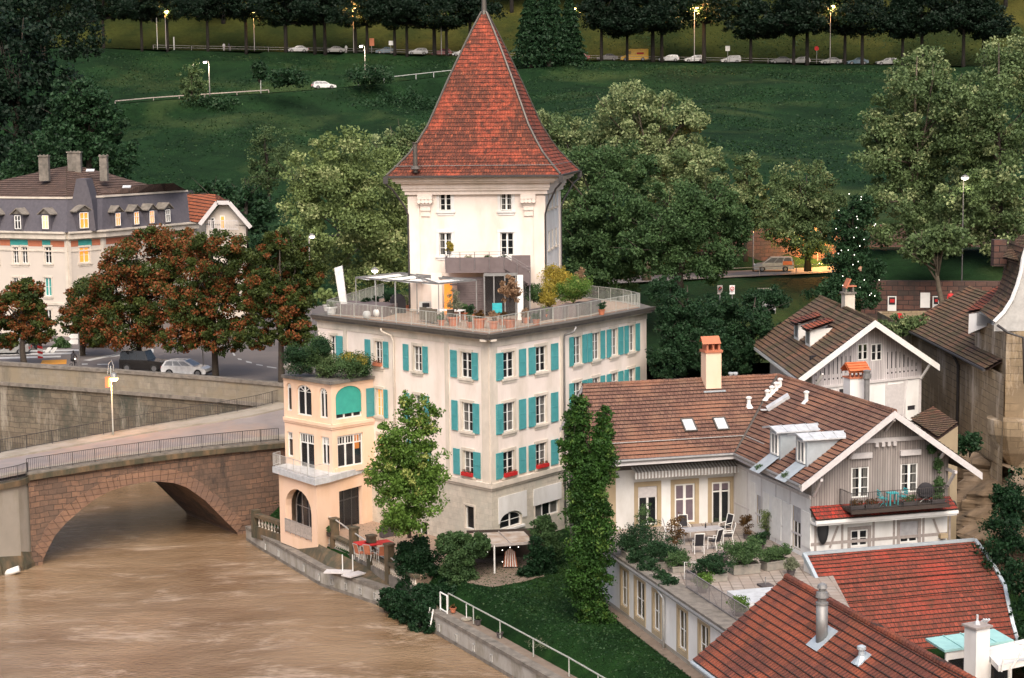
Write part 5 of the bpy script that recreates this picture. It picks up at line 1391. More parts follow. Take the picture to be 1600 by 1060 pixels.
# balcony
b0=FG.u(1312,zst+.7)+.0; b1=FG.u(1462,zst+.7)+.0
mb=MB(); fbox(mb,FG,b0,b1,zst+.42,zst+.56,.0,1.55); fbox(mb,FG,b0-.05,b1+.05,zst+.36,zst+.5,1.5,1.62); o=obj('balcony',mb,MAT['timber_dark'],LH)
zb_=zst+.56; ZBAL=zb_
rail_fence('balcony_railing','',[FG.p(b0,zb_,.05),FG.p(b0,zb_,1.5),FG.p(b1,zb_,1.5),FG.p(b1,zb_,.05)],1.0,'rail_dark',post=1.1,bars=.13,rails=(1.0,.1),parent=LH,topw=.04,pr=.022,br=.009)
# roofs: right wing (ridge along ax) and left wing
ov=1.15
gp=lambda u,z,o: G0+gx*u-ax*o+Vector((0,0,z))
apx=gp(uAP,ZR,ov); el=gp(-1.15,ZEV,ov); er=gp(FG.L+1.55,10.75,ov)
VB=apx+ax*15.9      # ridge junction
VE=qz(K0,ZEV)+(-gx*.55)-ldir*.75   # valley foot
VE=P(1149,709,z=ZEV-.02)
RLE=P(906,600,z=ZR); RLE=VB-ldir*13.4
ELE=VE-ldir*9.9
back=VB+ldir*5.2
mb=MB(); m1=MB()
tiled(m1,[el,apx,VB,VE],.335,.05)
tiled(m1,[er,apx,VB,er+ax*15.9],.335,.05)
tiled(m1,[ELE,VE,VB,RLE],.335,.05)
BL_=RLE+Vector((-.26,.965,0))*5.2+Vector((0,0,-3.6)); BR_=VB+Vector((-.26,.965,0))*5.2+Vector((0,0,-3.6))
tiled(m1,[RLE,VB,BR_,BL_],.335,.05)
ridge_caps(m1,apx,VB,.14); ridge_caps(m1,RLE,VB,.14); 
RF=obj('roof',m1,MAT['tile_brown'],LH)
mb=MB(); mb.tube([VB+Vector((0,0,.05)),VE+Vector((0,0,.05))],.10,6); obj('valley_gutter',mb,MAT['gutter'],RF)
mb=MB()
def barge(a,b,w=.26,t=.1,dz=-.12): mb.hexa([a+Vector((0,-t,dz-w)),b+Vector((0,-t,dz-w)),b+Vector((0,0,dz-w)),a+Vector((0,0,dz-w)),a+Vector((0,-t,dz+w*.6)),b+Vector((0,-t,dz+w*.6)),b+Vector((0,0,dz+w*.6)),a+Vector((0,0,dz+w*.6))])
barge(el,apx); barge(apx,er); barge(RLE,BL_,.2); barge(ELE,RLE,.2)
mb.bar(el+Vector((0,0,-.2)),VE+Vector((0,0,-.2)),.12,.24); mb.bar(ELE+Vector((0,0,-.2)),VE+Vector((0,0,-.2)),.12,.24)
obj('barge_board',mb,MAT['wood_pale'],LH)
mb=MB(); sf=[(el,VE,K0,G0)]
mb.face([el+Vector((0,0,-.3)),VE+Vector((0,0,-.3)),qz(K0,ZEV-.1),qz(G0,ZEV-.1)]); mb.face([ELE+Vector((0,0,-.3)),VE+Vector((0,0,-.3)),qz(K0,ZEV-.1),qz(Lw,ZEV-.1)])
# left gable triangle
LB=Vector((-.26,.965,0)); mb.face([qz(Lw,2.4),qz(Lw,ZEV+.2),qz(Lw+LB*3.9,ZR-.75),qz(Lw+LB*6.5,12.6),qz(Lw+LB*6.5,2.4)])
mb.face([qz(G1,2.4),qz(G1,10.6),qz(G1+ax*14.5,10.6),qz(G1+ax*14.5,2.4)])
obj('side_wall',mb,MAT['cladding_dark'],LH)
mb=MB()
for a,b in ((el,VE),(ELE,VE)): mb.tube([a+Vector((-.1,-.12,-.02)),b+Vector((-.1,-.12,-.02))],.1,8)
obj('gutter',mb,MAT['steel'],LH)
mb=MB(); 
for (p,q,r_) in ((ELE,VE,(VB-VE)),(el,VE,(apx-el))): 
    t=.2; a=p+ (RLE-ELE if p is ELE else apx-el)*t+Vector((0,0,.12)); b=q+(VB-VE)*t+Vector((0,0,.12)); 
    if p is ELE: mb.bar(a,b,.04); mb.bar(a+Vector((0,0,-.09)),b+Vector((0,0,-.09)),.03)
    else: mb.bar(a.lerp(b,.12),a.lerp(b,.3),.05); mb.bar(a.lerp(b,.72),a.lerp(b,.97),.05)
obj('snow_guard',mb,MAT['steel_pale'],RF)
# points on the roof planes under a photo bearing
def onplane(px,py,p0,p1,p2):
    n_=(p1-p0).cross(p2-p0); d=ray(px,py); return CAM+d*((p0-CAM).dot(n_)/d.dot(n_))
PLa=(ELE,VE,VB); PLb=(el,apx,VB)
def skylight(x,y,w,h,pl,dirx,diry,frame='gutter',gm='zinc_white',name='skylight'):
    c=onplane(x,y,*pl); n_=(pl[1]-pl[0]).cross(pl[2]-pl[0]).normalized(); n_=n_ if n_.z>0 else -n_
    u_=dirx.normalized(); v_=n_.cross(u_).normalized(); v_=v_ if v_.z>0 else -v_
    mb=MB(); 
    def q(a,b,z): return c+u_*a+v_*b+n_*z
    def bx(m_,a0,a1,b0,b1,z0,z1): m_.hexa([q(a0,b0,z0),q(a1,b0,z0),q(a1,b1,z0),q(a0,b1,z0),q(a0,b0,z1),q(a1,b0,z1),q(a1,b1,z1),q(a0,b1,z1)])
    w2,h2=w/2,h/2
    for A in ((-w2,w2,h2-.08,h2),(-w2,w2,-h2,-h2+.08),(-w2,-w2+.08,-h2+.08,h2-.08),(w2-.08,w2,-h2+.08,h2-.08)): bx(mb,*A,0,.16)
    o=obj(name,mb,MAT[frame],RF); g=MB(); bx(g,-w2+.08,w2-.08,-h2+.08,h2-.08,.02,.12); obj('pane',g,MAT[gm],o)
skylight(1076,666,.85,1.15,PLa,ldir,None); skylight(1126,664,.85,1.15,PLa,ldir,None)
def vent(x,y,pl,h=.45,r=.13,T=None,base=.35,name='roof_vent',capm='white_paint'):
    c=onplane(x,y,*pl); mb=MB(); mb.lathe(c-Vector((0,0,.15)),[(base,0),(base*.5,.2),(r,.25),(r,h+.15),(r*1.5,h+.16),(r*1.5,h+.24),(r*.6,h+.3)],10); return obj(name,mb,MAT[capm],T or RF)
vent(1170,634,PLa)
for x,y in ((1199,622),(1206,616),(1213,610),(1219,604)): vent(x,y,PLb,.4,.12)
vent(1260,627,PLb,.5,.12)
# long sloping roof hatch
c0=onplane(1200,641,*PLb); c1=onplane(1234,620,*PLb); nb=(PLb[1]-PLb[0]).cross(PLb[2]-PLb[0]).normalized(); nb=nb if nb.z>0 else -nb
mb=MB(); s_=(c1-c0).normalized().cross(nb)*.28; mb.hexa([c0-s_,c1-s_,c1+s_,c0+s_,c0-s_+nb*.2,c1-s_+nb*.2,c1+s_+nb*.2,c0+s_+nb*.2]); mb.box(c0+nb*.03,(.9,.3,.06)); obj('roof_duct',mb,MAT['zinc_white'],RF)
# orange rendered chimney on the left wing and small twin pots
cc1=P(1112,611,Y=114.2); mb=MB(); zt=P(1112,551,Y=114.2).z
mb.box((cc1.x,cc1.y+.3,(cc1.z-.6+zt)/2),(1.05,.9,zt-cc1.z+.6),.26); CH=obj('chimney',mb,MAT['plaster_peach'],LH)
mb=MB(); mb.box((cc1.x,cc1.y+.3,zt+.08),(1.2,1.05,.16),.26); 
for a in (-.4,0,.4): mb.box((cc1.x+a*math.cos(.26),cc1.y+.3+a*math.sin(.26),zt+.36),(.12,.8,.4),.26)
obj('chimney_cap',mb,MAT['terracotta'],CH)
mb=MB(); z=zt+.58; mb.face([(cc1.x-.62,cc1.y-.4,z),(cc1.x+.6,cc1.y-.1,z),(cc1.x+.5,cc1.y+.4,z+.45),(cc1.x-.7,cc1.y+.15,z+.45)]); mb.face([(cc1.x-.7,cc1.y+1,z),(cc1.x+.5,cc1.y+1.2,z),(cc1.x+.5,cc1.y+.4,z+.45),(cc1.x-.7,cc1.y+.15,z+.45)]); obj('chimney_roof',mb,MAT['terracotta'],CH)
mb=MB(); mb.box((cc1.x,cc1.y+.2,cc1.z+.02),(1.5,1.3,.08),.26); obj('flashing',mb,MAT['zinc'],CH)
for x in (1142,1149):
    q=P(x,592,Y=116.5); mb=MB(); mb.tube([q-Vector((0,0,.8)),q+Vector((0,0,.3))],.1,8); mb.tube([q+Vector((0,0,.3)),q+Vector((0,0,.42))],.17,8); obj('roof_vent',mb,MAT['zinc_white'],RF)
# white chimney with tiled cap and the metal flue behind the ridge
qa=P(1336,640,Y=108); zt=P(1336,590,Y=108).z; mb=MB(); mb.box((qa.x,108,(qa.z-1.5+zt)/2),(1.15,.9,zt-qa.z+1.5),.28); CH=obj('chimney',mb,MAT['plaster_white'],LH)
mb=MB(); 
for a in (-.42,-.14,.14,.42): mb.box((qa.x+a*.96,108+a*.28-.3,zt+.22),(.08,.12,.44),.28)
mb.box((qa.x,108,zt+.03),(1.25,1.0,.08),.28); obj('chimney_cap',mb,MAT['terracotta'],CH)
mb=MB(); z=zt+.45; M_=Matrix.Rotation(.28,3,'Z'); pp=lambda a,b,c:Vector((qa.x,108,0))+M_@Vector((a,b,0))+Vector((0,0,c))
tiled(mb,[pp(-.68,-.62,z),pp(.68,-.62,z),pp(.68,0,z+.5),pp(-.68,0,z+.5)],.22,.05); tiled(mb,[pp(-.68,.62,z),pp(.68,.62,z),pp(.68,0,z+.5),pp(-.68,0,z+.5)],.22,.05); obj('chimney_roof',mb,MAT['terracotta_orange'],CH)
q=P(1354,630,Y=107); zt=P(1354,592,Y=107).z; mb=MB(); mb.tube([q-Vector((0,0,1.2)),Vector((q.x,107,zt))],.17,12); mb.lathe((q.x,107,zt),[(.17,0),(.26,.02),(.26,.3),(.2,.32),(.24,.5),(.05,.55)],12); obj('flue',mb,MAT['steel'],LH,smooth=False)
# zinc dormers
for (x0,y0,x1,y1,zx,zy,rx,ry) in ((1203,711,1219,684,0,0,0,0),(1244,724,1260,695,0,0,0,0)):
    c=onplane((x0+x1)/2,y0+3,*PLb); fd=-gx; up_=1.65; wd=.75   # faces left (outward from the wing)
    D=thing if False else None
    Wd=ax; f0=c; 
    def q(a,b,z): return f0+Wd*a+gx*b+Vector((0,0,z))
    mb=MB(); rise=(ZR-ZEV)/(uAP+1.15)
    dpt=up_/rise
    # front wall with window, cheeks
    mb.face([q(-wd,0,-.3),q(wd,0,-.3),q(wd,0,up_),q(-wd,0,up_)]); 
    for s in (-wd,wd): mb.face([q(s,0,-.3),q(s,0,up_),q(s,dpt*.9,up_),q(s,0.1,-.3)])
    DM=obj('dormer',mb,MAT['zinc'],RF)
    mb=MB(); 
    for s in (-.45,.0,.45): mb.bar(q(s,-.03,.15),q(s,-.03,up_-.2),.09)
    mb.bar(q(-.45,-.03,.2),q(.45,-.03,.2),.09); mb.bar(q(-.45,-.03,up_-.25),q(.45,-.03,up_-.25),.09); wo=obj('dormer_window',mb,MAT['white_paint'],RF)
    mb=MB(); mb.face([q(-.45,-.015,.2),q(.45,-.015,.2),q(.45,-.015,up_-.25),q(-.45,-.015,up_-.25)]); obj('pane',mb,MAT['glass'],wo)
    mb=MB(); o_=.28; e_=wd+o_
    a=[q(-e_,-o_-.1,up_),q(0,-o_-.1,up_+.22),q(e_,-o_-.1,up_)]; b=[q(-e_,dpt*1.02,up_),q(0,dpt*1.12,up_+.22),q(e_,dpt*1.02,up_)]
    for i in (0,1): mb.hexa([a[i]-Vector((0,0,.07)),a[i+1]-Vector((0,0,.07)),b[i+1]-Vector((0,0,.07)),b[i]-Vector((0,0,.07)),a[i],a[i+1],b[i+1],b[i]])
    for k in range(5): t=k/4; mb.bar(a[0].lerp(b[0],t)+Vector((0,0,.02)),a[1].lerp(b[1],t)+Vector((0,0,.02)),.03); mb.bar(a[1].lerp(b[1],t)+Vector((0,0,.02)),a[2].lerp(b[2],t)+Vector((0,0,.02)),.03)
    obj('dormer_roof',mb,MAT['zinc_white'],RF)
    # zinc cut-out in front of the dormer
    mb=MB(); nb_=nb*.1; lo=f0-gx*1.3-Vector((0,0,1.3*rise)); 
    mb.face([f0+Wd*-.7+nb_,f0+Wd*.7+nb_,lo+Wd*.7+nb_,lo+Wd*-.7+nb_]); obj('dormer_apron',mb,MAT['zinc'],RF)
    bush('dormer_plant','spiky pot plant on the zinc apron of the %s brown-roof dormer'%('left' if x0<1220 else 'right'),[(tuple(lo+nb*.4+gx*.5),(.3,.3,.3))],160,.16,'leaf_mid',int(x0),asp=.2,cat='plant',group='plants on the brown roof')
# ------------------------------------------------- lower wing with the paved terrace on top
T0=Vector((6.1,104.0,0)); T0=P(964,868,z=6.1); T0=qz(T0,0)
tb0=T0+ax*5.6; tb1=T0-ax*18.5
TFc=Face(T0+ax*5.5,tb1); 
mb=MB(); wt=[]
for x0,x1,y0,y1 in ((971,981,886,945),(993,1007,896,969),(1021,1032,922,992),(1060,1073,958,1033),(1093,1107,988,1060)):
    xm=(x0+x1)/2; u0=TFc.u(x0,4.6); u1_=TFc.u(x1,4.6); wt.append((min(u0,u1_),max(u0,u1_)))
zt0,zt1=3.35,5.5
wt=[(a,b,zt0,zt1) for a,b in wt]
wall(mb,TFc,0,TFc.L,2.2,3.0,[],.2,2); wall(mb,TFc,0,TFc.L,3.0,5.75,wt,.3,0,1)
obj('terrace_wall',mb,[MAT['plaster_white'],MAT['sandstone_olive'],MAT['concrete']],LH)
for r in wt:
    window(LH,TFc,*r,nx=2,ny=2,depth=.14,mull=.1,fm=MAT['white_paint'])
    mb=MB(); 
    for a,b,c,d in ((r[0]-.22,r[0],r[2]-.3,r[3]+.25),(r[1],r[1]+.22,r[2]-.3,r[3]+.25),(r[0],r[1],r[3],r[3]+.25),(r[0],r[1],r[2]-.3,r[2])): fbox(mb,TFc,a,b,c,d,-.01,.035)
    obj('window_surround',mb,MAT['sandstone_olive'],LH)
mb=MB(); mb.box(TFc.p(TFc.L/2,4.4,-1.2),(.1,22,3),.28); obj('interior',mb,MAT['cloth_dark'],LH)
tin=[TFc.p(0,0,0),TFc.p(TFc.L,0,0),TFc.p(TFc.L,0,0)+gx*14,K0+gx*4+ax*1,TFc.p(0,0,0)+gx*3]
mb=MB(); mb.face([qz(p,ZTER) for p in (TFc.p(0,0),TFc.p(TFc.L,0),TFc.p(TFc.L,0)+gx*6.3,G0-ax*1.7+gx*.3,G0+gx*.3,K0+gx*.3,Lw)]); obj('terrace_paving',mb,MAT['pavers'],LH)
mb=MB(); fbox(mb,TFc,0,TFc.L,5.75,ZTER-.02,-.1,.12,0); fbox(mb,TFc,0,TFc.L,ZTER-.02,ZTER+.1,-1.05,.2,1); obj('terrace_edge',mb,[MAT['plaster_white'],MAT['kerb_stone']],LH)
mb=MB(); mb.tube([TFc.p(0,ZTER-.08,.3),TFc.p(TFc.L,ZTER-.08,.3)],.09,8); obj('gutter',mb,MAT['steel'],LH)
u=TFc.u(1040,4.5); pipe(LH,[TFc.p(u-.5,5.95,.3),TFc.p(u-.1,5.75,.25),TFc.p(u,5.5,.12),TFc.p(u,2.4,.12)],.07,'steel_pale')
u0=TFc.u(1046,6.6); u1_=TFc.u(1140,6.6)
rail_fence('terrace_railing','',[TFc.p(u0,ZTER+.05,-.95),TFc.p(u1_,ZTER+.05,-.95)],1.05,'rail_grey',post=1.6,bars=.11,parent=LH,topw=.05,pr=.025,br=.012)
mb=MB(); mb.box((13.2,92.6,ZTER+.12),(3.2,2.6,.2),.28); obj('glass_rooflight',mb,MAT['zinc_white'],LH)
# striped awning rolled along the facade
a0,a1=FA.u(986,9.9),FA.u(1150,9.9); mb=MB(); n=64
for k in range(n):
    u0=a0+(a1-a0)*k/n; u1_=a0+(a1-a0)*(k+1)/n; m=k%2
    z=ZEV-1.0
    mb.hexa([FA.p(u0,z-.12,.75),FA.p(u1_,z-.12,.75),FA.p(u1_,z+.12,.02),FA.p(u0,z+.12,.02),FA.p(u0,z-.04,.78),FA.p(u1_,z-.04,.78),FA.p(u1_,z+.2,.05),FA.p(u0,z+.2,.05)],m)
    if k%2==0: mb.face([FA.p(u0,z-.42,.8),FA.p(u1_,z-.47,.8),FA.p(u1_,z-.05,.78),FA.p(u0,z-.05,.78)],m)
    else: mb.face([FA.p(u0,z-.47,.8),FA.p(u1_,z-.42,.8),FA.p(u1_,z-.05,.78),FA.p(u0,z-.05,.78)],m)
obj('awning',mb,[MAT['cloth_white'],MAT['wood_grey']],LH)
q=FG.u(1283,8); mb=MB(); mb.blob(FG.p(q,8.0,.25),(.33,.14,.95),10,8); obj('wall_ornament',mb,MAT['plastic_black'],LH,smooth=True); mb=MB(); mb.blob(FG.p(FG.u(1488,8.4),8.6,.12),(.2,.08,.42),10,6); obj('wall_ornament',mb,MAT['plastic_black'],LH,smooth=True)
mb=MB(); r=rr(FG,1466,1477,833,840); fbox(mb,FG,r[0],r[1],r[2],r[3],0,.3); obj('wall_shelf',mb,MAT['sandstone_olive'],LH)
# ================================================================= FRONT RED ROOF HOUSE
RH=thing('red_roof_house','house in the right foreground under a dark red tiled roof with a steel flue','building',(14,84,2.5))
r0=P(1228,901,Y=86); rdir=-ax; r1=r0+rdir*24; r1.z-=0
sl0=P(1084,1033,Y=84.7); dn=sl0-r0
m1=MB(); tiled(m1,[sl0,r0,r1,sl0+(r1-r0)],.37,.06)
o2=Vector((-dn.x,-dn.y,dn.z)); tiled(m1,[r0+o2,r0,r1,r1+o2],.37,.06); ridge_caps(m1,r0+rdir*.1,r1,.17,.38)
RF2=obj('roof',m1,MAT['tile_redbrown'],RH)
PLc=(sl0,r0,r1)
mb=MB(); mb.bar(sl0+Vector((0,0,-.15)),sl0+(r1-r0)+Vector((0,0,-.15)),.12,.26); mb.bar(sl0+Vector((0,0,-.14)),r0+Vector((0,0,-.14)),.08,.2); mb.tube([sl0+Vector((-.1,-.1,-.05)),sl0+(r1-r0)+Vector((-.1,-.1,-.05))],.1,8); obj('gutter',mb,MAT['zinc'],RH)
mb=MB(); wa=sl0+gx*.9+rdir*.5; mb.face([qz(wa,2.4),qz(wa,sl0.z+.4),qz(wa+rdir*24,sl0.z+.4),qz(wa+rdir*24,2.4)]); wbk=r0+rdir*.5; 
mb.face([qz(wa,2.4),qz(wa,sl0.z+.4),qz(wbk,r0.z-.3),qz(r0+o2+rdir*.5-gx*.9,sl0.z+.4),qz(r0+o2+rdir*.5-gx*.9,2.4)])
obj('wall',mb,MAT['plaster_white'],RH)
c=onplane(1284,1001,*PLc); zt=P(1284,944,Y=c.y).z; mb=MB(); mb.tube([c-Vector((0,0,.3)),Vector((c.x,c.y,zt))],.27,16); FLU=obj('flue',mb,MAT['steel'],RH,smooth=True)
mb=MB(); mb.lathe((c.x,c.y,zt),[(.29,-.02),(.29,.08),(.2,.12),(.2,.3),(.3,.32),(.26,.55),(.16,.6),(.16,.72),(.24,.74),(.2,.9),(.05,.98)],16); obj('flue_cap',mb,MAT['steel'],FLU)
n_=(PLc[1]-PLc[0]).cross(PLc[2]-PLc[0]).normalized(); n_=n_ if n_.z>0 else -n_
mb=MB(); u_=ax; v_=n_.cross(u_).normalized(); q=c; mb.hexa([q+u_*a+v_*b+n_*z for z in (.07,.1) for a,b in ((-.55,-.75),(.55,-.75),(.55,.6),(-.55,.6))]); obj('flashing',mb,MAT['zinc'],FLU)
c=onplane(1346,1033,*PLc); mb=MB(); mb.lathe(c-Vector((0,0,.1)),[(.4,.0),(.14,.35),(.12,.6),(.2,.62),(.2,.75),(.05,.82)],12); mb.hexa([c+u_*a+v_*b+n_*z for z in (.07,.1) for a,b in ((-.35,-.45),(.35,-.45),(.35,.35),(-.35,.35))]); obj('roof_vent',mb,MAT['zinc'],RF2)
# small light specks of missing nose tiles are left to the tile material
# ================================================================= BRIGHT RED LEAN-TO ROOF
BH=thing('red_lean_to','bright red tiled sloping roof with a pale metal edge below the timber gable','building',(22,95,2.5))
t0=P(1256,868,Y=98.4); t1=P(1523,842,Y=100.9)
m1=MB()
lv=[(0,0),(1,-.62),(2,-1.30),(3,-2.05),(4,-2.9),(4.8,-3.75),(5.4,-4.6),(5.9,-5.6)]
dv=-ax
rowsL=[t0+dv*a+Vector((0,0,b)) for a,b in lv]; 
re=[(1523,842),(1540,868),(1556,896),(1570,925),(1576,950),(1583,978),(1590,1005),(1597,1040)]
rowsR=[]
for (a,b),(x,y),l in zip(lv,re,rowsL):
    # right edge point: on the line through l along gx
    best=min((abs(proj(l+gx*(s*.05))[0]-x),s*.05) for s in range(60,320))[1]; rowsR.append(l+gx*best)
k0=0
for i in range(len(lv)-1): tiled(m1,[rowsL[i+1],rowsR[i+1],rowsR[i],rowsL[i]],.3,.05)
obj('roof',m1,MAT['tile_red'],BH)
mb=MB(); 
for i in range(len(lv)-1):
    mb.bar(rowsR[i]+Vector((0,0,.05)),rowsR[i+1]+Vector((0,0,.05)),.2,.24); mb.bar(rowsL[i]+Vector((0,0,.05)),rowsL[i+1]+Vector((0,0,.05)),.2,.26)
mb.bar(t0+Vector((0,0,.08)),rowsR[0]+Vector((0,0,.08)),.26,.14)
obj('edge_flashing',mb,MAT['zinc'],BH)
mb=MB(); mb.face([qz(p,2.4) for p in (rowsL[-1],rowsR[-1])]+[rowsR[-1],rowsL[-1]]); mb.face([qz(rowsL[0],2.4)]+[p-Vector((0,0,.15)) for p in rowsL]+[qz(rowsL[-1],2.4)]); mb.face([qz(rowsR[0],2.4)]+[p-Vector((0,0,.15)) for p in rowsR]+[qz(rowsR[-1],2.4)])
mb.face([qz(t0,2.4),qz(t0,t0.z-.1),qz(rowsR[0],t0.z-.1),qz(rowsR[0],2.4)]); obj('wall',mb,MAT['plaster_white'],BH)
# flat dormer with a copper-green roof, glazing and white chimney
DY=89.5
def pz(x,y,Y=DY): return P(x,y,Y=Y)
GD=thing('glazed_dormer','white glazed dormer with a flat pale green copper roof behind the red ridge','dormer',pz(1500,1050))
a=P(1448,997,Y=91.8); zr=a.z
pts=[P(x,y,z=zr) for x,y in ((1446,998),(1553,983),(1584,1001),(1476,1017))]
mb=MB(); mb.prism([(p.x,p.y) for p in pts],zr-.1,zr+.02); 
for k in (1,2,3): t=k/4; mb.bar(pts[0].lerp(pts[1],t)+Vector((0,0,.05)),pts[3].lerp(pts[2],t)+Vector((0,0,.05)),.04)
obj('roof',mb,MAT['copper_green'],GD)
mb=MB(); e=.15; c4_=[Vector(p).lerp(sum(pts,Vector())/4,.06) for p in pts]
DF=Face(c4_[3],c4_[2]); DS=Face(c4_[2],c4_[1])
for F,L_ in ((DF,DF.L),(DS,DS.L)):
    fbox(mb,F,0,L_,zr-.55,zr-.1,-.1,0)
    for u in ([0,L_*.33,L_*.66,L_-.14] if F is DF else [0.02,L_-.14]): fbox(mb,F,u,u+.14,zr-2.8,zr-.55,-.1,0)
obj('frame',mb,MAT['white_paint'],GD); mb=MB()
for F in (DF,DS): fbox(mb,F,.1,F.L-.1,zr-2.8,zr-.55,-.08,-.05)
obj('pane',mb,MAT['glass'],GD)
WC_=thing('white_chimney','square white rendered chimney with a flat cap and thin steel spout','chimney',pz(1526,1060,87.6)-Vector((0,0,.6)))
q=P(1526,1030,Y=87.6); zt=P(1526,979,Y=87.6).z; mb=MB(); mb.box((q.x,87.6,zt-1.8),(.9,.85,3.6),.5); obj('stack',mb,MAT['plaster_white'],WC_)
mb=MB(); mb.box((q.x,87.6,zt+.05),(1.12,1.05,.1),.5); obj('cap',mb,MAT['wood_grey'],WC_); mb=MB(); mb.lathe((q.x,87.6,zt+.1),[(.15,0),(.12,.12),(.06,.2),(.06,.5)],8)
for k in range(3): mb.tube([(q.x+.3+.13*k,88.2,zt+.0),(q.x+.45+.13*k,88,zt+.25)],.06,6)
obj('spout',mb,MAT['zinc_white'],WC_)
TP=thing('white_awning','white covered roof terrace corner with thin pale railing at the right edge','terrace',P(1590,1050,Y=86)); mb=MB()
a=P(1560,1050,Y=86); b=P(1640,1032,Y=86); mb.hexa([a,b,b+Vector((0,3,0)),a+Vector((0,3,0)),a+Vector((0,0,.3)),b+Vector((0,0,.3)),b+Vector((0,3,.3)),a+Vector((0,3,.3))]); obj('cover',mb,MAT['white_paint'],TP)
mb=MB(); 
for x0,y0,x1,y1 in ((1580,1045,1600,1012),(1585,1003,1625,1015),(1565,1050,1568,1030),(1568,1030,1620,1025)): mb.tube([P(x0,y0,Y=85.8),P(x1,y1,Y=85.8)],.05,6)
obj('frame',mb,MAT['white_paint'],TP)
# ================================================================= WHITE TIMBER GABLE HOUSE BEHIND
TG=thing('timber_gable_house','white weathered timber gable house with an old mossy tiled roof and two dormers','building',(22,120,2.6))
zr,ze=17.8,14.3
ga=P(1367.5,501.5,z=zr); ea=P(1247.5,593,z=ze); eb=P(1468,570.6,z=ze); rb_=P(1281,464,z=zr); lb=P(1174,538,z=ze)
rbk=eb+(rb_-ga)
m1=MB(); tiled(m1,[ea,ga,rb_,lb],.36,.06); tiled(m1,[eb,ga,rb_,rbk],.36,.06); ridge_caps(m1,ga,rb_,.15)
RT3=obj('roof',m1,MAT['tile_oldmoss'],TG)
mb=MB(); barge(ea,ga,.28,.12); barge(ga,eb,.28,.12); mb.bar(ea+Vector((0,0,-.15)),lb+Vector((0,0,-.15)),.14,.2); obj('barge_board',mb,MAT['white_paint'],TG)
gd=(qz(eb,0)-qz(ea,0)).normalized(); bk=(qz(rb_,0)-qz(ga,0)).normalized()
tl=qz(ea,0).lerp(qz(eb,0),.115)+bk*1.1; trr=qz(eb,0)-gd*1.25+bk*1.1
FT=Face(tl,trr); uap=(qz(ga,0)+bk*1.1-FT.o).dot(FT.d)
zt_=lambda u: zr-.25-(abs(u-uap)*((zr-ze)/(uap+1.1) if u<uap else (zr-ze)/(FT.L+1.25-uap)))
up2=[rect(FT,1340,1356,537,563),rect(FT,1361,1378,537,564)]
lo2=[rect(FT,1311,1320,608,618),rect(FT,1418,1430,634,641)]
zp=FT.uv(1380,594)[1]
zl_=zt_(0); mb=MB(); wall(mb,FT,0,FT.L,2.4,zp,lo2,.12,0,0); wall(mb,FT,0,FT.L,zp,zl_,up2,.1,1,1)
ct=[k/24*FT.L for k in range(25)]
hs=[o for o in up2]
wall(mb,FT,0,FT.L,zl_,zl_+.0001,[],.1,1) if False else None
# triangle above: columns, skipping the windows
us=sorted(set([round(x,3) for x in ct+[o[0] for o in hs]+[o[1] for o in hs]]))
for a,b in zip(us[:-1],us[1:]):
    m_=(a+b)/2; ins=[o for o in hs if o[0]<m_<o[1]]
    za,zb2=max(zl_,zt_(a)),max(zl_,zt_(b))
    if ins:
        o=ins[0]
        if o[2]>zl_: mb.face([FT.p(a,zl_),FT.p(b,zl_),FT.p(b,o[2]),FT.p(a,o[2])],1)
        mb.face([FT.p(a,max(zl_,o[3])),FT.p(b,max(zl_,o[3])),FT.p(b,zb2),FT.p(a,za)],1)
    else: mb.face([FT.p(a,zl_),FT.p(b,zl_),FT.p(b,zb2),FT.p(a,za)],1)
sw=qz(tl,0); mb.face([qz(sw,2.4),qz(sw,ze+.5),qz(sw+bk*15,ze+.5),qz(sw+bk*15,2.4)],1); mb.face([qz(trr,2.4),qz(trr,ze+.5),qz(trr+bk*15,ze+.5),qz(trr+bk*15,2.4)],1)
obj('gable_wall',mb,[MAT['plaster_white'],MAT['planks_pale']],TG)
mb=MB(); mb.box(FT.p(FT.L/2,13,-.8),(FT.L*.9,.1,5),math.atan2(gd.y,gd.x)); obj('interior',mb,MAT['cloth_dark'],TG)
for r in up2: window(TG,FT,*r,nx=2,ny=2,depth=.06,mull=.16,fw=.07)
mb=MB()
for r in lo2: mb.face([FT.p(r[0],r[2],-.05),FT.p(r[1],r[2],-.05),FT.p(r[1],r[3],-.05),FT.p(r[0],r[3],-.05)])
# fretwork slots cut between boards
n=0
u=.35
while u<FT.L-.3:
    top=zt_(u)-.6
    if not any(o[0]-.3<u<o[1]+.3 for o in up2):
        fbox(mb,FT,u-.035,u+.035,zp+.75,max(zp+.9,min(top,zp+1.9+.0*u)),.0,.006)
        mb.blob(FT.p(u,zp+.45,.0),(.07,.02,.07),6,4)
    u+=.37
obj('fretwork_pattern',mb,MAT['cloth_dark'],TG)
mb=MB()
for x in (1309,1385,1413,1437): u=FT.u(x,12); fbox(mb,FT,u-.1,u+.1,9,zp-.05,0,.03)
fbox(mb,FT,0,FT.L,zp-.12,zp+.04,0,.1); mb.bar(FT.p(FT.L*.86,zp-.2,.02),FT.p(FT.L*.8,9.5,.02),.14,.05,up=(0,-1,0))
r=rect(FT,1383,1412,600,650); fbox(mb,FT,r[0],r[1],r[2],r[3],.0,.05); obj('timber_frame',mb,MAT['wood_pale'],TG)
for u in (0.1,FT.L-.1):
    mb=MB(); mb.bar(FT.p(u,ze+.2,1.0),FT.p(u,ze-1.0,.05),.13); obj('bracket',mb,MAT['white_paint'],TG)
PLd=(ea,ga,rb_)
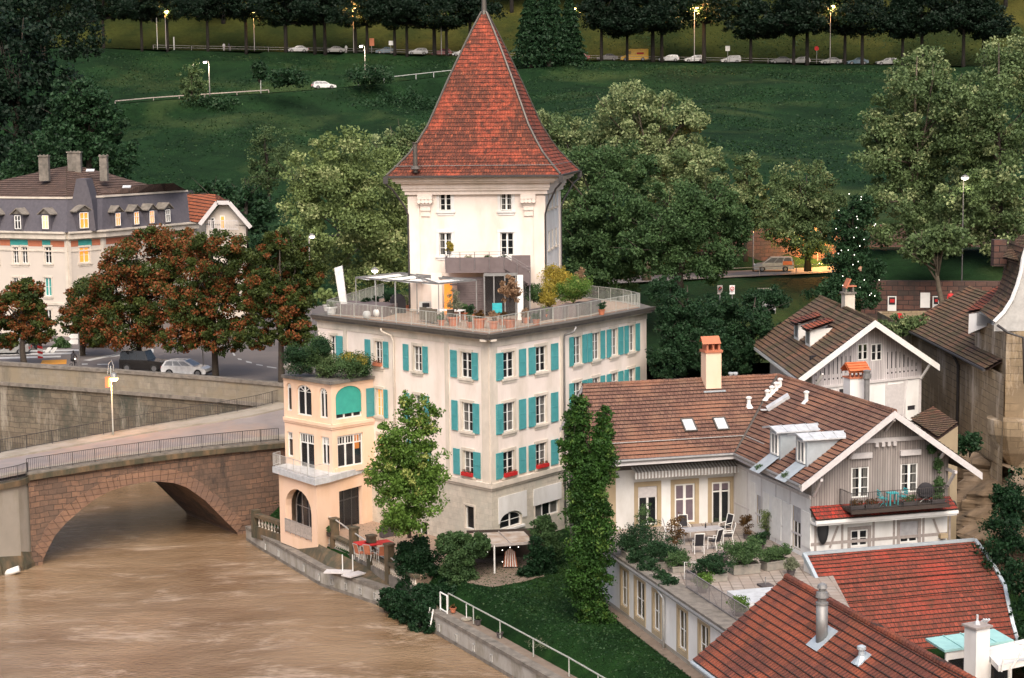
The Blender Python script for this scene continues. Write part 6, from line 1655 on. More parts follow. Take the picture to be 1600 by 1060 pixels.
for i,(x,y) in enumerate(((1262,541),(1244,531))):
    c=onplane(x,y,*PLd); out=-gd; Wd=bk; f0=c
    def q(a,b,z): return f0+Wd*a+gd*b+Vector((0,0,z))
    rise=.62; up_=1.25; wd=.8; dpt=up_/rise
    mb=MB(); mb.face([q(-wd,0,-.3),q(wd,0,-.3),q(wd,0,up_),q(-wd,0,up_)])
    for s in (-wd,wd): mb.face([q(s,0,-.3),q(s,0,up_),q(s,dpt,up_),q(s,.1,-.3)])
    D=obj('dormer',mb,MAT['white_paint'],RT3)
    mb=MB(); mb.face([q(-.5,-.02,.2),q(.5,-.02,.2),q(.5,-.02,up_-.2),q(-.5,-.02,up_-.2)]); obj('dormer_pane',mb,MAT['glass'],RT3)
    m1=MB(); e_=wd+.25
    A_,B_=q(-e_,-.35,up_+.0),q(e_,-.35,up_+.0); C_,D_=q(e_,dpt+.1,up_+.35),q(-e_,dpt+.1,up_+.35); tiled(m1,[A_,B_,C_+Vector((0,0,.15)),D_+Vector((0,0,.15))],.3,.05); obj('dormer_roof',m1,MAT['tile_strip_red'] if False else MAT['tile_redbrown'],RT3)
q=P(1325,490,Y=129); zt=P(1325,459,Y=129).z; mb=MB(); mb.box((q.x,129,(q.z+zt)/2-.5),(.75,.7,zt-q.z+1),.2); CH=obj('chimney',mb,MAT['sandstone'],TG)
mb=MB(); mb.box((q.x,129,zt+.06),(.95,.9,.12),.2); mb.box((q.x-.25,129,zt+.3),(.12,.6,.4),.2); mb.box((q.x+.25,129,zt+.3),(.12,.6,.4),.2); obj('chimney_cap',mb,MAT['kerb_stone'],CH)
mb=MB(); mb.box((q.x-.1,129,zt+.75),(.12,.7,.75),.2,0,Matrix.Rotation(.45,3,'Y')); mb.box((q.x+.15,129,zt+.55),(.7,.7,.08),.2); obj('chimney_roof',mb,MAT['terracotta'],CH)
# small mossy porch roof between the two houses
SP=thing('shed','small shed with an old mossy tiled roof beside the high stone wall','shed',P(1450,700,Y=110)); m1=MB()
a,b,c,d=P(1422,655,Y=112),P(1458,636,Y=114),P(1497,662,Y=110),P(1466,684,Y=108); tiled(m1,[d,c,b,a],.34,.05); obj('roof',m1,MAT['tile_oldmoss'],SP)
mb=MB(); mb.face([qz(d,2.4),qz(c,2.4),c-Vector((0,0,.15)),d-Vector((0,0,.15))]); mb.face([qz(d,2.4),qz(a,2.4),a-Vector((0,0,.15)),d-Vector((0,0,.15))]); obj('wall',mb,MAT['sandstone_olive'],SP)
# ================================================================= HIGH STONE BUILDING AT THE RIGHT
CB=thing('stone_building','tall ochre stone building with a curved dark tiled roof on a rock face','building',(32,130,9))
XW=32.0
FS=Face((XW,142.0),(XW,108.0),flip=False)
mb=MB(); zE=14.65
wall(mb,FS,0,26.5,6.0,zE,[],.2,0); wall(mb,FS,-14,0,8,zE,[],.2,0); mb.face([(XW,142+14,8),(XW+14,142+14,8),(XW+14,142+14,zE),(XW,142+14,zE)],0)
# projecting right bay (taller, pale coping)
XB=33.0; YB_=117.4
p0=P(1571,600,Y=YB_); p1=P(1655,600,Y=YB_-1.5)
FBY=Face((p0.x,YB_),(p1.x+2,YB_-1.5)); zB=P(1575,517,Y=YB_).z
wall(mb,FBY,0,FBY.L,4,zB,[],.2,1); mb.face([qz(FBY.o,4),qz(FBY.o,zB),qz(FBY.o+Vector((0,8,0)),zB),qz(FBY.o+Vector((0,8,0)),4)],1)
o=obj('wall',mb,[MAT['castle_stone'],MAT['castle_stone']],CB)
m1=MB()
def onx(x,y,X=XW): d=ray(x,y); return CAM+d*((X-CAM.x)/d.x)
e0_=Vector((XW-.5,144,zE)); e1_=P(1496,545,z=zE); e1_.x=XW-.5; e1_.y=127.5; e2_=Vector((XW-.5,118.2,zE))
rise=.95
r0_=Vector((XW+5,144,zE+3.2)); r1_=Vector((XW+5,118.2,zE+3.2))
tiled(m1,[e0_,e2_,r1_,r0_],.34,.06)
obj('roof',m1,MAT['tile_oldmoss'],CB)
mb=MB(); mb.tube([e0_+Vector((-.1,0,-.05)),e2_+Vector((-.1,0,-.05))],.11,8); obj('gutter',mb,MAT['rail_dark'],CB)
y_=127.0; pipe(CB,[(XW-.6,y_,zE),(XW-.3,y_,zE-.5),(XW-.12,y_,zE-.9),(XW-.12,y_,5.5)],.1,'rail_dark')
# second roof: lantern-like dormer and curved roof rising to the right
mb=MB(); D0=P(1512,485,Y=124); D1=P(1548,510,Y=121)
a=P(1513,522,Y=123.2); b=P(1551,506,Y=122.0); c=P(1551,482+3,Y=122); d=P(1514,491,Y=123.2)
mb.face([a,b,c,d]); mb.face([a,d,d+Vector((3,2.5,0.3)),a+Vector((3,2.5,0))]); DD=obj('dormer',mb,MAT['plaster_white'],CB)
mb=MB(); n_=Vector((-.02,-.06,0)); mb.face([v+n_ for v in (P(1526,509,Y=122.6),P(1549,509,Y=121.8),P(1548,498,Y=121.8),P(1527,488,Y=122.6))]); obj('pane',mb,MAT['glass'],DD)
m1=MB(); q0,q1=P(1508,488,Y=123.4),P(1546,468,Y=123.2); q2=q1+Vector((3,4,1.2)); q3=q0+Vector((3,4,1.2)); tiled(m1,[q0,P(1552,480,Y=121.6),q2,q3],.3,.05); obj('dormer_roof',m1,MAT['tile_redbrown'],DD)
# curved tiled roof of the projecting bay, seen from its left side
edge=[(1553,504),(1568,489),(1580,470),(1589,447),(1595,425),(1598,405),(1604,385)]     # verge against the white face
inner=[(1529,484),(1548,470),(1560,452),(1567,432),(1571,412),(1573,395),(1578,375)]
m1=MB(); E_=[P(x,y,Y=117.2) for x,y in edge]; I_=[P(x,y,Y=123.0) for x,y in inner]
for k in range(len(E_)-1): tiled(m1,[E_[k],E_[k+1],I_[k+1],I_[k]],.34,.05,under=False)
obj('curved_roof',m1,MAT['tile_oldmoss'],CB)
mb=MB(); mb.tube([p+Vector((0,-.1,.05)) for p in E_],.14,6); obj('verge',mb,MAT['plaster_white'],CB)
mb=MB(); 
for k in range(len(E_)-1): mb.face([E_[k]+Vector((0,-.03,0)),Vector((E_[k].x,117.17,zB)),Vector((E_[k+1].x,117.17,zB)),E_[k+1]+Vector((0,-.03,0))])
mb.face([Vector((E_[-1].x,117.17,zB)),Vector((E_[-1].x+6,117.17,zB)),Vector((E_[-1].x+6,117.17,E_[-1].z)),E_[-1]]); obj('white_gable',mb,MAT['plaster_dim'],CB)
m1=MB(); a=P(1569,398,Y=119); tiled(m1,[P(1566,402,Y=119),P(1640,420,Y=116.5),P(1640,350,Y=124),P(1590,372,Y=124)],.34,.05); obj('top_roof',m1,MAT['tile_oldmoss'],CB)
mb=MB(); q=P(1572,392,Y=121); mb.box(q+Vector((-.2,1,-.2)),(.9,.8,1.8)); obj('chimney',mb,MAT['dark_brick_wall'],CB)
pipe(CB,[P(1558,508,Y=116.9),P(1575,520,Y=116.6),P(1599,528,Y=116.4),P(1601,600,Y=116.4)],.09,'rail_dark')
mb=MB(); q=P(1584,672,Y=117.0); mb.lathe(q-Vector((0,0,2.4)),[(.3,0),(1.1,1.0),(1.7,2.2),(1.8,3.2)],12); obj('corbel',mb,MAT['castle_stone'],CB)
# rock face under it
mb=MB(); nu,nv=90,60; I={}
from mathutils import noise as mn
for i in range(nu):
    for j in range(nv):
        t=i/(nu-1); Y=146-60*t; z=-1+ (9.6 if Y<127 else 8.5)*j/(nv-1)
        base=XW-.3-(1-j/(nv-1))*3.8+(max(0,117-Y)*.12)
        if Y<117: base+= (117-Y)*.02
        d=mn.fractal(Vector((0,Y*.22,z*.30)),1,2,5)*2.2+mn.noise(Vector((3,Y*.9,z*1.3)))*.5
        I[i,j]=len(mb.v); mb.v.append((base+d*(1 if j<nv-1 else .2),Y,z))
for i in range(nu-1):
    for j in range(nv-1): mb.f.append((I[i,j],I[i+1,j],I[i+1,j+1],I[i,j+1])); mb.m.append(0); mb.uv.append(None)
simple('rock',(.24,.165,.10),.95,c2=(.08,.058,.038),ns=.8,stain=(.27,.20,.14),sscale=.5,bump=1,bs=3)
struct('cliff',mb,MAT['rock'])
mb=MB(); mb.prism([(XW-.1,60),(70,60),(70,117.3),(XW-.1,117.3)],-1,5.6); mb.prism([(XW+.2,117.3),(70,117.3),(70,150),(XW+.2,150)],-1,6.5); struct('rock_shelf',mb,MAT['rock'])
# ================================================================= HOTEL WITH MANSARD ROOF
HT=thing('grey_hotel','cream corner building with a slate mansard roof, dormers and tall chimneys behind the red trees','building',P(60,530,z=ZP))
zE=20.3
h0,h1,h2,h3=P(-60,363,z=zE),P(104,366.5,z=zE),P(160,363,z=zE),P(305,350,z=zE)
hs=[h0,h1,h2,h3]
inw=lambda p,d: qz(p,0)+Vector((-.15,1,0)).normalized()*d
hw=[inw(p,.6) for p in hs]
HF=[Face(hw[i],hw[i+1]) for i in range(3)]
mb=MB(); H_ops=[[],[],[]]; H_w=[]
def hwin(i,x0,x1,y0,y1,**k): r=rect(HF[i],x0,x1,y0,y1); H_ops[i].append(r); H_w.append((i,r,k))
for x0,x1 in ((20.5,29),(34,43),(70,80.5)): hwin(0,x0,x1,386,412); hwin(0,x0,x1,434,463,gm='shutter_teal' if x0==70 else 'glass',trans=0); hwin(0,x0,x1,484,512)
hwin(0,-12,-2,386,412); hwin(1,124.5,140,386.5,411,gm='glass_lit'); hwin(1,124.5,140,434,462); hwin(1,124.5,140,484,510)
for x0 in (176,202,228,254,280): hwin(2,x0,x0+9,384-(x0-176)*.09,408-(x0-176)*.09); hwin(2,x0,x0+9,432-(x0-176)*.09,460-(x0-176)*.09)
for i,F in enumerate(HF): wall(mb,F,0,F.L,ZP,zE,H_ops[i],.25,0,1)
bk=Vector((.1,1,0))*16; 
for a,b in ((hw[3],hw[3]+bk),(hw[0]+bk,hw[0])): mb.face([qz(a,ZP),qz(b,ZP),qz(b,zE),qz(a,zE)],0)
obj('wall',mb,[MAT['plaster_hotel'],MAT['sandstone']],HT)
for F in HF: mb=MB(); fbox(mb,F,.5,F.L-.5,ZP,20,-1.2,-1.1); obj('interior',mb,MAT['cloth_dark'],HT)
for i,r,k in H_w:
    window(HT,HF[i],*r,nx=2,ny=2,mull=.13,fw=.08,gm=MAT[k.get('gm','glass')]); surround(HT,HF[i],*r,w=.2)
mb=MB(); tb2=MB()
for i,F in enumerate(HF):
    fbox(mb,F,-.1,F.L+.1,19.75,20.35,-.1,.45); fbox(mb,F,-.15,F.L+.15,20.35,20.55,-.1,.65); fbox(mb,F,0,F.L,18.35,18.5,0,.08); fbox(mb,F,0,F.L,12.6,12.85,0,.12)
    fbox(mb,F,0,.35,ZP,19.7,0,.1); fbox(mb,F,F.L-.35,F.L,ZP,19.7,0,.1)
    if i==2: break
obj('cornice',mb,MAT['sandstone'],HT)
for i,x0,x1 in ((0,16,43.6),(0,66,79),(1,122,143),(0,-14,0)):
    F=HF[i]; a,b=sorted((F.u(x0,19.3),F.u(x1,19.3))); m_=MB(); fbox(m_,F,a,b,18.85,19.6,0,.03); obj('frieze_panel',m_,MAT['shutter_teal'],HT)
mb=MB()
for F in HF: fbox(mb,F,.4,F.L-.4,18.9,19.55,0,.015)
obj('frieze',mb,MAT['terracotta'],HT)
# mansard
zM=24.1
def up(p,z,d): q=inw(p,d); return qz(q,z)
lo=[qz(p,20.5) for p in hs]; hi=[up(p,zM,1.9) for p in hs]; hi[3]=hi[3]+Vector((-.9,0,0))
mb=MB()
for i in range(3): mb.face([lo[i],lo[i+1],hi[i+1],hi[i]])
lb3=lo[3]+bk; hb3=hi[3]+bk; mb.face([lo[3],lb3,hb3,hi[3]]); RO=obj('mansard',mb,MAT['slate_mansard'],HT)
mb=MB(); 
for a,b in zip(hi[:-1],hi[1:]): mb.bar(a,b,.3,.2)
obj('gutter',mb,MAT['sandstone'],RO)
pk0,pk1=P(104,259.6,z=28.6),P(132,262.5,z=28.6)
yk=hi[1].y+9; k0=P(104,260,Y=yk); k1=P(134,262.5,Y=yk)
m1=MB()
def tri(pts): tiled(m1,pts,.5,.05,under=False)
tri([hi[0],hi[1],k0,Vector((hi[0].x-3,yk,24.4))]); tri([hi[1],hi[2],k1,k0]); 
e2=P(230,289,Y=yk+3); tri([hi[2],hi[3],P(271,287,Y=yk+4),e2,k1])
obj('upper_roof',m1,MAT['tile_hotel'],RO)
# steep spire-like slate piece over the bay
mb=MB(); Y_=hi[1].y+.3; pts=[P(x,y,Y=Y_) for x,y in ((113,364),(150,361),(143,312),(134,280),(119,280),(113,312))]
pb=[p+Vector((0,3,0)) for p in pts]; mb.face(pts); 
for i in range(len(pts)): mb.face([pts[i],pts[(i+1)%6],pb[(i+1)%6],pb[i]])
obj('bay_roof',mb,MAT['slate_mansard'],RO)
for x0,x1,y0,y1,d in ((61,78,245,275,5),(105,129,239,268,8),(156,169,245,275,6)):
    Y_=hi[1].y+d; a,b=P(x0,y1+8,Y=Y_),P(x1,y0,Y=Y_); mb=MB(); mb.box(((a.x+b.x)/2,Y_,(a.z+b.z)/2),((b.x-a.x)*.8,.8,b.z-a.z)); CH=obj('chimney',mb,MAT['kerb_stone'],RO)
    mb=MB(); mb.box(((a.x+b.x)/2,Y_,b.z+.08),((b.x-a.x)*.9,1.0,.15)); 
    for k in range(3): mb.tube([((a.x+b.x)/2+(k-1)*.4,Y_,b.z),((a.x+b.x)/2+(k-1)*.4,Y_,b.z+.25)],.1,6)
    obj('chimney_cap',mb,MAT['kerb_stone'],CH)
def dormer(x,yb,w,h,lit,T=RO):
    """small slate dormer in the mansard; x,yb = photo bearing of its sill centre"""
    i=0 if x<104 else (1 if x<160 else 2); n_=(lo[i+1]-lo[i]).cross(hi[i]-lo[i]); d=ray(x,yb); c=CAM+d*((lo[i]-CAM).dot(n_)/d.dot(n_))
    F=HF[i]; r_=F.d; out=F.n
    q=lambda a,b,z: c+r_*a-out*b+Vector((0,0,z))
    mb=MB(); 
    mb.hexa([q(-w,-.1,-.1),q(w,-.1,-.1),q(w,2.2,-.1),q(-w,2.2,-.1),q(-w,-.1,h),q(w,-.1,h),q(w,2.2,h),q(-w,2.2,h)])
    D=obj('dormer',mb,MAT['slate_mansard'],T)
    mb=MB(); e=.28; A=[q(-w-e,-.4,h-.05),q(0,-.4,h+.6),q(w+e,-.4,h-.05)]; B=[p-out*-0+(-out)*2.6 for p in A]
    for k in (0,1): mb.hexa([A[k]-Vector((0,0,.12)),A[k+1]-Vector((0,0,.12)),B[k+1]-Vector((0,0,.12)),B[k]-Vector((0,0,.12)),A[k],A[k+1],B[k+1],B[k]])
    mb.face([q(-w,-.2,h-.05),q(w,-.2,h-.05),q(0,-.2,h+.5)]); obj('dormer_roof',mb,MAT['kerb_stone'],T)
    mb=MB(); ww=w*.62; mb.face([q(-ww,-.13,.1),q(ww,-.13,.1),q(ww,-.13,h-.25),q(-ww,-.13,h-.25)]); wo=obj('dormer_window',mb,MAT[lit],T)
    mb=MB(); 
    for a in (-ww,0,ww): mb.bar(q(a,-.17,.1),q(a,-.17,h-.25),.09)
    for z in (.1,h*.55,h-.25): mb.bar(q(-ww,-.17,z),q(ww,-.17,z),.08)
    obj('dormer_frame',mb,MAT['white_paint'],T)
for x,yb,w,h,l in ((30,359,.65,1.75,'glass'),(73,359,.65,1.75,'glass_lit_white'),(130.5,358,.85,2.0,'glass_lit'),(183,354,.6,1.7,'glass_lit'),(212,352,.6,1.7,'glass_lit'),(236,350,.6,1.7,'glass_lit'),(261,348,.6,1.7,'glass'),(-8,359,.65,1.75,'glass')): dormer(x,yb,w,h,l)
for x,y,w,h in ((141,266.5,8,2.3),(198,292,5,2.3)):
    mb=MB(); c=P(x,y,Y=yk-3); mb.box(c,(.9,.5,.08),0,0,Matrix.Rotation(.5,3,'X')); obj('skylight',mb,MAT['zinc_white'],RO)
# ---- small house with an orange tiled half-hipped roof
SH=thing('small_red_house','small house with an orange tiled roof and pale half-hipped gable beside the slate mansard building','building',P(350,400,Y=192))
Yg=190.0; g=lambda x,y,Y=Yg: P(x,y,Y=Y)
m1=MB(); tiled(m1,[g(297,346,194),g(312,349,Yg-.8),g(339,316,Yg-.8),g(337,304,194),g(293,304,202)],.4,.05); tiled(m1,[g(339,316,Yg-.8),g(358,316,Yg-.8),g(337,304,194)],.4,.05); tiled(m1,[g(358,316,Yg-.8),g(392,355,Yg-.8),g(380,345,200),g(337,304,194)],.4,.05)
obj('roof',m1,MAT['tile_orange'],SH)
SF_=Face(g(322,360),g(384,360)); mb=MB(); r=rect(SF_,344,352,337,358); r2=rect(SF_,329,336,340,358)
mb.face([g(318,349),g(343,321),g(356,321),g(387,354)]); mb.face([g(322,352),g(384,352),qz(g(384,352),9.3),qz(g(322,352),9.3)]); mb.face([g(384,352),qz(g(384,352),9.3),qz(g(384,352,200),9.3),g(384,350,200)]); obj('wall',mb,MAT['plaster_hotel'],SH)
for r_,gm in ((r,'glass_lit'),(r2,'glass')): mb=MB(); fbox(mb,SF_,r_[0],r_[1],r_[2],r_[3],.02,.08); o=obj('window',mb,MAT['white_paint'],SH); mb=MB(); fbox(mb,SF_,r_[0]+.12,r_[1]-.12,r_[2]+.1,r_[3]-.1,.085,.1); obj('pane',mb,MAT[gm],o)
mb=MB(); 
for a,b in (((312,351),(339,317)),((339,317),(358,317)),((358,317),(392,356))): mb.bar(g(*a,Yg-.85),g(*b,Yg-.85),.15,.42)
obj('barge_board',mb,MAT['wood_pale'],SH)
rail_fence('balcony_railing','',[g(326,360,Yg-.8),g(372,360,Yg-.8)],1.0,'wood_pale',post=1,bars=.2,parent=SH,topw=.1,br=.03)
# ================================================================= TREES
tree('plane_tree','tall pale olive tree left of the tower, behind the roof terrace',P(545,470,z=9.3),[L(540,330,172,85,95),L(480,300,172,50,70),L(590,300,176,70,85),L(530,250,172,60,55),L(470,380,170,45,45),L(610,400,176,50,60),L(560,400,174,80,60)],49400,0.30,'leaf_olive',11,tr=.42,bark='bark_pale',accent=.25)
tree('plane_tree','pale leafy tree directly behind the left edge of the tower roof',P(655,470,Y=188),[L(650,250,186,55,60),L(620,240,187,45,45),L(640,330,186,60,70)],22800,0.30,'leaf_olive_dark',12,tr=.35,bark='bark_pale',accent=.2)
tree('plane_tree','pale green tree rising just right of the tower roof',P(860,470,Y=186),[L(865,225,186,55,60),L(900,280,184,60,70),L(850,290,186,50,70)],26600,0.30,'leaf_olive_dark',13,tr=.35,accent=.5)
tree('plane_tree','tallest pale silvery tree right of the tower, against the dark slope',P(1010,430,Y=182),[L(985,190,182,58,62),L(1055,200,182,52,60),L(1020,270,180,75,60),L(1090,270,180,50,50),L(950,240,184,45,50),L(1120,310,182,45,45)],49400,0.30,'leaf_olive_dark',14,tr=.4,bark='bark_pale',accent=.75)
tree('maple_tree','dense dark green tree immediately right of the tower wall',P(925,450,Y=164),[L(920,280,164,55,60),L(955,330,162,65,60),L(905,370,163,45,60),L(960,410,162,70,50),L(985,270,165,45,45)],45600,0.27,'leaf_mid',15,tr=.4,limbs=1.4,light=(0,.75))
tree('maple_tree','wide mid green tree in front of the silvery tree',P(1060,440,Y=158),[L(1060,340,158,70,60),L(1115,330,158,50,50),L(1020,390,157,55,45),L(1095,400,158,60,42),L(1150,360,160,30,40)],38000,0.26,'leaf_mid',16,tr=.38,limbs=1.4,light=(0,.8))
tree('young_tree','narrow pale green tree between the silvery tree and the olive one',P(1165,400,Y=184),[L(1168,275,184,28,38),L(1175,320,184,34,40),L(1160,340,184,30,30)],11400,0.27,'leaf_olive_dark',17,tr=.2,accent=.2)
tree('linden_tree','round olive tree beside the lit brown wall above the lower road',P(1262,415,Y=180),[L(1258,300,180,58,50),L(1225,345,178,40,45),L(1300,340,180,42,50),L(1255,370,178,55,35)],28500,0.26,'leaf_olive_dark',18,tr=.3,accent=.15)
tree('linden_tree','large olive tree filling the upper right, left half',P(1420,430,Y=166),[L(1440,180,166,85,70),L(1400,250,166,65,65),L(1400,335,164,70,55),L(1480,270,168,85,85),L(1440,115,168,52,45),L(1385,215,166,40,60),L(1470,360,164,60,45)],57000,0.30,'leaf_olive_dark',19,tr=.4,bark='bark_pale',accent=.35)
tree('linden_tree','large olive tree cut by the right edge of the photo',P(1560,430,Y=160),[L(1545,170,162,75,75),L(1590,260,160,80,85),L(1530,320,160,75,60),L(1590,365,160,80,45),L(1580,100,164,60,55),L(1510,220,163,60,70)],49400,0.30,'leaf_olive_dark',20,tr=.4,accent=.25)
tree('dark_tree','slim dark tree hung with tiny white lights behind the mossy gable roof',P(1330,480,Y=150),[L(1330,360,150,32,50),L(1335,420,150,50,45),L(1320,460,149,60,30),L(1345,330,150,26,30)],24700,0.23,'leaf_deep',21,tr=.25)
FT_=bpy.data.objects['dark_tree'] if 'dark_tree' in bpy.data.objects else None
mb=MB(); rgf=random.Random(4)
for k in range(30):
    p=P(rgf.gauss(1333,26),rgf.uniform(300,480),Y=147.6+rgf.uniform(-.8,.6)); mb.blob(p,.032,6,4)
o=obj('fairy_lights',mb,MAT['fairy'],None); o['kind']='stuff'; tag(o,'string of tiny white lights hung through the slim dark tree','string lights')
tree('dark_tree','dark broad shrubby tree behind the ridge of the brown roof, left',P(1075,560,Y=134),[L(1060,500,134,45,45),L(1100,540,133,50,45),L(1050,560,133,40,35),L(1120,490,136,45,35),L(1040,455,138,35,25)],32300,0.20,'leaf_deep',22,tr=.25,limbs=.6,light=(0,.8))
tree('dark_tree','dark shrubby tree beside the mossy roof, under the round road signs',P(1170,545,Y=137),[L(1165,510,137,45,40),L(1195,470,142,40,25),L(1150,560,136,40,40),L(1210,545,137,25,45)],24700,0.20,'leaf_deep',23,tr=.22,limbs=.6,light=(0,.8))
tree('hedge_tree','olive green bushes below the dark stone wall with posters',P(1400,520,Y=142),[L(1400,510,142,40,16),L(1440,505,141,30,12),L(1375,515,143,25,14)],5000,.25,'leaf_olive_dark',24,tr=.15,limbs=.3,cat='bush',accent=.2)
# dark masses on the left
def dk(label,x,y,Y,lob,n,seed,mat='leaf_dark',s=.7): tree('conifer_tree' if mat=='leaf_dark' else 'broad_tree',label,P(x,y,Y=Y),[L(*l) for l in lob],n,s,mat,seed,tr=.5,limbs=.6,light=(0,1))
dk('very dark tall tree at the left edge beside the slope',20,300,268,[(20,80,268,75,90),(0,190,266,80,80),(60,260,262,60,60),(90,150,270,45,60)],16000,31)
dk('very dark tree near the top left corner',70,90,330,[(60,20,330,90,50),(120,60,326,45,45),(-10,30,330,80,60)],12000,32)
dk('dark tree above the leftmost chimney, in front of the very dark ones',100,330,240,[(60,260,240,50,60),(150,290,236,60,45),(100,320,238,80,40),(20,300,240,60,50)],12000,33,'leaf_deep',.55)
dk('rounded mid green tree on the slope above the slate roof',140,280,232,[(125,165,232,55,45),(165,190,232,40,40),(110,230,232,60,50),(175,240,230,40,45)],14000,34,'leaf_deep',.5)
dk('dark shrubby tree between the small red house and the autumn trees',380,380,205,[(340,310,214,50,25),(395,330,208,40,45),(430,390,205,45,40)],9000,35,'leaf_deep',.45)
tree('bare_tree','thin dark half bare tree on the slope left of the pale olive tree',P(420,310,Y=226),[L(425,240,226,38,50),L(405,280,226,30,30)],4940,0.30,'leaf_olive_dark',36,tr=.22,limbs=1.6,light=(0,.5))
for i,(x,y,rx,rz) in enumerate(((300,130,22,36),(405,110,14,16),(1600-1085,0,0,0))):
    if rx: tree('young_tree',['small sparse tree beside the left white street lamp on the slope','very small tree on the slope above the middle road'][i],P(x,y+rz*.9,Y=338),[L(x,y,338,rx,rz)],1500,.55,['leaf_olive_dark','leaf_deep'][i],40+i,tr=.16,limbs=.8,light=(0,.6))
for i,(x,y,rx,rz,s) in enumerate(((575,118,40,16,'dark shrubs behind the mid-slope road railing'),(640,160,60,18,'scrub on the slope left of the tower roof'),(570,170,50,10,'scrub below the white estate car'),(330,165,60,10,'low scrub under the left white lamp'),(450,122,34,14,'dark scrub beside the white estate car'),(365,330,50,18,'bushes above the small red house'))):
    bush('hill_shrub',s,[L(x,y,348-i*3 if y<200 else 222,rx,rz)],2200,.6,'leaf_deep',50+i,stem=False,light=(0,.8))
# chestnuts in red blossom along the river wall
CH_=[('leftmost red flowering tree, at the photo edge beside the silver car',38,585,167,[(30,480,168,48,34),(55,510,168,36,26),(10,520,168,38,28),(40,455,168,30,22)]),
 ('low red flowering tree behind the white direction sign',130,585,175,[(140,470,175,40,36),(120,500,175,30,30),(150,520,174,34,22)]),
 ('broad red flowering tree in front of the cream corner building',215,578,164,[(230,405,164,68,52),(180,450,164,58,52),(255,465,163,62,46),(200,515,163,60,36),(285,395,166,52,40),(150,490,164,40,36)]),
 ('red flowering tree with its trunk right of the white hatchback',337,590,158,[(335,405,158,60,50),(305,470,157,52,44),(355,480,158,55,46),(285,520,157,46,32),(375,440,160,50,46),(345,525,157,45,30)]),
 ('greener chestnut tree standing against the corner of the pink house',440,598,150,[(440,400,152,48,42),(410,460,150,40,42),(450,480,150,44,46),(470,430,152,42,38),(400,520,150,34,26),(465,520,149,34,26)])]
for i,(lab,x,y,Y,lob) in enumerate(CH_):
    tree('chestnut_tree',lab,P(x,y,Y=Y) if False else qz(P(x,y,Y=Y),ZP if i<4 else ZP),[L(*l) for l in lob],(30000,20000,60000,52000,44000)[i],.25,'leaf_chestnut',60+i,tr=.3,limbs=.9,accent=(.5,.5,.6,.55,.28)[i],clump=.21,light=(0,1.0),ncl=70,shell=.42,group='red flowering chestnut trees along the river wall')
# garden trees
gb_=P(640,850,z=2.2); 
tree('garden_tree','fresh green young tree beside the red garden table',gb_,[L(632,700,112,50,64),L(655,655,112,34,40),L(606,735,112,38,44),L(672,730,112,32,46),L(636,785,112,56,42),L(630,815,112,44,26),L(650,745,112,50,44),L(634,628,112,14,20)],30000,.185,'leaf_bright',71,tr=.15,accent=.15,clump=.26,shell=.2,ncl=50,light=(.1,1))
tree('poplar_tree','tall narrow dark green poplar standing on the garden lawn',Vector((P(922,900,Y=101.3).x,101.6,2.3)),[L(903,650,101,24,34),L(945,668,101,17,36),L(898,700,101,26,40),L(933,720,101,36,50),L(915,760,101,37,70),L(922,830,101,40,75),L(920,900,101,39,70),L(932,965,101,32,30)],62000,.165,'leaf_poplar',72,tr=.16,limbs=.4,accent=.12,clump=.26,shell=.12,ncl=110,light=(0,.95))
# ---- row of dark trees along the upper road
ROWT=[(162,74,5),(222,78,4),(262,74,3),(325,78,5),(385,80,8),(447,80,9),(492,80,7),(508,80,8),(556,82,4),(574,82,4),(617,83,4),(636,83,4),(679,84,9),(698,84,5),(735,86,6),
 (940,92,4),(980,94,4),(1020,95,10),(1034,96,7),(1100,97,10),(1173,98,5),(1240,99,5),(1261,99,9),(1320,100,5),(1347,100,4),(1410,100,5),(1440,103,7),(1505,104,6),(1536,104,6)]
protos={}
def rowtree(kind,base,h,r):
    """unit-ish avenue tree in local coordinates"""
    T=thing('avenue_tree','x','tree',(0,0,0)); rr_=random.Random(kind); 
    lob=[((rr_.uniform(-1,1),0,h*.68),(r,r,h*.26)),((r*rr_.uniform(.5,.8),0,h*.50),(r*.75,r*.7,h*.16)),((-r*rr_.uniform(.5,.8),.3,h*.53),(r*.75,r*.7,h*.17)),((rr_.uniform(-2,2),.3,h*.44),(r*.5,r*.5,h*.10)),((rr_.uniform(-2,2),-.5,h*.85),(r*.8,r*.7,h*.16))]
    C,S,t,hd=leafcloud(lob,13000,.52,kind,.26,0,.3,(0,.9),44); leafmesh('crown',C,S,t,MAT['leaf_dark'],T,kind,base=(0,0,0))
    mb=MB(); tr=.36; mb.tube([(0,0,-.8),(0,0,1),(0,0,h*.4),(.2,0,h*.6),(0,0,h*.85)],[tr*1.25,tr,tr*.85,tr*.6,.06],8)
    for q in hd[:9]: mb.tube([(0,0,h*.38),(q.x*.5,q.y*.5,h*.38+(q.z-h*.38)*.6),tuple(q)],[tr*.5,tr*.3,.05],6)
    obj('trunk',mb,MAT['bark_dark'],T,smooth=True,local=True); return T
for k in range(5): protos[k]=rowtree(k,None,16.5+k*.6,5.6+.35*k)
used=set()
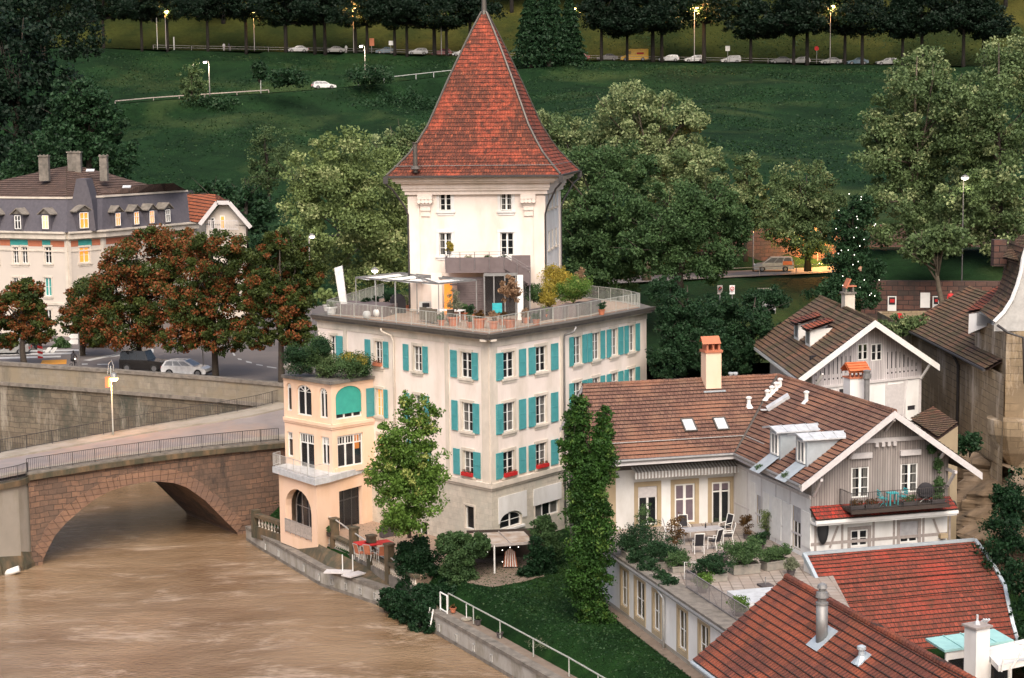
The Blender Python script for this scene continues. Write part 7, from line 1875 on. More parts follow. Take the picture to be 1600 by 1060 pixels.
for i,(x,y,tw) in enumerate(ROWT):
    c=P(x,y,Y=300); # on the near verge of the upper road
    d=ray(x,y); up=along(UP,0); yy=up.y
    for _ in range(6): p=CAM+d*(yy/d.y); yy=along(UP,p.x).y-3.4
    p=Vector((p.x,yy,along(UP,p.x).z-.1)); k=i%5; sc=(.72+tw*.042)
    side='left of the tower' if x<750 else 'right of the tower'; j=i if x<750 else i-15
    lab='dark avenue tree on the upper road, %s one %s'%(nth(j).replace(' from the left',' trunk'),side)
    if k not in used:
        used.add(k); o=protos[k]; o.location=p; o.rotation_euler=(0,0,i*1.3); o.scale=(sc,sc,1); o['label']=lab; o['group']='dark trees along the upper road'
    else: dup(protos[k],p,i*1.3,lab,'dark trees along the upper road',(sc*1.1,sc,.84+.09*(i*5%4)))
# second rank on the bank behind, filling the top of the frame
B2=[(40,20),(120,15),(185,30),(240,10),(300,20),(350,5),(410,15),(470,5),(530,10),(600,5),(650,10),(710,8),(800,10),(880,15),(925,5),(1000,5),(1060,5),(1130,10),(1200,5),(1280,5),(1360,8),(1430,10),(1500,15),(1570,20)]
for i,(x,y) in enumerate(B2):
    d=ray(x,55+i%3*6); yy=412+(i*7)%16; p=CAM+d*(yy/d.y); p.z=ter(p.x,yy)-.3
    dup(protos[i%5],p,i*2.1,'dark tree on the grass bank above the upper road, %s'%nth(i),'dark trees on the bank above the upper road',(1.3,1.3,1.0+.12*(i%4)))
# forest behind the bank
C=[];rng=np.random.default_rng(5)
cx=rng.uniform(-190,190,420); cy=rng.uniform(440,475,420); 
for a,b in zip(cx,cy): C.append((a,b,ter(a,b)+rng.uniform(3,13)))
C=np.array(C); w=rng.integers(0,420,52000); e=rng.normal(size=(52000,3))*np.array([2.6,2.2,2.4]); pos=C[w]+e
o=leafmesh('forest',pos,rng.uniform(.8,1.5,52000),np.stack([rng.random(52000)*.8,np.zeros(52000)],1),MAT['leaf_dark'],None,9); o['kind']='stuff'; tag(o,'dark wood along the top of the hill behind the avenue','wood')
# big dark conifers right of the tower roof tip
for i,(x,y,Y,h,r,lab) in enumerate(((858,104,372,20,6,'big dark conifer right of the tower spire'),(830,104,374,17,5,'dark conifer touching the right edge of the tower roof tip'),(890,104,376,15,4.5,'smaller dark conifer right of the big one by the spire'))):
    b=P(x,y,Y=Y); T=thing('conifer_tree',lab,'conifer',b); n=11000; rng=np.random.default_rng(80+i); t=rng.random(n)**.8; tier=np.floor(t*11)/11; f=(t-tier)*11
    rad=r*(1-t)*(.55+.45*(1-f))+.3; a=rng.random(n)*6.283; rr_=rad*np.sqrt(rng.random(n))*1.05; C=np.stack([rr_*np.cos(a),rr_*np.sin(a),h*(.06+t*.94)-rr_*.25],1)
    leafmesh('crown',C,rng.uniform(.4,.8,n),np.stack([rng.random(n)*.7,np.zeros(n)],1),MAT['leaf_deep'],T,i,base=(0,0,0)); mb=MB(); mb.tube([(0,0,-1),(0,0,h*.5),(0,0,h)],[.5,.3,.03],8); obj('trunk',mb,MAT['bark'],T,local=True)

# grass tufts over slope, bank and lawn
rng=np.random.default_rng(77); n=110000; gx_=rng.uniform(-110,125,n); gy_=rng.uniform(226,404,n); cl=np.sin(gx_*.21+np.sin(gy_*.13)*2)+np.sin(gy_*.17+gx_*.05)+rng.normal(size=n)*1.1; k=cl>.0; gx_=gx_[k]; gy_=gy_[k]
Z=np.array([ter(a,b) for a,b in zip(gx_,gy_)]); k=np.array([abs(b-along(UP,a).y)>5 and (a>MID[-1].x or abs(b-along(MID,a).y)>3.2) for a,b in zip(gx_,gy_)])
C=np.stack([gx_,gy_,Z+.1],1)[k]; m=len(C); o=leafmesh('grass_tufts',C,rng.uniform(.22,.5,m),np.stack([rng.random(m),(rng.random(m)<.12)*.7],1),MAT['leaf_grass'],None,3,flat=.6); o['kind']='stuff'; tag(o,'rough grass and weeds growing over the steep green slope','grass')
n=26000; t=rng.random(n)*(len(Q)-1); i_=t.astype(int); f=t-i_; d=2.0+rng.random(n)*13; C=[]
for a,b,c in zip(i_,f,d):
    p=Q[a].lerp(Q[a+1],b)+qn[a].lerp(qn[min(a+1,len(Q)-1)],b)*c; C.append((p.x,p.y,gz(p.x,p.y)+.03))
C=np.array(C); m=len(C); o=leafmesh('lawn_grass',C,rng.uniform(.08,.2,m),np.stack([rng.random(m),(rng.random(m)<.08)*.8],1),MAT['leaf_grass'],None,4,flat=.3); o['kind']='stuff'; tag(o,'short green grass of the riverside garden lawn','grass')
# ================================================================= PLAZA, HILL ROADS: VEHICLES, LAMPS, SIGNS, PEOPLE
PZ=lambda x,y: P(x,y,z=ZP)
# painted markings
paint('zebra_marking',[[(0,548),(130,546),(130,548.5),(0,550.5)],[(0,553),(112,551),(112,553.5),(0,555.5)],[(0,558.5),(95,556),(95,558.5),(0,561)],[(130,552.5),(138,552.5),(132,553.6),(120,553.6)]])
paint('lane_marking',[[(130,563),(178,554),(200,548),(206,549.5),(180,556),(140,564)],[(165,558),(200,548.5),(212,548),(208,553),(180,557.5)],[(128,568.5),(137,568.3),(137,569.8),(128,570)],[(152,569),(170,568.6),(170,570),(152,570.4)],
 [(363,546),(366,546),(366,549),(363,549)],[(363,552),(366,552),(368,556),(365,556)],[(371,560),(377,561),(378,563),(372,562)],[(384,564),(393,566),(394,568),(385,566.5)],[(400,569),(410,570.5),(411,572),(401,570.7)],[(417,572.5),(432,574.5),(432,576),(417,574)],
 [(218,546),(240,545),(240,551),(214,553)]])
paint('yellow_marking',[[(63,570),(66,563),(104,562),(104,569)]],'road_paint_yellow',ZP+.012)
def gpos(x,y,z=ZP): return P(x,y,z=z)
def heading(p,dx,dy): return math.atan2(dy,dx)
p=gpos(291,588); p.y+=.5
car('hatch','white hatchback parked behind the embankment wall under the red flowering trees',p,R(-12),'paint_white')
p=gpos(222,583); p.y+=1.2
car('jeep','black boxy off-road vehicle parked left of the white hatchback',p,R(-14),'paint_black')
p=gpos(14,553); car('mpv','silver grey hatchback at the left edge of the photo by the crossing',p,R(185),'paint_silver').scale=(.9,.9,.82)
def motorbike(label,p,rz):
    T=thing('motorbike',label,'motorbike',p,rz); T['group']='motorbikes parked by the crossing'
    mb=MB(); mb.blob((0,0,.72),(.55,.18,.22),10,6); mb.blob((-.5,0,.85),(.35,.16,.1),8,5); mb.bar((.45,0,.8),(.75,0,.3),.08); mb.tube([(.4,-.3,1.05),(.45,0,1.0),(.4,.3,1.05)],.03,6); obj('body',mb,MAT['plastic_black'],T,local=True,smooth=True)
    for x in (-.65,.75): mb=MB(); mb.tube([(x,-.07,.31),(x,.07,.31)],.31,14); obj('wheel',mb,MAT['rubber'],T,local=True)
    mb=MB(); mb.blob((.62,0,.9),(.08,.12,.12),8,5); obj('headlight',mb,MAT['lampwhite'],T,local=True); return T
motorbike('dark motorbike with a lit headlamp behind the silver car',gpos(33,548)+Vector((0,.5,0)),R(200)); motorbike('dark motorbike next to the first tree trunk behind the crossing',gpos(46,549)+Vector((0,.8,0)),R(220))
# cyclist: bicycle and rider
def person(label,p,rz,pose,cloth,h=1.75,cat='person',lower='cloth_dark'):
    """continuous skinned body; pose: joint name -> local xyz (facing +X)"""
    J=dict(pel=(0,0,.95),chest=(0,0,1.32),neck=(0,0,1.50),head=(0,0,1.62),headtop=(0,0,1.76),shL=(0,.19,1.43),elL=(.02,.26,1.15),haL=(.10,.25,.90),shR=(0,-.19,1.43),elR=(.02,-.26,1.15),haR=(.10,-.25,.90),hipL=(0,.10,.92),knL=(.03,.11,.50),anL=(0,.11,.08),toL=(.16,.11,.04),hipR=(0,-.10,.92),knR=(.03,-.11,.50),anR=(0,-.11,.08),toR=(.16,-.11,.04))
    J.update(pose); nm=list(J); E=[('pel','chest'),('chest','neck'),('neck','head'),('head','headtop'),('chest','shL'),('shL','elL'),('elL','haL'),('chest','shR'),('shR','elR'),('elR','haR'),('pel','hipL'),('hipL','knL'),('knL','anL'),('anL','toL'),('pel','hipR'),('hipR','knR'),('knR','anR'),('anR','toR')]
    rad=dict(pel=.14,chest=.155,neck=.055,head=.095,headtop=.07,shL=.07,shR=.07,elL=.048,elR=.048,haL=.035,haR=.035,hipL=.09,hipR=.09,knL=.062,knR=.062,anL=.045,anR=.045,toL=.035,toR=.035)
    T=thing('person',label,cat,p,rz); me=bpy.data.meshes.new('body'); me.from_pydata([J[n] for n in nm],[(nm.index(a),nm.index(b)) for a,b in E],[]); me.materials.append(MAT[cloth])
    o=bpy.data.objects.new('body',me); link(o,T); sk=o.modifiers.new('skin','SKIN'); 
    for i,n_ in enumerate(nm): me.skin_vertices[0].data[i].radius=(rad[n_],rad[n_])
    me.skin_vertices[0].data[0].use_root=True; ss=o.modifiers.new('sub','SUBSURF'); ss.levels=1; ss.render_levels=1
    hd=Vector(J['head']); mb=MB(); mb.blob(hd+Vector((.03,0,.02)),(.1,.082,.125),12,9); mb.blob(hd+Vector((.13,0,.0)),(.02,.015,.03),6,4)
    for s in (1,-1): mb.blob(hd+Vector((0,s*.085,.01)),(.02,.012,.03),6,4)
    obj('face',mb,MAT['skin'],T,local=True,smooth=True)
    mb=MB(); mb.blob(hd+Vector((-.015,0,.06)),(.108,.095,.105),12,8); obj('hair',mb,MAT['cloth_dark'],T,local=True,smooth=True)
    for hk,ek in (('haL','elL'),('haR','elR')):
        h_=Vector(J[hk]); d=(h_-Vector(J[ek])).normalized(); s_=d.cross(Vector((0,0,1))); s_=s_.normalized() if s_.length>.1 else Vector((0,1,0)); mb=MB(); mb.tube([h_-d*.02,h_+d*.05],[.033,.03],7)
        for k,l in enumerate((.06,.075,.07,.055)): a=h_+d*.045+s_*(.027-.018*k); mb.tube([a,a+d*l*.6,a+d*l+Vector((0,0,-.015))],[.009,.008,.006],5)
        mb.tube([h_+s_*.03,h_+s_*.055+d*.035],[.01,.007],5); obj('hand',mb,MAT['skin'],T,local=True)
    return T
cp=gpos(114,578)+Vector((0,.2,0)); rz=R(80)
B=thing('bicycle','bicycle ridden past the yellow road marking','bicycle',cp,rz); 
for x in (-.52,.52): mb=MB(); mb.tube([(x+.32*math.cos(a),0,.34+.32*math.sin(a)) for a in [k*math.pi/8 for k in range(17)]],.02,6); mb.tube([(x-.3,0,.34),(x+.3,0,.34)],.006,4); mb.tube([(x,0,.04),(x,0,.64)],.006,4); obj('wheel',mb,MAT['rubber'],B,local=True)
mb=MB()
for a,b in (((-.52,0,.34),(-.12,0,.34)),((-.12,0,.34),(-.25,0,.85)),((-.12,0,.34),(.38,0,.8)),((-.22,0,.78),(.38,0,.84)),((-.52,0,.34),(-.22,0,.72)),((.52,0,.34),(.38,0,.9)),((.38,0,.9),(.36,0,1.0))): mb.tube([a,b],.018,6)
mb.tube([(.34,-.26,1.0),(.4,0,1.02),(.34,.26,1.0)],.015,6); obj('frame',mb,MAT['steel'],B,local=True)
mb=MB(); mb.blob((-.26,0,.88),(.14,.08,.03),8,5); obj('saddle',mb,MAT['plastic_black'],B,local=True); mb=MB(); mb.blob((.46,0,.92),(.05,.05,.05),8,5); obj('headlight',mb,MAT['lampwhite'],B,local=True)
person('cyclist in dark clothes riding toward the junction',cp,rz,dict(pel=(-.24,0,.98),chest=(-.02,0,1.34),neck=(.1,0,1.47),head=(.16,0,1.6),headtop=(.17,0,1.72),shL=(.02,.19,1.42),shR=(.02,-.19,1.42),elL=(.18,.25,1.2),elR=(.18,-.25,1.2),haL=(.33,.23,1.05),haR=(.33,-.23,1.05),hipL=(-.22,.1,.95),hipR=(-.22,-.1,.95),knL=(.14,.12,.78),anL=(-.02,.13,.35),toL=(.12,.13,.30),knR=(.08,-.12,.62),anR=(-.1,-.13,.22),toR=(.05,-.13,.18)),'cloth_dark')
# signs
def signpost(label,x,y,ytop,Y=None,boards=(),pole='steel',zb=ZP,r=.05,name='road_sign',group=None):
    b=gpos(x,y,zb) if Y is None else P(x,y,Y=Y); t=P(x,ytop,Y=b.y); T=thing(name,label,'sign',b,0,group); mb=MB(); mb.tube([b,Vector((b.x,b.y,t.z))],r,8); obj('pole',mb,MAT[pole],T)
    for (x0,x1,y0,y1,m,shape) in boards:
        a=P(x0,y1,Y=b.y-.1); c=P(x1,y0,Y=b.y-.1); mb=MB()
        if shape=='arrow': w=c.x-a.x; mb.prism([(0,0)],0,0) if False else None; mb.hexa([Vector((a.x+.25,b.y-.13,a.z)),Vector((c.x,b.y-.13,a.z)),Vector((c.x,b.y-.08,a.z)),Vector((a.x+.25,b.y-.08,a.z)),Vector((a.x+.25,b.y-.13,c.z)),Vector((c.x,b.y-.13,c.z)),Vector((c.x,b.y-.08,c.z)),Vector((a.x+.25,b.y-.08,c.z))]); m_=(a.z+c.z)/2; mb.face([Vector((a.x,b.y-.12,m_)),Vector((a.x+.25,b.y-.12,a.z)),Vector((a.x+.25,b.y-.12,c.z))])
        elif shape=='round': cc_=(a+c)/2; mb.tube([cc_+Vector((0,.03,0)),cc_-Vector((0,.03,0))],(c.x-a.x)/2,20)
        else: mb.hexa([Vector((a.x,b.y-.13,a.z)),Vector((c.x,b.y-.13,a.z)),Vector((c.x,b.y-.08,a.z)),Vector((a.x,b.y-.08,a.z)),Vector((a.x,b.y-.13,c.z)),Vector((c.x,b.y-.13,c.z)),Vector((c.x,b.y-.08,c.z)),Vector((a.x,b.y-.08,c.z))])
        o=obj('board',mb,MAT[m],T)
    return T
signpost('pair of white arrow direction boards on a grey pole at the plaza edge',125,572,520,boards=((107,122,522,529.5,'white_paint','arrow'),(107,122,530.5,538,'white_paint','arrow')))
signpost('thin grey signpost beside the white hatchback',318,586,546,boards=())
signpost('thin pole with a small plate behind the silver car',31,556,520,boards=((28,33,521,526,'white_paint','box'),))
T=thing('warning_post','red and white striped marker post at the crossing','marker post',gpos(63,560)); b=gpos(63,560)
for k in range(5): mb=MB(); z=b.z+.25*k; mb.hexa([(b.x-.25,b.y,z),(b.x+.25,b.y,z-.12),(b.x+.25,b.y+.06,z-.12),(b.x-.25,b.y+.06,z),(b.x-.25,b.y,z+.25),(b.x+.25,b.y,z+.13),(b.x+.25,b.y+.06,z+.13),(b.x-.25,b.y+.06,z+.25)]); obj('stripe',mb,MAT['cloth_red' if k%2==0 else 'white_paint'],T)
for i,x in enumerate((75,84)):
    T=thing('notice_board',['white slanted board left of the bushes behind the crossing','white slanted board touching the bushes behind the crossing'][i],'board',gpos(x,551)); b=gpos(x,551); mb=MB(); mb.hexa([b+Vector((-.35,0,0)),b+Vector((.05,0,0)),b+Vector((.05,.06,0)),b+Vector((-.35,.06,0)),b+Vector((.0,.0,.5)),b+Vector((.4,0,.5)),b+Vector((.4,.06,.5)),b+Vector((0,.06,.5))]); obj('panel',mb,MAT['white_paint'],T)
for i,(x,y,rx,rz,lab) in enumerate(((95,540,16,12,'low green hedge behind the zebra crossing'),(150,535,28,14,'low reddish shrubs behind the direction boards'),(20,532,30,12,'dark shrubs behind the silver car'),(60,530,18,10,'dark low shrubs by the marker post'))):
    bush('plaza_shrub',lab,[L(x,y,182,rx,rz)],1500,.3,('leaf_mid','leaf_autumn','leaf_deep','leaf_autumn')[i],90+i,stem=False)
# low buildings glimpsed between the trees
T=thing('low_building','low beige building glimpsed between the trunks behind the plaza','building',P(180,535,Y=214)); mb=MB(); a=P(60,530,Y=214); b=P(250,520,Y=214); mb.box(((a.x+b.x)/2,217,11.2),(b.x-a.x,6,3.9)); obj('wall',mb,MAT['plaster_pale'],T)
F=Face((a.x,214),(b.x,214)); 
for k in range(7): mb=MB(); u=1+k*2; fbox(mb,F,u,u+.9,10.2,12,0,.04); obj('window',mb,MAT['glass'],T)
mb=MB(); mb.box(((a.x+b.x)/2,217,13.3),(b.x-a.x+1,7,.3)); obj('roof',mb,MAT['kerb_stone'],T)
# hill lamps and the lit avenue lamps
def onroad(x,ybase,poly,dy=0):
    d=ray(x,ybase); yy=along(poly,0).y
    for _ in range(8): p=CAM+d*(yy/d.y); yy=along(poly,p.x).y+dy
    p=CAM+d*(yy/d.y); return Vector((p.x,p.y,along(poly,p.x).z))
def lampat(label,x,yb,yt,poly,dy,light,glow,color,arm,group):
    b=onroad(x,yb,poly,dy); t=P(x,yt,Y=b.y); return lamp(label,b,t.z-b.z,arm,light,glow,color,group=group,head=.45,r=.1)
lampat('tall white lamp post on the slope, left one beside the middle road',328,155,97,MID,-2.6,1500,'lampwhite',(1,.8,.55),(-.7,0),'pale lamps on the middle road')
lampat('tall white lamp post on the slope behind the white estate car',571,128,72,MID,-2.6,1500,'lampwhite',(1,.8,.55),(-.7,0),'pale lamps on the middle road')
for i,(x,yt) in enumerate(((260,17),(398,14),(553,13),(690,20),(895,13),(1085,12),(1297,9),(1180,12))):
    if x==1180: continue
    lampat('lit orange lamp above the avenue cars, %s'%nth(i),x,82+x*.014,yt,UP,-5.5,4500,'lampglow',(1,.50,.16),(.5,0),'orange lamps along the avenue')
for i,(x,y0,y1,lab) in enumerate(((408,157,122,'thin white marker pole on the slope below the small tree'),(246,72,28,'thin grey pole near the first avenue lamp'),(272,73,58,'short white post at the avenue edge, left part'))):
    b=onroad(x,y0,MID if y0>100 else UP,-3); T=thing('marker_pole',lab,'pole',b); mb=MB(); mb.tube([b,Vector((b.x,b.y,P(x,y1,Y=b.y).z))],.09 if i<2 else .16,6); obj('pole',mb,MAT['steel_pale'],T)
# railing beside the middle road
pts=[onroad(x,y,MID,-2.2) for x,y in ((560,134),(600,129),(650,123),(705,117))]
rail_fence('road_railing','white railing along the outer edge of the middle road near the tower roof',pts,1.0,'steel_pale',post=5,bars=0,rails=(1.0,),pr=.09,topw=.16)
pts=[onroad(x,y,MID,2.4) for x,y in ((180,163),(240,158),(320,152),(420,146))]
rail_fence('road_railing','low pale guard rail along the middle road at the left',pts,.7,'wood_grey',post=6,bars=0,rails=(1.0,),pr=.08,topw=.22)
pts=[onroad(x,86+x*.013,UP,-3.4) for x in range(240,1440,120)]
rail_fence('road_railing','thin pale rail along the near edge of the avenue above the slope',pts,.95,'rail_grey',post=8,bars=0,rails=(1.0,.5),pr=.06,topw=.08)
o=onroad(506,139,MID,0); car('estate','white estate car driving down the middle road on the slope',o+Vector((0,0,.1)),R(20),'paint_white')
AV=[(905,'sedan','paint_red','dark red sedan on the avenue, first car right of the tower'),(949,'sedan','paint_grey','grey sedan close behind the yellow van'),(991,'van','paint_yellow','yellow delivery van with a red side panel on the avenue'),(1045,'hatch','paint_white','white hatchback between the double trunk and the thick trunk'),(1085,'hatch','paint_white','white hatchback half hidden by the thickest avenue trunk'),(1142,'mpv','paint_white','white minivan on the avenue'),(1220,'sedan','paint_grey','dark car left of the trunk pair on the avenue'),(1250,'hatch','paint_silver','silver car behind the trunk pair on the avenue'),(1298,'sedan','paint_silver','silver sedan under the red blossoms of the avenue'),(1340,'sedan','paint_blue','blue grey sedan on the avenue, third from the right'),(1386,'estate','paint_silver','silver estate car at the right end of the avenue'),
 (466,'sedan','paint_white','white low car, far left one on the avenue'),(523,'sedan','paint_silver','silver car left of the small road signs on the avenue'),(603,'sedan','paint_blue','light blue car right of the pink road sign on the avenue'),(653,'hatch','paint_white','white car left of the double thick trunk, near the tower roof'),(690,'hatch','paint_red','red car between two trunks left of the tower roof'),(722,'hatch','paint_white','white car just left of the tower roof edge')]
for i,(x,k,pt,lab) in enumerate(AV):
    b=onroad(x,90+x*.01,UP,0); b.y+=.5 
    o=car(k,lab,b+Vector((0,0,.1)),R(180+3) if x>900 and x not in(1045,1085,1142) else R(183),pt,group='cars on the avenue'); 
for i,(x,y0,y1,sh,m,lab) in enumerate(((581,60,72,'box','terracotta','small pinkish road sign on the avenue left of the tower'),(611,64,71,'box','white_paint','tiny white road sign right of the pinkish one'),(1137,72,80,'box','white_paint','white parking sign above the white minivan'),(1276,73,79,'round','cloth_red','small round red road sign on the avenue'))):
    b=onroad(x,86+x*.013,UP,-3); signpost(lab,x,0,y0,Y=b.y,boards=((x-3.5,x+3.5,y0,y1,m,sh),),r=.06)
    T=[o for o in bpy.data.objects if o.get('label')==lab][0]
    for ch in list(T.children):
        if ch.name.startswith('pole'): bpy.data.objects.remove(ch)
    mb=MB(); mb.tube([b,Vector((b.x,b.y,P(x,y0,Y=b.y).z))],.06,6); T2=obj('pole',mb,MAT['steel'],None); T2.parent=T; T2.location=T2.location-T.location
person('pedestrian in a pale top walking on the avenue, left part',onroad(350,80,UP,-2.5),R(90),{},'blind_grey'); person('pedestrian in dark clothes beside the pale one on the avenue',onroad(358,80,UP,-2.5),R(90),{},'cloth_dark')
person('pedestrian in white far left on the avenue between dark trees',onroad(26,72,UP,-2.5),R(90),{},'cloth_white'); person('pedestrian in pale clothes near the third trunk group of the avenue',onroad(541,82,UP,-2.5),R(90),{},'cloth_white')
# ---- right side: lower road, brown retaining wall lit by a lamp, poster wall
WP=[Vector((along(LOW,P(x,400,Y=195).x).x,0,0)) for x in (1060,1200,1380,1600)]
mb=MB()
xs_=[P(x,380,Y=198).x for x in (1085,1200,1320,1440,1560,1680)]
for a,b in zip(xs_[:-1],xs_[1:]):
    ya=along(LOW,a).y+4.4; yb=along(LOW,b).y+4.4; za=along(LOW,a).z; zb_=along(LOW,b).z; F=Face((a,ya),(b,yb)); mb.face([F.p(0,za-1),F.p(F.L,zb_-1),F.p(F.L,zb_+4.3),F.p(0,za+4.3)]); mb.face([F.p(0,za+4.3),F.p(F.L,zb_+4.3),F.p(F.L,zb_+4.3,-.8),F.p(0,za+4.3,-.8)])
o=obj('retaining_wall',mb,MAT['dark_brick_wall']); tag(o,'dark reddish stone retaining wall behind the lower road, lit orange by a street lamp','wall')
b=Vector((P(1178,400,Y=190).x,190.5,along(LOW,P(1178,400,Y=190).x).z)); lamp('white lit lamp on the lower road above the silver ambulance car',b,P(1178,308,Y=190.5).z-b.z,(-.5,0),0,'lampwhite',head=.4)
for (x,y,e,c) in ((1160,358,4000,(1,.42,.1)),(1290,372,3600,(1,.42,.1))):
    b=Vector((P(x,400,Y=191).x,196.0,0)); b.z=along(LOW,b.x).z; lamp('orange lit street lamp near the brown retaining wall, %s'%('left' if x<1200 else 'behind the round olive tree'),b,P(x,y-8,Y=196).z-b.z,(0,-1.2),e,'lampglow',c,head=.4)
b=P(1410,425,Y=164); b.z=gz(b.x,b.y,10.4); lamp('yellow lit street lamp shining into the leaves above the poster wall',b,P(1410,397,Y=164).z-b.z,(.3,0),6000,'lampwhite',(1,.62,.15),head=.4)
b=P(1503,430,Y=157.); b.z=10.2; lamp('lit white street lamp among the big olive trees at the right',b,P(1503,277,Y=157).z-b.z,(0,-.5),120,'lampwhite',(1,.85,.6),head=.4,pole='rail_dark')
b=P(484,420,Y=166); b.z=ZP; lamp('double white lit street lamp in front of the pale olive tree',b,P(484,369,Y=166).z-b.z,(.3,0),0,'lampwhite',head=.3)
b=P(469,450,Y=164); b.z=ZP
b=Vector((P(1208,413,Y=190.5).x,190.2,0)); b.z=along(LOW,b.x).z; car('mpv','silver emergency car with orange markings on the lower road',b+Vector((0,0,.05)),R(174),'paint_silver')
o=[q for q in bpy.data.objects if q.get('label')=='silver emergency car with orange markings on the lower road'][0]; mb=MB(); mb.box((-1.6,.955,1.1),(1.1,.02,.5)); mb.box((-1.6,-.955,1.1),(1.1,.02,.5)); mb.box((-2.37,0,1.2),(.02,1.3,.5)); obj('marking',mb,MAT['terracotta_orange'],o,local=True)
pts=[Vector((x,along(LOW,x).y-4.2,along(LOW,x).z+.02)) for x in [P(q,425,Y=188).x for q in (1060,1120,1180,1240,1300)]]
rail_fence('road_railing','thin pale railing at the outer edge of the lower road',pts,.9,'rail_grey',post=4,bars=0,rails=(1.0,.1),pr=.05,topw=.07)
for x,y0,y1,lab in ((1125,460,446,'grey no-stopping sign, left one of two behind the dark shrubs'),(1144,470,446,'white sign with a red ring, right one of two behind the dark shrubs')):
    T=signpost(lab,x,y0+20,y0-12,Y=150,boards=((x-4,x+4,446,460,'white_paint' if x>1130 else 'wood_grey','box'),)); mb=MB(); c=P(x,451,Y=149.7); mb.tube([c,c+Vector((0,-.05,0))],.17,16); obj('ring',mb,MAT['cloth_red' if x>1130 else 'cloth_dark'],T); mb=MB(); mb.tube([c,c+Vector((0,-.06,0))],.12,16); obj('disc',mb,MAT['cloth_dark' if x<1130 else 'wood_pale'],T); mb=MB(); mb.bar(c+Vector((-.12,-.07,-.12)),c+Vector((.12,-.07,.12)),.03); obj('bar',mb,MAT['cloth_red'],T)
# poster wall
YP=158.0; F=Face((P(1345,470,Y=YP).x,YP),(P(1600,470,Y=YP).x,YP-3)); mb=MB(); zt=F.uv(1460,440)[1]; zb_=F.uv(1460,500)[1]
mb.face([F.p(0,zb_-2),F.p(F.L,zb_-2),F.p(F.L,zt),F.p(0,zt)]); mb.face([F.p(0,zt),F.p(F.L,zt),F.p(F.L,zt,-1),F.p(0,zt,-1)]); o=obj('stone_wall',mb,MAT['dark_brick_wall']); tag(o,'dark red block wall with posters behind the stone building','wall')
mb=MB(); mb.face([F.p(0,zt-.05,-.9),F.p(F.L+20,zt-.05,-.9),F.p(F.L+20,zt+2.2,-8),F.p(0,zt+2.2,-8)]); mb.face([F.p(0,zt+2.2,-8),F.p(F.L+20,zt+2.2,-8),F.p(F.L+20,zt+1,-30),F.p(0,zt+1,-30)]); struct('grass_bank',mb,MAT['hill_grass'])
for x0,x1,y0,y1,m,lab,dot in ((1387,1400.5,463,486,'white_paint','white poster with a dark red picture on the dark block wall','cloth_red'),(1438,1453,457.5,481,'white_paint','large plain white notice on the dark block wall',None),(1457,1468,463,484,'white_paint','white and red poster partly behind the lit tree trunk','cloth_red')):
    r=rect(F,x0,x1,y0,y1); mb=MB(); fbox(mb,F,*r,.02,.08); o=obj('poster',mb,MAT[m]); tag(o,lab,'poster')
    if dot: mb=MB(); fbox(mb,F,r[0]+.1,r[1]-.1,(r[2]+r[3])/2-.1,r[3]-.08,.085,.1); q=obj('picture',mb,MAT['cloth_dark'],None); q.parent=o; q.location=q.location-o.location; mb=MB(); fbox(mb,F,r[0]+.2,r[1]-.16,(r[2]+r[3])/2+.1,r[3]-.25,.105,.12); q=obj('picture_detail',mb,MAT[dot],None); q.parent=o; q.location=q.location-o.location
tree('plane_tree','trunk lit orange in front of the poster wall',qz(P(1473,500,Y=155),P(1473,500,Y=155).z),[L(1470,375,155,50,25),L(1440,390,155,35,20)],5000,.32,'leaf_olive_dark',95,tr=.28,bark='bark_pale')
b=P(1466,470,Y=154); b.z-=2; 
T=signpost('round red traffic sign low in front of the poster wall',1405,520,489,Y=152,boards=((1399,1411,489,501,'cloth_red','round'),))
person('pedestrian in a red top in front of the poster wall',P(1485,486,Y=154),R(-90),{},'cloth_red')
T=thing('wall_shed','pale grey glazed kiosk between the dark shrubs','kiosk',P(1200,487,Y=160)); F=Face((P(1190,480,Y=160).x,160),(P(1212,480,Y=160).x,160)); r=rect(F,1190,1212,455,490); mb=MB(); fbox(mb,F,r[0],r[1],r[2],r[3],-1.5,0); obj('wall',mb,MAT['blind_grey'],T); mb=MB(); fbox(mb,F,r[0]+.5,r[0]+.8,r[2]+.3,r[3]-.2,.0,.03); obj('pane',mb,MAT['glass'],T); mb=MB(); fbox(mb,F,r[0]-.2,r[1]+.2,r[3],r[3]+.12,-1.7,.2); obj('roof',mb,MAT['kerb_stone'],T)
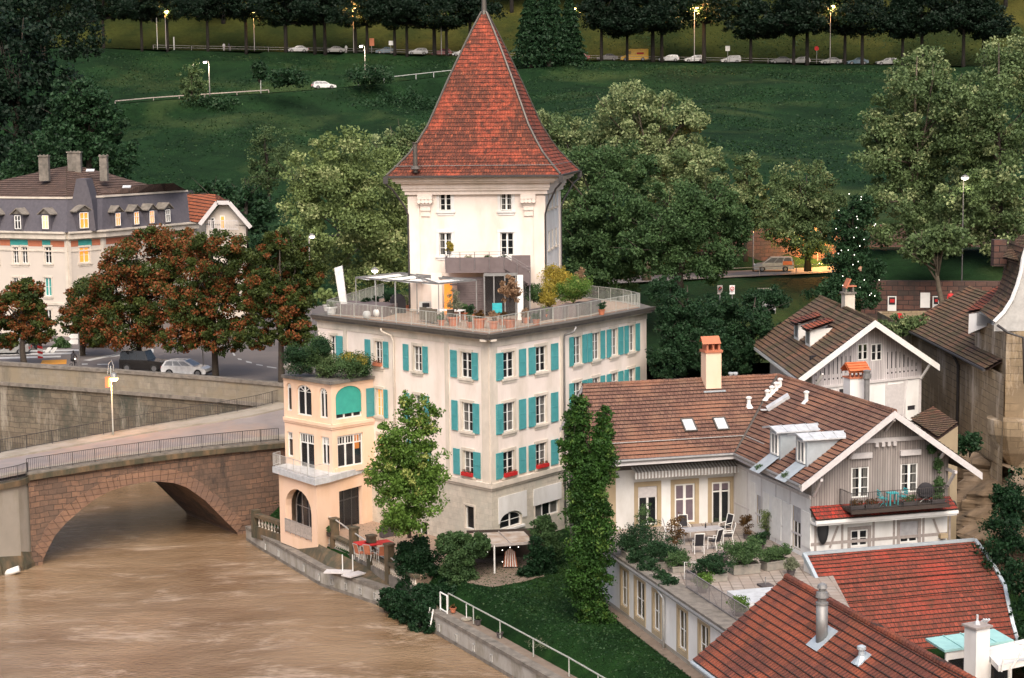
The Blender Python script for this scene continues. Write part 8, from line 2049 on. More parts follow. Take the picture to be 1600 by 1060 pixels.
# ================================================================= GARDEN AND QUAY
def chair(name,label,kind,seat='cloth_dark',frame='white_paint'):
    T=thing(name,label,'chair'); w,d,sh,bh=.5,.5,.44,1.08
    def o(nm,f,m): mb=MB(); f(mb); return obj(nm,mb,MAT[m],T,local=True)
    o('seat',lambda b:b.box((0,0,sh),(d,w,.04)),seat)
    o('backrest',lambda b:b.hexa([(-d/2-.02,-w/2+.04,sh+.06),(-d/2+.01,-w/2+.04,sh+.06),(-d/2+.01,w/2-.04,sh+.06),(-d/2-.02,w/2-.04,sh+.06),(-d/2-.18,-w/2+.04,bh),(-d/2-.15,-w/2+.04,bh),(-d/2-.15,w/2-.04,bh),(-d/2-.18,w/2-.04,bh)]),seat)
    for sx,sy in ((1,1),(1,-1)): o('leg',lambda b:b.tube([(sx*d/2,sy*w/2,0),(sx*d/2-.03,sy*w/2,sh+.2)],.022,6),frame)
    for sy in (1,-1): o('leg',lambda b:b.tube([(-d/2-.08,sy*w/2,0),(-d/2+.02,sy*w/2,sh),(-d/2-.17,sy*w/2,bh+.02)],.022,6),frame)
    for sy in (1,-1): o('armrest',lambda b:b.tube([(d/2-.03,sy*w/2,sh+.2),(-d/2-.05,sy*w/2,sh+.24)],.022,6),frame)
    o('top_rail',lambda b:b.tube([(-d/2-.17,-w/2,bh+.02),(-d/2-.17,w/2,bh+.02)],.022,6),frame)
    return T
def table(label,p,sx,sy,h,top,leg,rz=0,name='garden_table'):
    T=thing(name,label,'table',p,rz); mb=MB(); mb.box((0,0,h),(sx,sy,.05)); obj('tabletop',mb,MAT[top],T,local=True)
    for a in (-1,1):
        for b in (-1,1): mb=MB(); mb.box((a*(sx/2-.06),b*(sy/2-.06),h/2-.02),(.06,.06,h-.04)); obj('leg',mb,MAT[leg],T,local=True)
    return T
# raised walk and balustrade in front of the pink house
ZW=1.95
bal=[P(504,832,z=ZW),P(560,868,z=ZW-.1),P(620,905,z=ZW-.2),P(650,922,z=ZW-.25)]
bal=[P(500,851,z=1.6),P(560,880,z=1.6),P(622,912,z=1.6),P(652,928,z=1.6)]
mb=MB(); mb.prism([(p.x,p.y) for p in bal]+[(bal[-1].x+2.2,bal[-1].y+4),(FL.p(3,0,.0)).to_2d()[:],(FL.p(10.5,0,0)).to_2d()[:],(HR.p(HR.L,0,0)).to_2d()[:]],.8,2.68); struct('house_platform',mb,MAT['deck_wood'])
T=thing('balustrade','old mossy stone balustrade with dark posts between the pink house and the quay','balustrade',bal[0])
pp=[qz(p,0) for p in bal]
mb=MB(); m2=MB()
for a,b in zip(pp[:-1],pp[1:]):
    F=Face(a,b); fbox(mb,F,-.05,F.L+.05,1.1,2.0,-.15,.2,0); fbox(mb,F,-.05,F.L+.05,2.62,2.82,-.2,.26,1)
    n=int(F.L/.3)
    for k in range(n): u=F.L*(k+.5)/n; m2.lathe(F.p(u,2.0,.03),[(.07,0),(.05,.08),(.09,.22),(.05,.45),(.07,.62)],7)
obj('base',mb,[MAT['kerb_stone'],MAT['moss_stone']],T); o=obj('baluster',m2,MAT['sandstone'],T)
tops=[]
for x,y0,y1 in ((500,850,808),(524,868,815),(552,880,826),(580,895,838),(610,908,850)):
    q=min(((abs(proj(pp[i].lerp(pp[i+1],t/20)+Vector((0,0,2)))[0]-x),pp[i].lerp(pp[i+1],t/20)) for i in range(3) for t in range(21)),key=lambda e:e[0])[1]
    mb=MB(); mb.box((q.x,q.y,2.6),(.5,.5,2.6),.6); mb.box((q.x,q.y,3.95),(.62,.62,.12),.6); obj('pillar',mb,MAT['moss_stone'],T); tops.append(q)
mb=MB()
a=qz(tops[1],3.95); b=P(632,852,Y=pp[-1].y+1.5); 
mb.tube([qz(tops[0],3.9),a,qz(tops[2],3.6),qz(tops[3],3.35),qz(tops[4],3.1),qz(tops[4],3.0)+(tops[4]-tops[3]).normalized()*1.2],.05,7)
mb.tube([qz(tops[2],2.95),qz(tops[3],2.9),qz(tops[4],2.85)],.05,7); mb.tube([qz(tops[0],3.0),qz(tops[1],2.98)],.05,7); obj('handrail',mb,MAT['steel_pale'],T)
# second balustrade at the bridge foot
T=thing('balustrade','short mossy stone balustrade where the bridge meets the quay','balustrade',P(395,838,z=1)); a=P(398,834,z=1.2); b=P(440,850,z=1.2); a=Vector((a.x,a.y+.6,0)); b=Vector((b.x,b.y+.8,0)); F=Face(a,b)
mb=MB(); fbox(mb,F,0,F.L,.8,1.7,-.2,.2); fbox(mb,F,-.1,F.L,2.4,2.65,-.25,.28); fbox(mb,F,-.15,.3,.8,2.9,-.3,.3); obj('base',mb,MAT['moss_stone'],T); mb=MB()
for k in range(7): mb.lathe(F.p(.6+k*(F.L-.8)/7,1.7,0),[(.08,0),(.05,.1),(.1,.28),(.05,.5),(.08,.72)],7)
obj('baluster',mb,MAT['sandstone'],T)
mb=MB(); mb.tube([P(418,812,Y=138),P(437,800,Y=139)],.05,6); mb.tube([P(418,828,Y=138),P(437,812,Y=139)],.05,6); mb.tube([P(414,845,Y=138),P(414,800,Y=138)],.12,6); obj('handrail',mb,MAT['rail_grey'],T)
mb=MB(); tt=[P(392,812,z=1.6),qz(g0,2.2)-HL.n*.1,qz(g1,2.2)-HL.n*.1,P(606,901,z=1.6),P(668,932,z=1.6)]
for i in range(4): mb.face([qz(Q[i]+qn[i]*.55,QZ[i]-.02),qz(Q[i+1]+qn[i+1]*.55,QZ[i+1]-.02),tt[i+1],tt[i]])
o=obj('quay_path',mb,MAT['moss_stone']); o['kind']='structure'
# red tables and chairs
zt_p=2.7
tp=[P(566,858,z=zt_p),P(590,861,z=zt_p)]
for i,(x,y,w) in enumerate(((571,866,1.3),(592,866,1.7))):
    p=P(x,y,z=zt_p); table(['smaller red table behind the stone balustrade','larger red table behind the stone balustrade'][i],p,w,1.1,.78,'cloth_red','steel_pale',.5); 
c0=chair('garden_chair','pink-seated metal chair by the smaller red table','',seat='terracotta',frame='steel_pale'); c0.location=P(563,874,z=zt_p); c0.rotation_euler=(0,0,.7); c0['group']='chairs around the red tables'
for x,y,r,l in ((577,875,1.2,'pink-seated metal chair between the two red tables'),(596,877,1.9,'pink-seated metal chair right of the larger red table')): dup(c0,P(x,y,z=zt_p),r,l,'chairs around the red tables')
potted('small green pot plant by the dark door of the peach bay',P(515,838,z=zt_p),.2,.3,.25,'leaf_mid',3,pot='timber_dark')
potted('box of pale yellow flowers on the ledge right of the red tables',P(608,838,z=zt_p),.2,.8,.28,'leaf_dry',4,square=(1.4,.4,.7),pot='planter_dark')
# floating jetty boards and white poles
T=thing('jetty','pair of weathered white boarding planks with two poles on the quay edge','jetty',P(530,895,z=1.4))
for (x0,y0,x1,y1) in ((508,893,550,894),(540,901,572,893)): mb=MB(); a,b=P(x0,y0,z=1.45),P(x1,y1,z=1.45); mb.bar(a,b,.9,.08); obj('plank',mb,MAT['wood_pale'],T)
for x in (535.5,551.5): mb=MB(); b=P(x,894,z=1.4); mb.tube([b,b+Vector((0,0,1.2))],.04,6); obj('pole',mb,MAT['white_paint'],T)
# ivy over the quay wall
def pz2(x,y,z): return P(x,y,z=z)
ivl=[]
for t,o_,z,r,h in ((.12,-.35,.9,.9,.9),(.3,-.35,.3,.9,.9),(.35,-.3,1.2,1.0,.8),(.55,-.4,.5,1.0,.9),(.6,-.2,1.4,1.0,.7),(.8,-.4,.3,1.0,.8),(.85,-.2,1.2,1.0,.7),(.25,.6,1.7,1.0,.7),(.5,.8,1.8,1.0,.6),(.75,.8,1.7,.9,.5),(.95,-.3,.5,.6,.7)):
    q=Q[3].lerp(Q[4],t)+qn[3]*o_; ivl.append(((q.x,q.y,z),(r*.8,r*.8,h)))
bush('ivy','mass of dark ivy hanging over the quay wall down to the brown water',ivl,15000,.17,'leaf_ivy',101,cat='ivy',shell=.5,clump=.3)
def boxy(label,x,y,Y,rx,rz,n,mat,seed,**k): return bush('hedge',label,[(tuple(P(x,y,Y=Y)),(rx*Y/F_PX,1.3,rz*Y/F_PX))],n,.18,mat,seed,cat='hedge',shell=.15,clump=.34,ncl=70,**k)
boxy('clipped dark green hedge cube right of the balustrade',654,872,113.2,37,42,14000,'leaf_ivy',102)
bush('climbing_plant','rounded climber covering the left end of the garden canopy',[L(722,860,111.2,34,28),L(702,848,111.4,20,18),L(747,850,111.0,20,16),L(716,898,111.2,28,30)],15000,.18,'leaf_mid',103,cat='climber',shell=.5,light=(0,.6))
bush('climbing_plant','dark climber hanging beside the canopy, right part',[L(836,872,111.8,15,38),L(826,902,111.6,18,20),L(855,880,112.4,14,30)],6500,.18,'leaf_ivy',104,cat='climber')
bush('climbing_plant','green climber on the wall below the long white panel',[L(851,826,114.5,20,24),L(862,850,114,16,30)],3500,.18,'leaf_mid',105,cat='climber',light=(0,.6))
bush('shrub','dark low shrubs under the climber at the quay railing',[L(700,925,110.8,34,16),L(742,920,111,16,10),L(670,925,112,26,14)],5000,.18,'leaf_ivy',106)
bush('flower_patch','patch of tiny white daisies on the lawn near the railing',[(tuple(P(850,1005,z=1.9)),(1.1,1.0,.25)),(tuple(P(868,1001,z=2.0)),(.6,.5,.2))],500,.07,'leaf_grey',107,cat='flowers',stem=False)
# canopy with post, dark room, striped cloth
CP=thing('garden_canopy','weathered flat canopy roof on a white post over a dark garden seat','canopy',P(774,918,z=2.5))
YC=112.6; q=[P(731,836,Y=115.6),P(819,832,Y=116.2),P(837,847,Y=112.4),P(772,853,Y=112.0)]; q=[P(702,835,Y=115.6),P(818,830,Y=116.4),P(836,848,Y=112.6),P(724,856,Y=112.1)]
mb=MB(); mb.hexa([p-Vector((0,0,.08)) for p in q]+q); 
simple('canopy_metal',(.46,.42,.38),.7,c2=(.34,.26,.2),ns=1.5,stain=(.26,.17,.11),sscale=.9); obj('roof',mb,MAT['canopy_metal'],CP)
mb=MB()
for t in (.33,.66): mb.bar(q[0].lerp(q[1],t)+Vector((0,0,.05)),q[3].lerp(q[2],t)+Vector((0,0,.05)),.06)
mb.bar(q[3],q[2],.12,.16); obj('beam',mb,MAT['wood_grey'],CP)
pb_=P(773,911,Y=112.3); mb=MB(); mb.tube([pb_,Vector((pb_.x,pb_.y,P(773,852,Y=112.3).z))],.06,8); obj('post',mb,MAT['white_paint'],CP)
mb=MB(); a=P(730,900,Y=116.2); b=P(866,900,Y=116.8)
mb.face([qz(a,2.4),qz(b,2.4),qz(b,4.6),qz(a,4.6)]); obj('back_wall',mb,MAT['timber_dark'],CP)
mb=MB(); bz_=2.45; mb.prism([(P(730,915,z=bz_).x,P(730,915,z=bz_).y),(P(770,922,z=bz_).x,P(770,922,z=bz_).y),(P(815,914,z=bz_).x,P(815,914,z=bz_).y),(P(850,905,z=bz_).x,P(850,905,z=bz_).y),(b.x,b.y),(a.x,a.y)],1.8,2.66); struct('canopy_floor',mb,MAT['path_gravel'])
T=thing('garden_bench','dark wooden bench under the garden canopy','bench',P(775,900,z=2.65)); p=Vector((P(765,900,Y=114.6).x,114.6,2.66))
def bx(nm,c,s,m='timber_dark'): mb=MB(); mb.box(Vector(c),s,0); return obj(nm,mb,MAT[m],T)
bx('seat',p+Vector((0,.5,.45)),(2.2,.5,.07)); bx('backrest',p+Vector((0,.8,.8)),(2.2,.06,.5)); [bx('leg',p+Vector((s*1.0,.5,.22)),(.08,.45,.45)) for s in (-1,1)]
T=thing('striped_cloth','red and white striped hanging fabric under the garden canopy','fabric',Vector((P(797,890,Y=113.6).x,113.6,2.7))); c=Vector((P(797,890,Y=113.6).x,113.6,2.75)); 
for k in range(11):
    mb=MB(); x=-.45+k*.085; zt=1.25-abs(k-5)*.05; mb.hexa([c+Vector((x,(k%2)*.05,0)),c+Vector((x+.085,(1-k%2)*.05,0)),c+Vector((x+.085,(1-k%2)*.05+.02,0)),c+Vector((x,(k%2)*.05+.02,0)),c+Vector((x*.7,(k%2)*.05,zt)),c+Vector((x*.7+.06,(1-k%2)*.05,zt)),c+Vector((x*.7+.06,(1-k%2)*.05+.02,zt)),c+Vector((x*.7,(k%2)*.05+.02,zt))]); obj('stripe',mb,MAT['cloth_white' if k%2 else 'terracotta'],T)
for i,(x,y) in enumerate(((785,860),(797,855.5),(810,855),(785,878),(762,863))):
    T=thing('string_bulb','small bulb of the light string under the canopy, %s'%nth(i),'bulb',P(x,y,Y=113.2),0,'bulbs under the garden canopy'); mb=MB(); mb.blob(P(x,y,Y=113.2),.03,8,5); obj('bulb_glass',mb,MAT['fairy'],T)
# garden railing along the quay
gpts=[]
for x,y in ((600,905),(676,952),(760,992),(850,1037),(940,1082),(1000,1112)): 
    p=P(x,y,z=1.4); gpts.append(p)
gq=[Q[i]+qn[i]*.9 for i in (3,4,5,6,7)]
gq=[qz(p,1.4) for p in gq]
rail_fence('quay_railing','long pale green-white tube railing along the garden edge of the quay',gq[1:],1.05,'rail_pale',post=3.6,bars=0,rails=(1.0,),pr=.04,topw=.07)
T=thing('quay_ladder','white metal ladder gate beside the ivy on the quay edge','ladder',P(678,960,z=1.4))
a=qz(Q[4]+qn[4]*.5,1.35)-qd[4]*.3; 
mb=MB(); d_=qd[4]; 
for s in (0,1.0): mb.tube([a+d_*s,a+d_*s+Vector((0,0,1.15))],.05,6)
mb.tube([a+Vector((0,0,1.15)),a+d_+Vector((0,0,1.15))],.05,6); mb.tube([a+Vector((0,0,.1)),a+d_+Vector((0,0,.1))],.05,6); obj('gate',mb,MAT['white_paint'],T)
mb=MB(); a=a-qn[4]*.6
for s in (-.25,.25): mb.tube([a+d_*s+Vector((0,0,.2)),a+d_*s-qn[4]*.25+Vector((0,0,-1.0))],.045,6)
for k in range(4): mb.tube([a-d_*.25-qn[4]*.06*k+Vector((0,0,-.05-.28*k)),a+d_*.25-qn[4]*.06*k+Vector((0,0,-.05-.28*k))],.025,5)
obj('rungs',mb,MAT['white_paint'],T)
rail=qz(Q[2]+qn[2]*1.0,1.4); T=thing('handrail','thin white handrail descending above the ivy to the ladder gate','railing',rail); mb=MB(); mb.tube([P(618,898,Y=115.5),P(676,930,Y=112.3)],.05,6); mb.tube([P(618,898,Y=115.5),P(618,912,Y=115.5)],.04,6); obj('rail',mb,MAT['rail_pale'],T)
# pots along the quay path
for i,(x,y,m,l) in enumerate(((708,957,'terracotta','small terracotta pot on the quay path near the ladder'),(747,976,'planter_dark','blue black pot on the quay path, middle'),(781,996,'planter_dark','dark pot on the quay path, furthest right'))):
    p=P(x,y,z=1.42); potted(l,p,.2,.3,.14,'leaf_mid' if i else 'leaf_autumn',110+i,pot=m,n=80,size=.1)
T=thing('parasol_stand','round stone parasol base on the quay path','parasol base',P(729,968,z=1.4)); mb=MB(); p=P(729,968,z=1.4); mb.lathe(p,[(.36,0),(.34,.08),(.1,.1)],14); obj('base',mb,MAT['concrete'],T); mb=MB(); mb.tube([p,p+Vector((0,0,1.0))],.03,6); obj('pole',mb,MAT['white_paint'],T)
# base strip of earth at the foot of the white wall
mb=MB(); a=TFc.p(0,2.5,0); b=TFc.p(TFc.L,2.5,0); o_=TFc.n; 
mb.hexa([qz(a,2.0),qz(b,2.0),qz(b+o_*.7,2.0),qz(a+o_*.7,2.0),qz(a,2.78),qz(b,2.78),qz(b+o_*.5,2.66),qz(a+o_*.5,2.66)]); struct('soil_border',mb,MAT['path_gravel'])
# ================================================================= TERRACE OF THE WHITE HOUSE
ZT=ZTER+.02
tz=lambda x,y,z=ZT: P(x,y,z=z)
def placec(o,x,y,rz,lab,grp): return dup(o,tz(x,y),rz,lab,grp)
c1=chair('patio_chair','black sling chair with white legs, nearest the camera at the patio table','',seat='cloth_dark',frame='white_paint'); c1.location=tz(1091,864); c1.rotation_euler=(0,0,R(95)); c1['group']='chairs around the patio table'; c1.scale=(1.12,)*3
for x,y,r,l in ((1116,858,R(140),'black sling chair, second from the left at the patio table'),(1137,850,R(175),'black sling chair at the right end of the patio table'),(1133,836,R(215),'black chair behind the right end of the patio table, against the wall'),(1047,842,R(-10),'pale folded chair at the left end of the patio table'),(1070,838,R(-80),'black chair behind the patio table under the purple window')):
    o=placec(c1,x,y,r,l,'chairs around the patio table'); o.scale=(1.12,)*3
    if 'pale' in l:
        for ch in o.children:
            if ch.name.startswith(('seat','backrest')): ch.material_slots[0].link='OBJECT'; ch.material_slots[0].material=MAT['blind_grey']
table('grey glass topped patio table below the purple window',tz(1095,846),2.6,1.1,.76,'blind_grey','steel',.26,name='patio_table')
T=thing('bottle','dark bottle standing on the patio table','bottle',tz(1103,846)+Vector((0,0,.79))); mb=MB(); p=tz(1103,846)+Vector((0,.2,.79)); mb.lathe(p,[(.045,0),(.045,.2),(.015,.27),(.015,.34)],8); obj('glass',mb,MAT['plastic_black'],T)
pl=[('dense green shrub in the corner planter by the left terrace edge',1000,872,.35,.5,1.0,'leaf_deep',(2.0,1.0,.28),1500),
 ('low dark shrub spilling over the terrace edge',1035,885,.3,.35,.75,'leaf_deep',(1.8,.8,.28),1300),
 ('small green shrub beside the iron terrace railing',1060,893,.25,.35,.5,'leaf_mid',(.9,.6,.28),700),
 ('wide dark green planter shrub in the middle of the terrace',1112,908,.3,.45,.62,'leaf_deep',(1.6,.7,.28),1500),
 ('large bushy plant in a pale stone trough on the terrace',1163,895,.35,.55,.85,'leaf_mid',(1.6,.8,.28),2000),
 ('green plant in a pale stone trough near the red lean-to roof',1212,888,.3,.5,.5,'leaf_mid',(1.7,.7,.5),1100),
 ('white flowering shrub in a pot behind the railing',1098,926,.3,.35,.5,'leaf_bright',None,600),
 ('thin bamboo-like plant beside the side door of the terrace',1199,842,.25,.35,.45,'leaf_olive',None,350),
 ('dark pot plant in front of the side wall shutters',1188,858,.25,.35,.5,'leaf_deep',None,600),
 ('reddish young maple in a pot left on the terrace',1058,868,.22,.3,.5,'leaf_autumn',None,350),
 ('dry silvery bush in a pot at the right end of the terrace',1236,898,.25,.3,.45,'leaf_grey',None,400),
 ('yellow green plant at the end of the iron railing',1155,962,.3,.2,.5,'leaf_bright',None,500),
 ('tall dry column plant beside the corner of the patio',1166,842,.2,.3,.35,'leaf_autumn',None,300),
 ('leafy pot plant left of the first olive window',1008,832,.25,.3,.45,'leaf_mid',None,350)]
for i,(lab,x,y,r,h,pr,m,sq,n) in enumerate(pl):
    potted(lab,tz(x,y),r,h,pr*1.18,m,120+i,pot='planter_stone' if sq else 'planter_dark',square=sq,n=int(n*2.6),size=.11,tall=1.9 if 'bamboo' in lab or 'column' in lab or 'leafy pot' in lab or 'maple' in lab else .85,stemh=.25 if 'maple' in lab else 0)
bush('terrace_shrub','dark green shrubs spilling over the left front edge of the terrace',[(tuple(TFc.p(TFc.u(x,ZT),ZT+z,-.45)),(.75,.6,h)) for x,z,h in ((985,.45,.7),(1003,.3,.6),(1022,.2,.5),(1036,.1,.45),(972,.7,.8))],4200,.13,'leaf_deep',151)
T=thing('sphere_ornament','dark round garden sphere between the terrace shrubs','ornament',tz(1128,884)); mb=MB(); mb.blob(tz(1128,884)+Vector((0,0,.5)),.38,14,10); obj('sphere',mb,MAT['cloth_dark'] if False else MAT['wood_panel'],T,smooth=True); mb=MB(); mb.lathe(tz(1128,884),[(.2,0),(.15,.15)],8); obj('foot',mb,MAT['plastic_black'],T)
T=thing('folded_chair','white framed folding chair behind the iron railing','chair',tz(1078,905)); p=tz(1078,905); 
mb=MB(); mb.tube([p+Vector((-.3,0,0)),p+Vector((-.3,0,.95)),p+Vector((.3,0,.95)),p+Vector((.3,0,0))],.025,6); obj('frame',mb,MAT['white_paint'],T); mb=MB(); mb.box(p+Vector((0,-.2,.45)),(.55,.5,.04)); obj('seat',mb,MAT['cloth_dark'],T)
T=thing('parasol_stand','small square parasol stand on the paving','parasol stand',tz(1196,916)); mb=MB(); mb.box(tz(1196,916)+Vector((0,0,.05)),(.7,.7,.1),.3); obj('base',mb,MAT['planter_dark'],T); mb=MB(); mb.tube([tz(1196,916),tz(1196,916)+Vector((0,0,.5))],.03,6); obj('pole',mb,MAT['steel'],T)
# balcony furniture on the timber gable
zb2=ZBAL+.01
def bpnt(x,off): return FG.p(FG.u(x,zb2+.4),zb2,off)
def folding(label,p,rz):
    T=thing('folding_chair',label,'chair',p,rz,'turquoise folding chairs on the gable balcony')
    mb=MB(); mb.box((0,0,.45),(.4,.42,.03)); obj('seat',mb,MAT['chair_turq'],T,local=True); mb=MB()
    for k in range(3): mb.box((-.22,0,.62+k*.12),(.03,.42,.09)); 
    obj('backrest',mb,MAT['chair_turq'],T,local=True)
    for s in (-1,1): mb=MB(); mb.tube([(.2,s*.2,0),(-.22,s*.2,.92)],.015,5); mb.tube([(-.2,s*.2,0),(.2,s*.2,.45)],.015,5); obj('leg',mb,MAT['chair_turq'],T,local=True)
    return T
folding('turquoise folding chair on the gable balcony, left of the little table',bpnt(1368,.8),R(10)); folding('turquoise folding chair on the gable balcony, right of the little table',bpnt(1400,.8),R(200))
table('small turquoise table between the two balcony chairs',bpnt(1384,.8),.6,.5,.7,'chair_turq','chair_turq',.28,name='balcony_table')
T=thing('round_chair','dark round wicker lounge chair on the gable balcony','chair',bpnt(1436,.8)); p=bpnt(1436,.8); mb=MB(); mb.blob(p+Vector((0,.1,.65)),(.5,.16,.5),14,8); mb.blob(p+Vector((0,-.1,.4)),(.42,.3,.1),12,6); obj('shell',mb,MAT['cloth_dark'],T,smooth=True); mb=MB(); mb.tube([p+Vector((-.35,0,0)),p+Vector((.3,0,.5))],.02,5); mb.tube([p+Vector((.35,0,0)),p+Vector((-.3,0,.5))],.02,5); obj('leg',mb,MAT['white_paint'],T)
for i,(x,l,m) in enumerate(((1322,'reddish plants in the left corner of the gable balcony','leaf_autumn'),(1345,'dry brown plants below the left balcony door','leaf_autumn'),(1404,'green plants hanging from the middle of the balcony edge','leaf_mid'),(1448,'green pot plants at the right end of the gable balcony','leaf_mid'))):
    potted(l,bpnt(x,1.3),.14,.24,.22,m,140+i,square=(.8,.24,.28),pot='planter_dark',n=260,size=.1)
bush('climbing_plant','green climber growing up the right end of the gable balcony',[(tuple(FG.p(FG.u(1459,zb2+1),zb2+.9,.6)),(.35,.3,.7)),(tuple(FG.p(FG.u(1460,zb2+2),zb2+2.1,.45)),(.25,.22,.7)),(tuple(FG.p(FG.u(1450,zb2+3),zb2+3.0,.4)),(.3,.25,.3))],1800,.14,'leaf_mid',150,cat='climber',light=(0,.7))
for i,l in enumerate((((1440,820,102,18,50),),((1560,860,100,34,70),(1590,800,102,30,70),(1570,780,106,26,40),(1600,930,97,24,70),(1612,1010,95,24,60)))):
    bush('cliff_shrub',['dark shrub in the gap between timber house and rock','dark bushes growing on the rock at the right edge'][i],[L(*q_) for q_ in ([(1520,900,101,22,60)] if i==0 else l)],7000,.22,'leaf_ivy',160+i)
bush('cliff_shrub','hanging dark greenery on top of the rock beside the gable',[L(1515,690,116,20,18),L(1500,700,116,14,14)],1500,.25,'leaf_deep',163)
# ================================================================= ROOF TERRACE OF THE TOWER HOUSE
ZQ=17.36
q_=lambda x,y: P(x,y,z=ZQ)
# pergola frame
PG=thing('pergola','slim grey steel pergola with pale retracted fabric on the roof terrace','pergola',q_(680,500))
zt=P(557,432,Y=q_(557,493).y).z; zt=20.15
posts=[(557,493),(588,495.5),(618.5,502),(652,491),(686,505),(745,498)]
pp_={x:q_(x,y) for x,y in posts}
for x,y in posts:
    b=pp_[x]; mb=MB(); mb.bar(b,qz(b,zt),.10 if x==618.5 else .07); obj('post',mb,MAT['steel'],PG)
mb=MB()
F0,F1=qz(pp_[557],zt),qz(pp_[686],zt); F2=qz(pp_[745],zt); F3=qz(pp_[652],zt); F4=F0+Vector((3,4,0)); 
for a,b in ((F0,F1),(F1,F2),(F0,F4),(F4,F3+Vector((0,1,0))),(F3,F2),(F3,F1),(F4,F2)): mb.bar(a,b,.09,.12)
obj('beam',mb,MAT['steel'],PG)
mb=MB(); 
for t in (0,.25,.5,.75):
    a=F4.lerp(F2,t); b=F0.lerp(F1,t); mb.face([a+Vector((0,0,-.05)),a+Vector((.9,0,-.18)),b+Vector((.9,0,-.18)),b+Vector((0,0,-.05))])
obj('fabric',mb,MAT['cloth_white'],PG)
T=thing('closed_parasol','tall closed white parasol leaning at the left end of the roof terrace','parasol',q_(540,492)); b=q_(540,490); a=P(530,418,Y=b.y); a2=P(537,470,Y=b.y)
mb=MB(); mb.hexa([a2+Vector((-.24,-.15,-.5)),a2+Vector((.28,-.15,-.5)),a2+Vector((.28,.2,-.5)),a2+Vector((-.24,.2,-.5)),a+Vector((-.36,-.2,-.05)),a+Vector((.24,-.2,.12)),a+Vector((.24,.2,.12)),a+Vector((-.36,.2,-.05))]); obj('canopy',mb,MAT['cloth_white'],T); mb=MB(); mb.tube([b+Vector((0,0,.0)),a2+Vector((0,0,-.4))],.05,8); mb.box(b+Vector((0,0,.06)),(.8,.8,.12)); obj('stand',mb,MAT['steel'],T)
lb=q_(587,484); lamp('slim pole lamp with a flat white disc on the roof terrace',lb,P(587,422,Y=lb.y).z-lb.z,(0,0),0,'lampwhite',head=.3,r=.035,name='terrace_lamp',pole='steel_pale')
# long raised planter/bench along the left edge
T=thing('bench','long grey brown built-in bench along the left railing of the roof terrace','bench',q_(560,500)); mb=MB(); a,b,c=q_(503,493),q_(556,497),q_(640,488)
mb.prism([(q_(520,491).x,q_(520,491).y),(q_(600,496).x,q_(600,496).y),(q_(624,489).x,q_(624,489).y),(q_(548,485).x,q_(548,485).y)],ZQ,ZQ+.75); obj('seat',mb,MAT['wood_panel'],T)
for i,(x,y) in enumerate(((574,497),(590,494),(607,491.5))):
    T=thing('white_stool','round white ceramic stool on the roof terrace, %s'%(('left','middle','right')[i]+' of three'),'stool',q_(x,y)+Vector((0,-.5,0)),0,'white stools on the roof terrace'); mb=MB(); p=q_(x,y)+Vector((0,-.5,0)); mb.lathe(p,[(.17,0),(.26,.15),(.29,.3),(.24,.5),(.16,.55)],14); obj('body',mb,MAT['white_pot'],T,smooth=True)
for i,(x,y,r,l) in enumerate(((571.5,478,.42,'clipped dark box ball on the roof terrace, left one'),(588,477,.40,'clipped dark box ball on the roof terrace, right one'),(606,477,.55,'larger dark ball shrub left of the covered grill'))):
    p=q_(x,y+9); potted(l,p,.25,.5,r,'leaf_ivy',170+i,pot='planter_dark',n=1100,size=.1,clump=.25)
T=thing('covered_grill','tall grill under a black cover on the roof terrace','grill',q_(622,492)); p=q_(622,489); mb=MB(); mb.box(p+Vector((0,0,.5)),(1.1,.7,1.0),.2); mb.blob(p+Vector((0,0,1.0)),(.55,.36,.45),12,6); obj('cover',mb,MAT['cloth_dark'],T)
potted('terracotta pot with a tall loose yellow green plant against the tower wall',q_(637,485),.28,.4,.55,'leaf_olive',174,n=500,size=.12,tall=1.5)
potted('spiky palm-like plant at the far left corner of the roof terrace',q_(512,486),.35,.5,.75,'leaf_olive',175,n=420,size=.42,pot='white_pot',clump=.5)
potted('big clipped planter shrub near the left corner of the roof terrace',q_(518,492),.4,.6,.3,'leaf_olive_dark',176,n=200,size=.14,pot='white_pot')
# dining table and wicker chairs, white sofa
table('long white dining table on the roof terrace',q_(700,501),2.4,1.0,.74,'white_paint','white_paint',-.4,name='dining_table')
def wicker(label,p,rz):
    T=thing('wicker_chair',label,'chair',p,rz,'wicker chairs at the roof terrace table'); mb=MB(); mb.box((0,0,.42),(.5,.5,.08)); obj('seat',mb,MAT['wicker'],T,local=True)
    mb=MB(); mb.box((-.26,0,.62),(.06,.52,.9)); mb.box((0,-.27,.5),(.5,.05,.35)); mb.box((0,.27,.5),(.5,.05,.35)); obj('backrest',mb,MAT['wicker'],T,local=True)
    for a in (-.2,.2):
        for b in (-.2,.2): mb=MB(); mb.tube([(a,b,0),(a,b,.4)],.025,5); obj('leg',mb,MAT['steel'],T,local=True)
    return T
w0_=wicker('wicker chair at the roof terrace table, leftmost of four',q_(663,503),R(75))
for i,(x,y) in enumerate(((672,504.5),(680,506),(706,507))): dup(w0_,q_(x,y),R(75),'wicker chair at the roof terrace table, '+('second of four','third of four','fourth of four, near the table end')[i])
T=thing('sofa','white outdoor sofa against the pillar on the roof terrace','sofa',q_(675,492)); p=q_(676,490); 
for nm,c,s,m in (('seat',(0,0,.3),(2.0,.85,.35),'cloth_white'),('backrest',(0,.35,.6),(2.0,.2,.5),'cloth_white'),('cushion',(-.5,.1,.6),(.5,.2,.35),'cloth_dark')): mb=MB(); mb.box(p+Vector(c),s,-.1); obj(nm,mb,MAT[m],T)
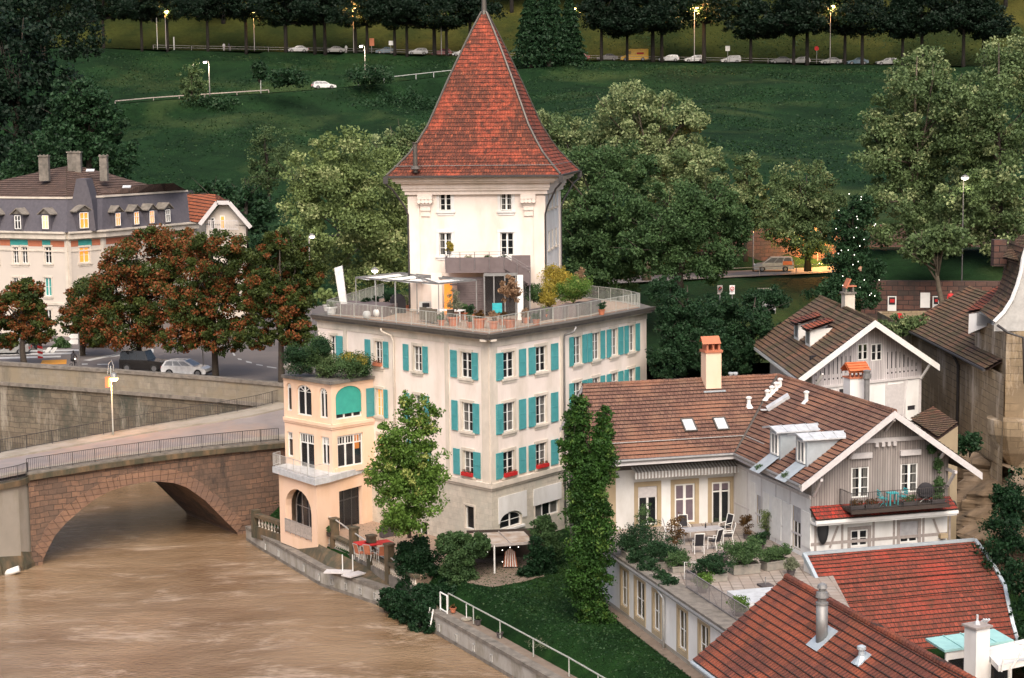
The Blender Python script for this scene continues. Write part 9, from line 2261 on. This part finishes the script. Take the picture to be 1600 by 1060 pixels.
T=thing('lounge_chair','black lounge chair beside the pillar on the roof terrace','chair',q_(670,484)); p=q_(671,484); mb=MB(); mb.box(p+Vector((0,0,.4)),(.8,.7,.1)); obj('seat',mb,MAT['cloth_dark'],T); mb=MB(); mb.hexa([p+Vector(v) for v in ((.3,-.3,.4),(.4,-.3,.4),(.4,.3,.4),(.3,.3,.4),(.6,-.3,1.4),(.7,-.3,1.4),(.7,.3,1.4),(.6,.3,1.4))]); obj('backrest',mb,MAT['cloth_dark'],T)
potted('terracotta pot with a pale olive tree at the front railing',q_(709,509),.42,.62,.62,'leaf_grey',180,n=900,size=.11,tall=1.35,stemh=.55,clump=.35)
potted('large terracotta pot with green leaves behind the olive tree',q_(727,500),.36,.55,.4,'leaf_mid',181,n=400,size=.13)
potted('second terracotta pot with a green plant by the glazed room',q_(736,502),.3,.5,.4,'leaf_deep',182,n=350,size=.13)
potted('wide terracotta planter with orange leaves near the roof corner',q_(749,513),.45,.7,.38,'leaf_autumn',183,n=350,size=.14)
potted('terracotta pot with a drooping orange plant at the roof corner',q_(771,514),.36,.55,.42,'leaf_dry',184,n=500,size=.13)
potted('tall dry pinkish maple in a wooden tub by the glazed room',q_(797,513),.42,.62,.85,'leaf_dry',185,n=1500,size=.17,tall=1.35,stemh=1.1,clump=.3)
potted('orange leaved low plant right of the white post',q_(822,505),.3,.4,.4,'leaf_dry',186,n=300,size=.15)
for i,(x0,x1,y,l,m) in enumerate(((822,858,506,'long black planter box on the right edge of the roof terrace','planter_dark'),(872,892,500,'grey planter box, first right of the black one','wood_panel'),(893,911,497,'grey planter box, second right of the black one','wood_panel'),(910,934,494,'tall dark planter box at the far right part of the roof terrace','planter_dark'))):
    a,b=q_(x0,y+1),q_(x1,y-6); T=thing('planter_box',l,'planter',a); mb=MB(); mb.bar(a+Vector((0,.9,.42)),b+Vector((0,.9,.42)),.7,.85); obj('box',mb,MAT[m],T)
def tb(label,x,y,Y,rx,rz,n,m,seed,s=.16,acc=.3): return bush('terrace_shrub',label,[L(x,y,Y,rx*1.1,rz*1.1)],int(n*1.6),s*.8,m,seed,accent=acc,shell=.1,clump=.45)
tb('feathery yellow grass-like shrub on the roof terrace beside the tower',872,438,132.0,24,24,2600,'leaf_yellow',190); tb('bright green shrub in the grey planters, right of the tower',896,452,130.5,24,18,2600,'leaf_bright',191); tb('dark green rounded shrub just right of the white post',834,458,130.5,14,13,1300,'leaf_mid',192); tb('yellow green shrub between the dark one and the feathery one',856,462,130.5,16,18,1600,'leaf_yellow',193,acc=0)
tb('small pale shrub at the end of the planter row',916,441,132,10,8,400,'leaf_bright',194)
tb('rusty flower heads sprouting beside the planter row',907,431,132,8,14,260,'leaf_dry',195)
p=P(703,397,Y=131.5); T=potted('round yellow conifer ball in a pot on the tower balcony',Vector((P(703,420,Y=131.5).x,131.5,zb)),.2,.5,.42,'leaf_yellow',196,n=900,size=.1,stemh=.75,clump=.25,pot='planter_dark')
for i,(x,l) in enumerate(((733,'wispy plant box on the tower balcony, left part'),(763,'small green plant box on the tower balcony, right part'),(786,'dark pot plants at the top of the terrace stair'))): p=P(x,420,Y=131.2); potted(l,Vector((p.x,131.2,zb)),.15,.6,.25,('leaf_olive','leaf_mid','leaf_deep')[i],197+i,n=200,size=.1,pot='planter_dark',square=(.8,.3))
T=thing('turquoise_cushion','turquoise cushioned seat beside the glazed room','seat',q_(776,494)); mb=MB(); mb.box(q_(777,497)+Vector((0,0,.5)),(.7,.6,.3)); mb.box(q_(777,497)+Vector((0,.25,.8)),(.7,.15,.5)); obj('cushion',mb,MAT['chair_turq'],T); mb=MB(); mb.box(q_(777,497)+Vector((0,0,.18)),(.6,.5,.35)); obj('frame',mb,MAT['wood_grey'],T)
for i,(x,y,m,l) in enumerate(((838,508,'leaf_deep','dark leafy plant in front of the long black planter box'),(690,509,'leaf_mid','small terracotta pot left of the olive tree at the railing'),(735,512,'leaf_mid','green trailing pot plant at the railing between the olive tree and the orange planter'),(785,508,'leaf_autumn','reddish pot plant beside the tub with the dry maple'),(850,500,'leaf_olive','grey green pot plant behind the long black planter box'),(940,492,'leaf_deep','small dark pot plant after the last planter box'))): potted(l,q_(x,y),.26,.4,.36,m,230+i,n=420,size=.11)
# roof edge planting of the peach bay
za=13.43
a_=lambda x,y: P(x,y,z=za)
for i,(x,y,rx,rz,m,l,n) in enumerate(((470,560,24,20,'leaf_deep','dark green shrub at the left corner of the bay roof',2600),(498,552,22,24,'leaf_mid','feathery green shrub in the middle of the bay roof',2600),(512,572,14,18,'leaf_olive_dark','brownish grass tuft near the front corner of the bay roof',1200),(503,541,16,12,'leaf_deep','dark small shrub at the back of the bay roof',900),(545,571,30,17,'leaf_mid','wide green shrub along the right edge of the bay roof',3000),(553,562,22,8,'leaf_yellow','cream flowering top of the bay roof shrub row',700),(566,573,13,12,'leaf_deep','dark shrub at the right end of the bay roof',900))):
    bush('bay_shrub',l,[L(x,y,127.3-.5*(x>500),rx*1.15,rz*1.15)],int(n*1.8),.13,m,210+i,shell=.1,clump=.45)
for i,(x,y,w,l) in enumerate(((453,579,.95,'rough grey stone trough, leftmost on the bay roof'),(470,581,.8,'rough stone trough, second from the left on the bay roof'),(484,585,.4,'small pale stone block on the bay roof edge'),(503,588,.95,'largest pale stone trough near the corner of the bay roof'))):
    T=thing('stone_trough',l,'planter',a_(x,y)+Vector((0,.3,0)),0,'stone troughs on the bay roof'); mb=MB(); p=a_(x,y)+Vector((0,.45,.32)); mb.blob(p,(w*.55,.34,.40),10,7,.08,seed=i); obj('stone',mb,MAT['concrete_pale'],T)
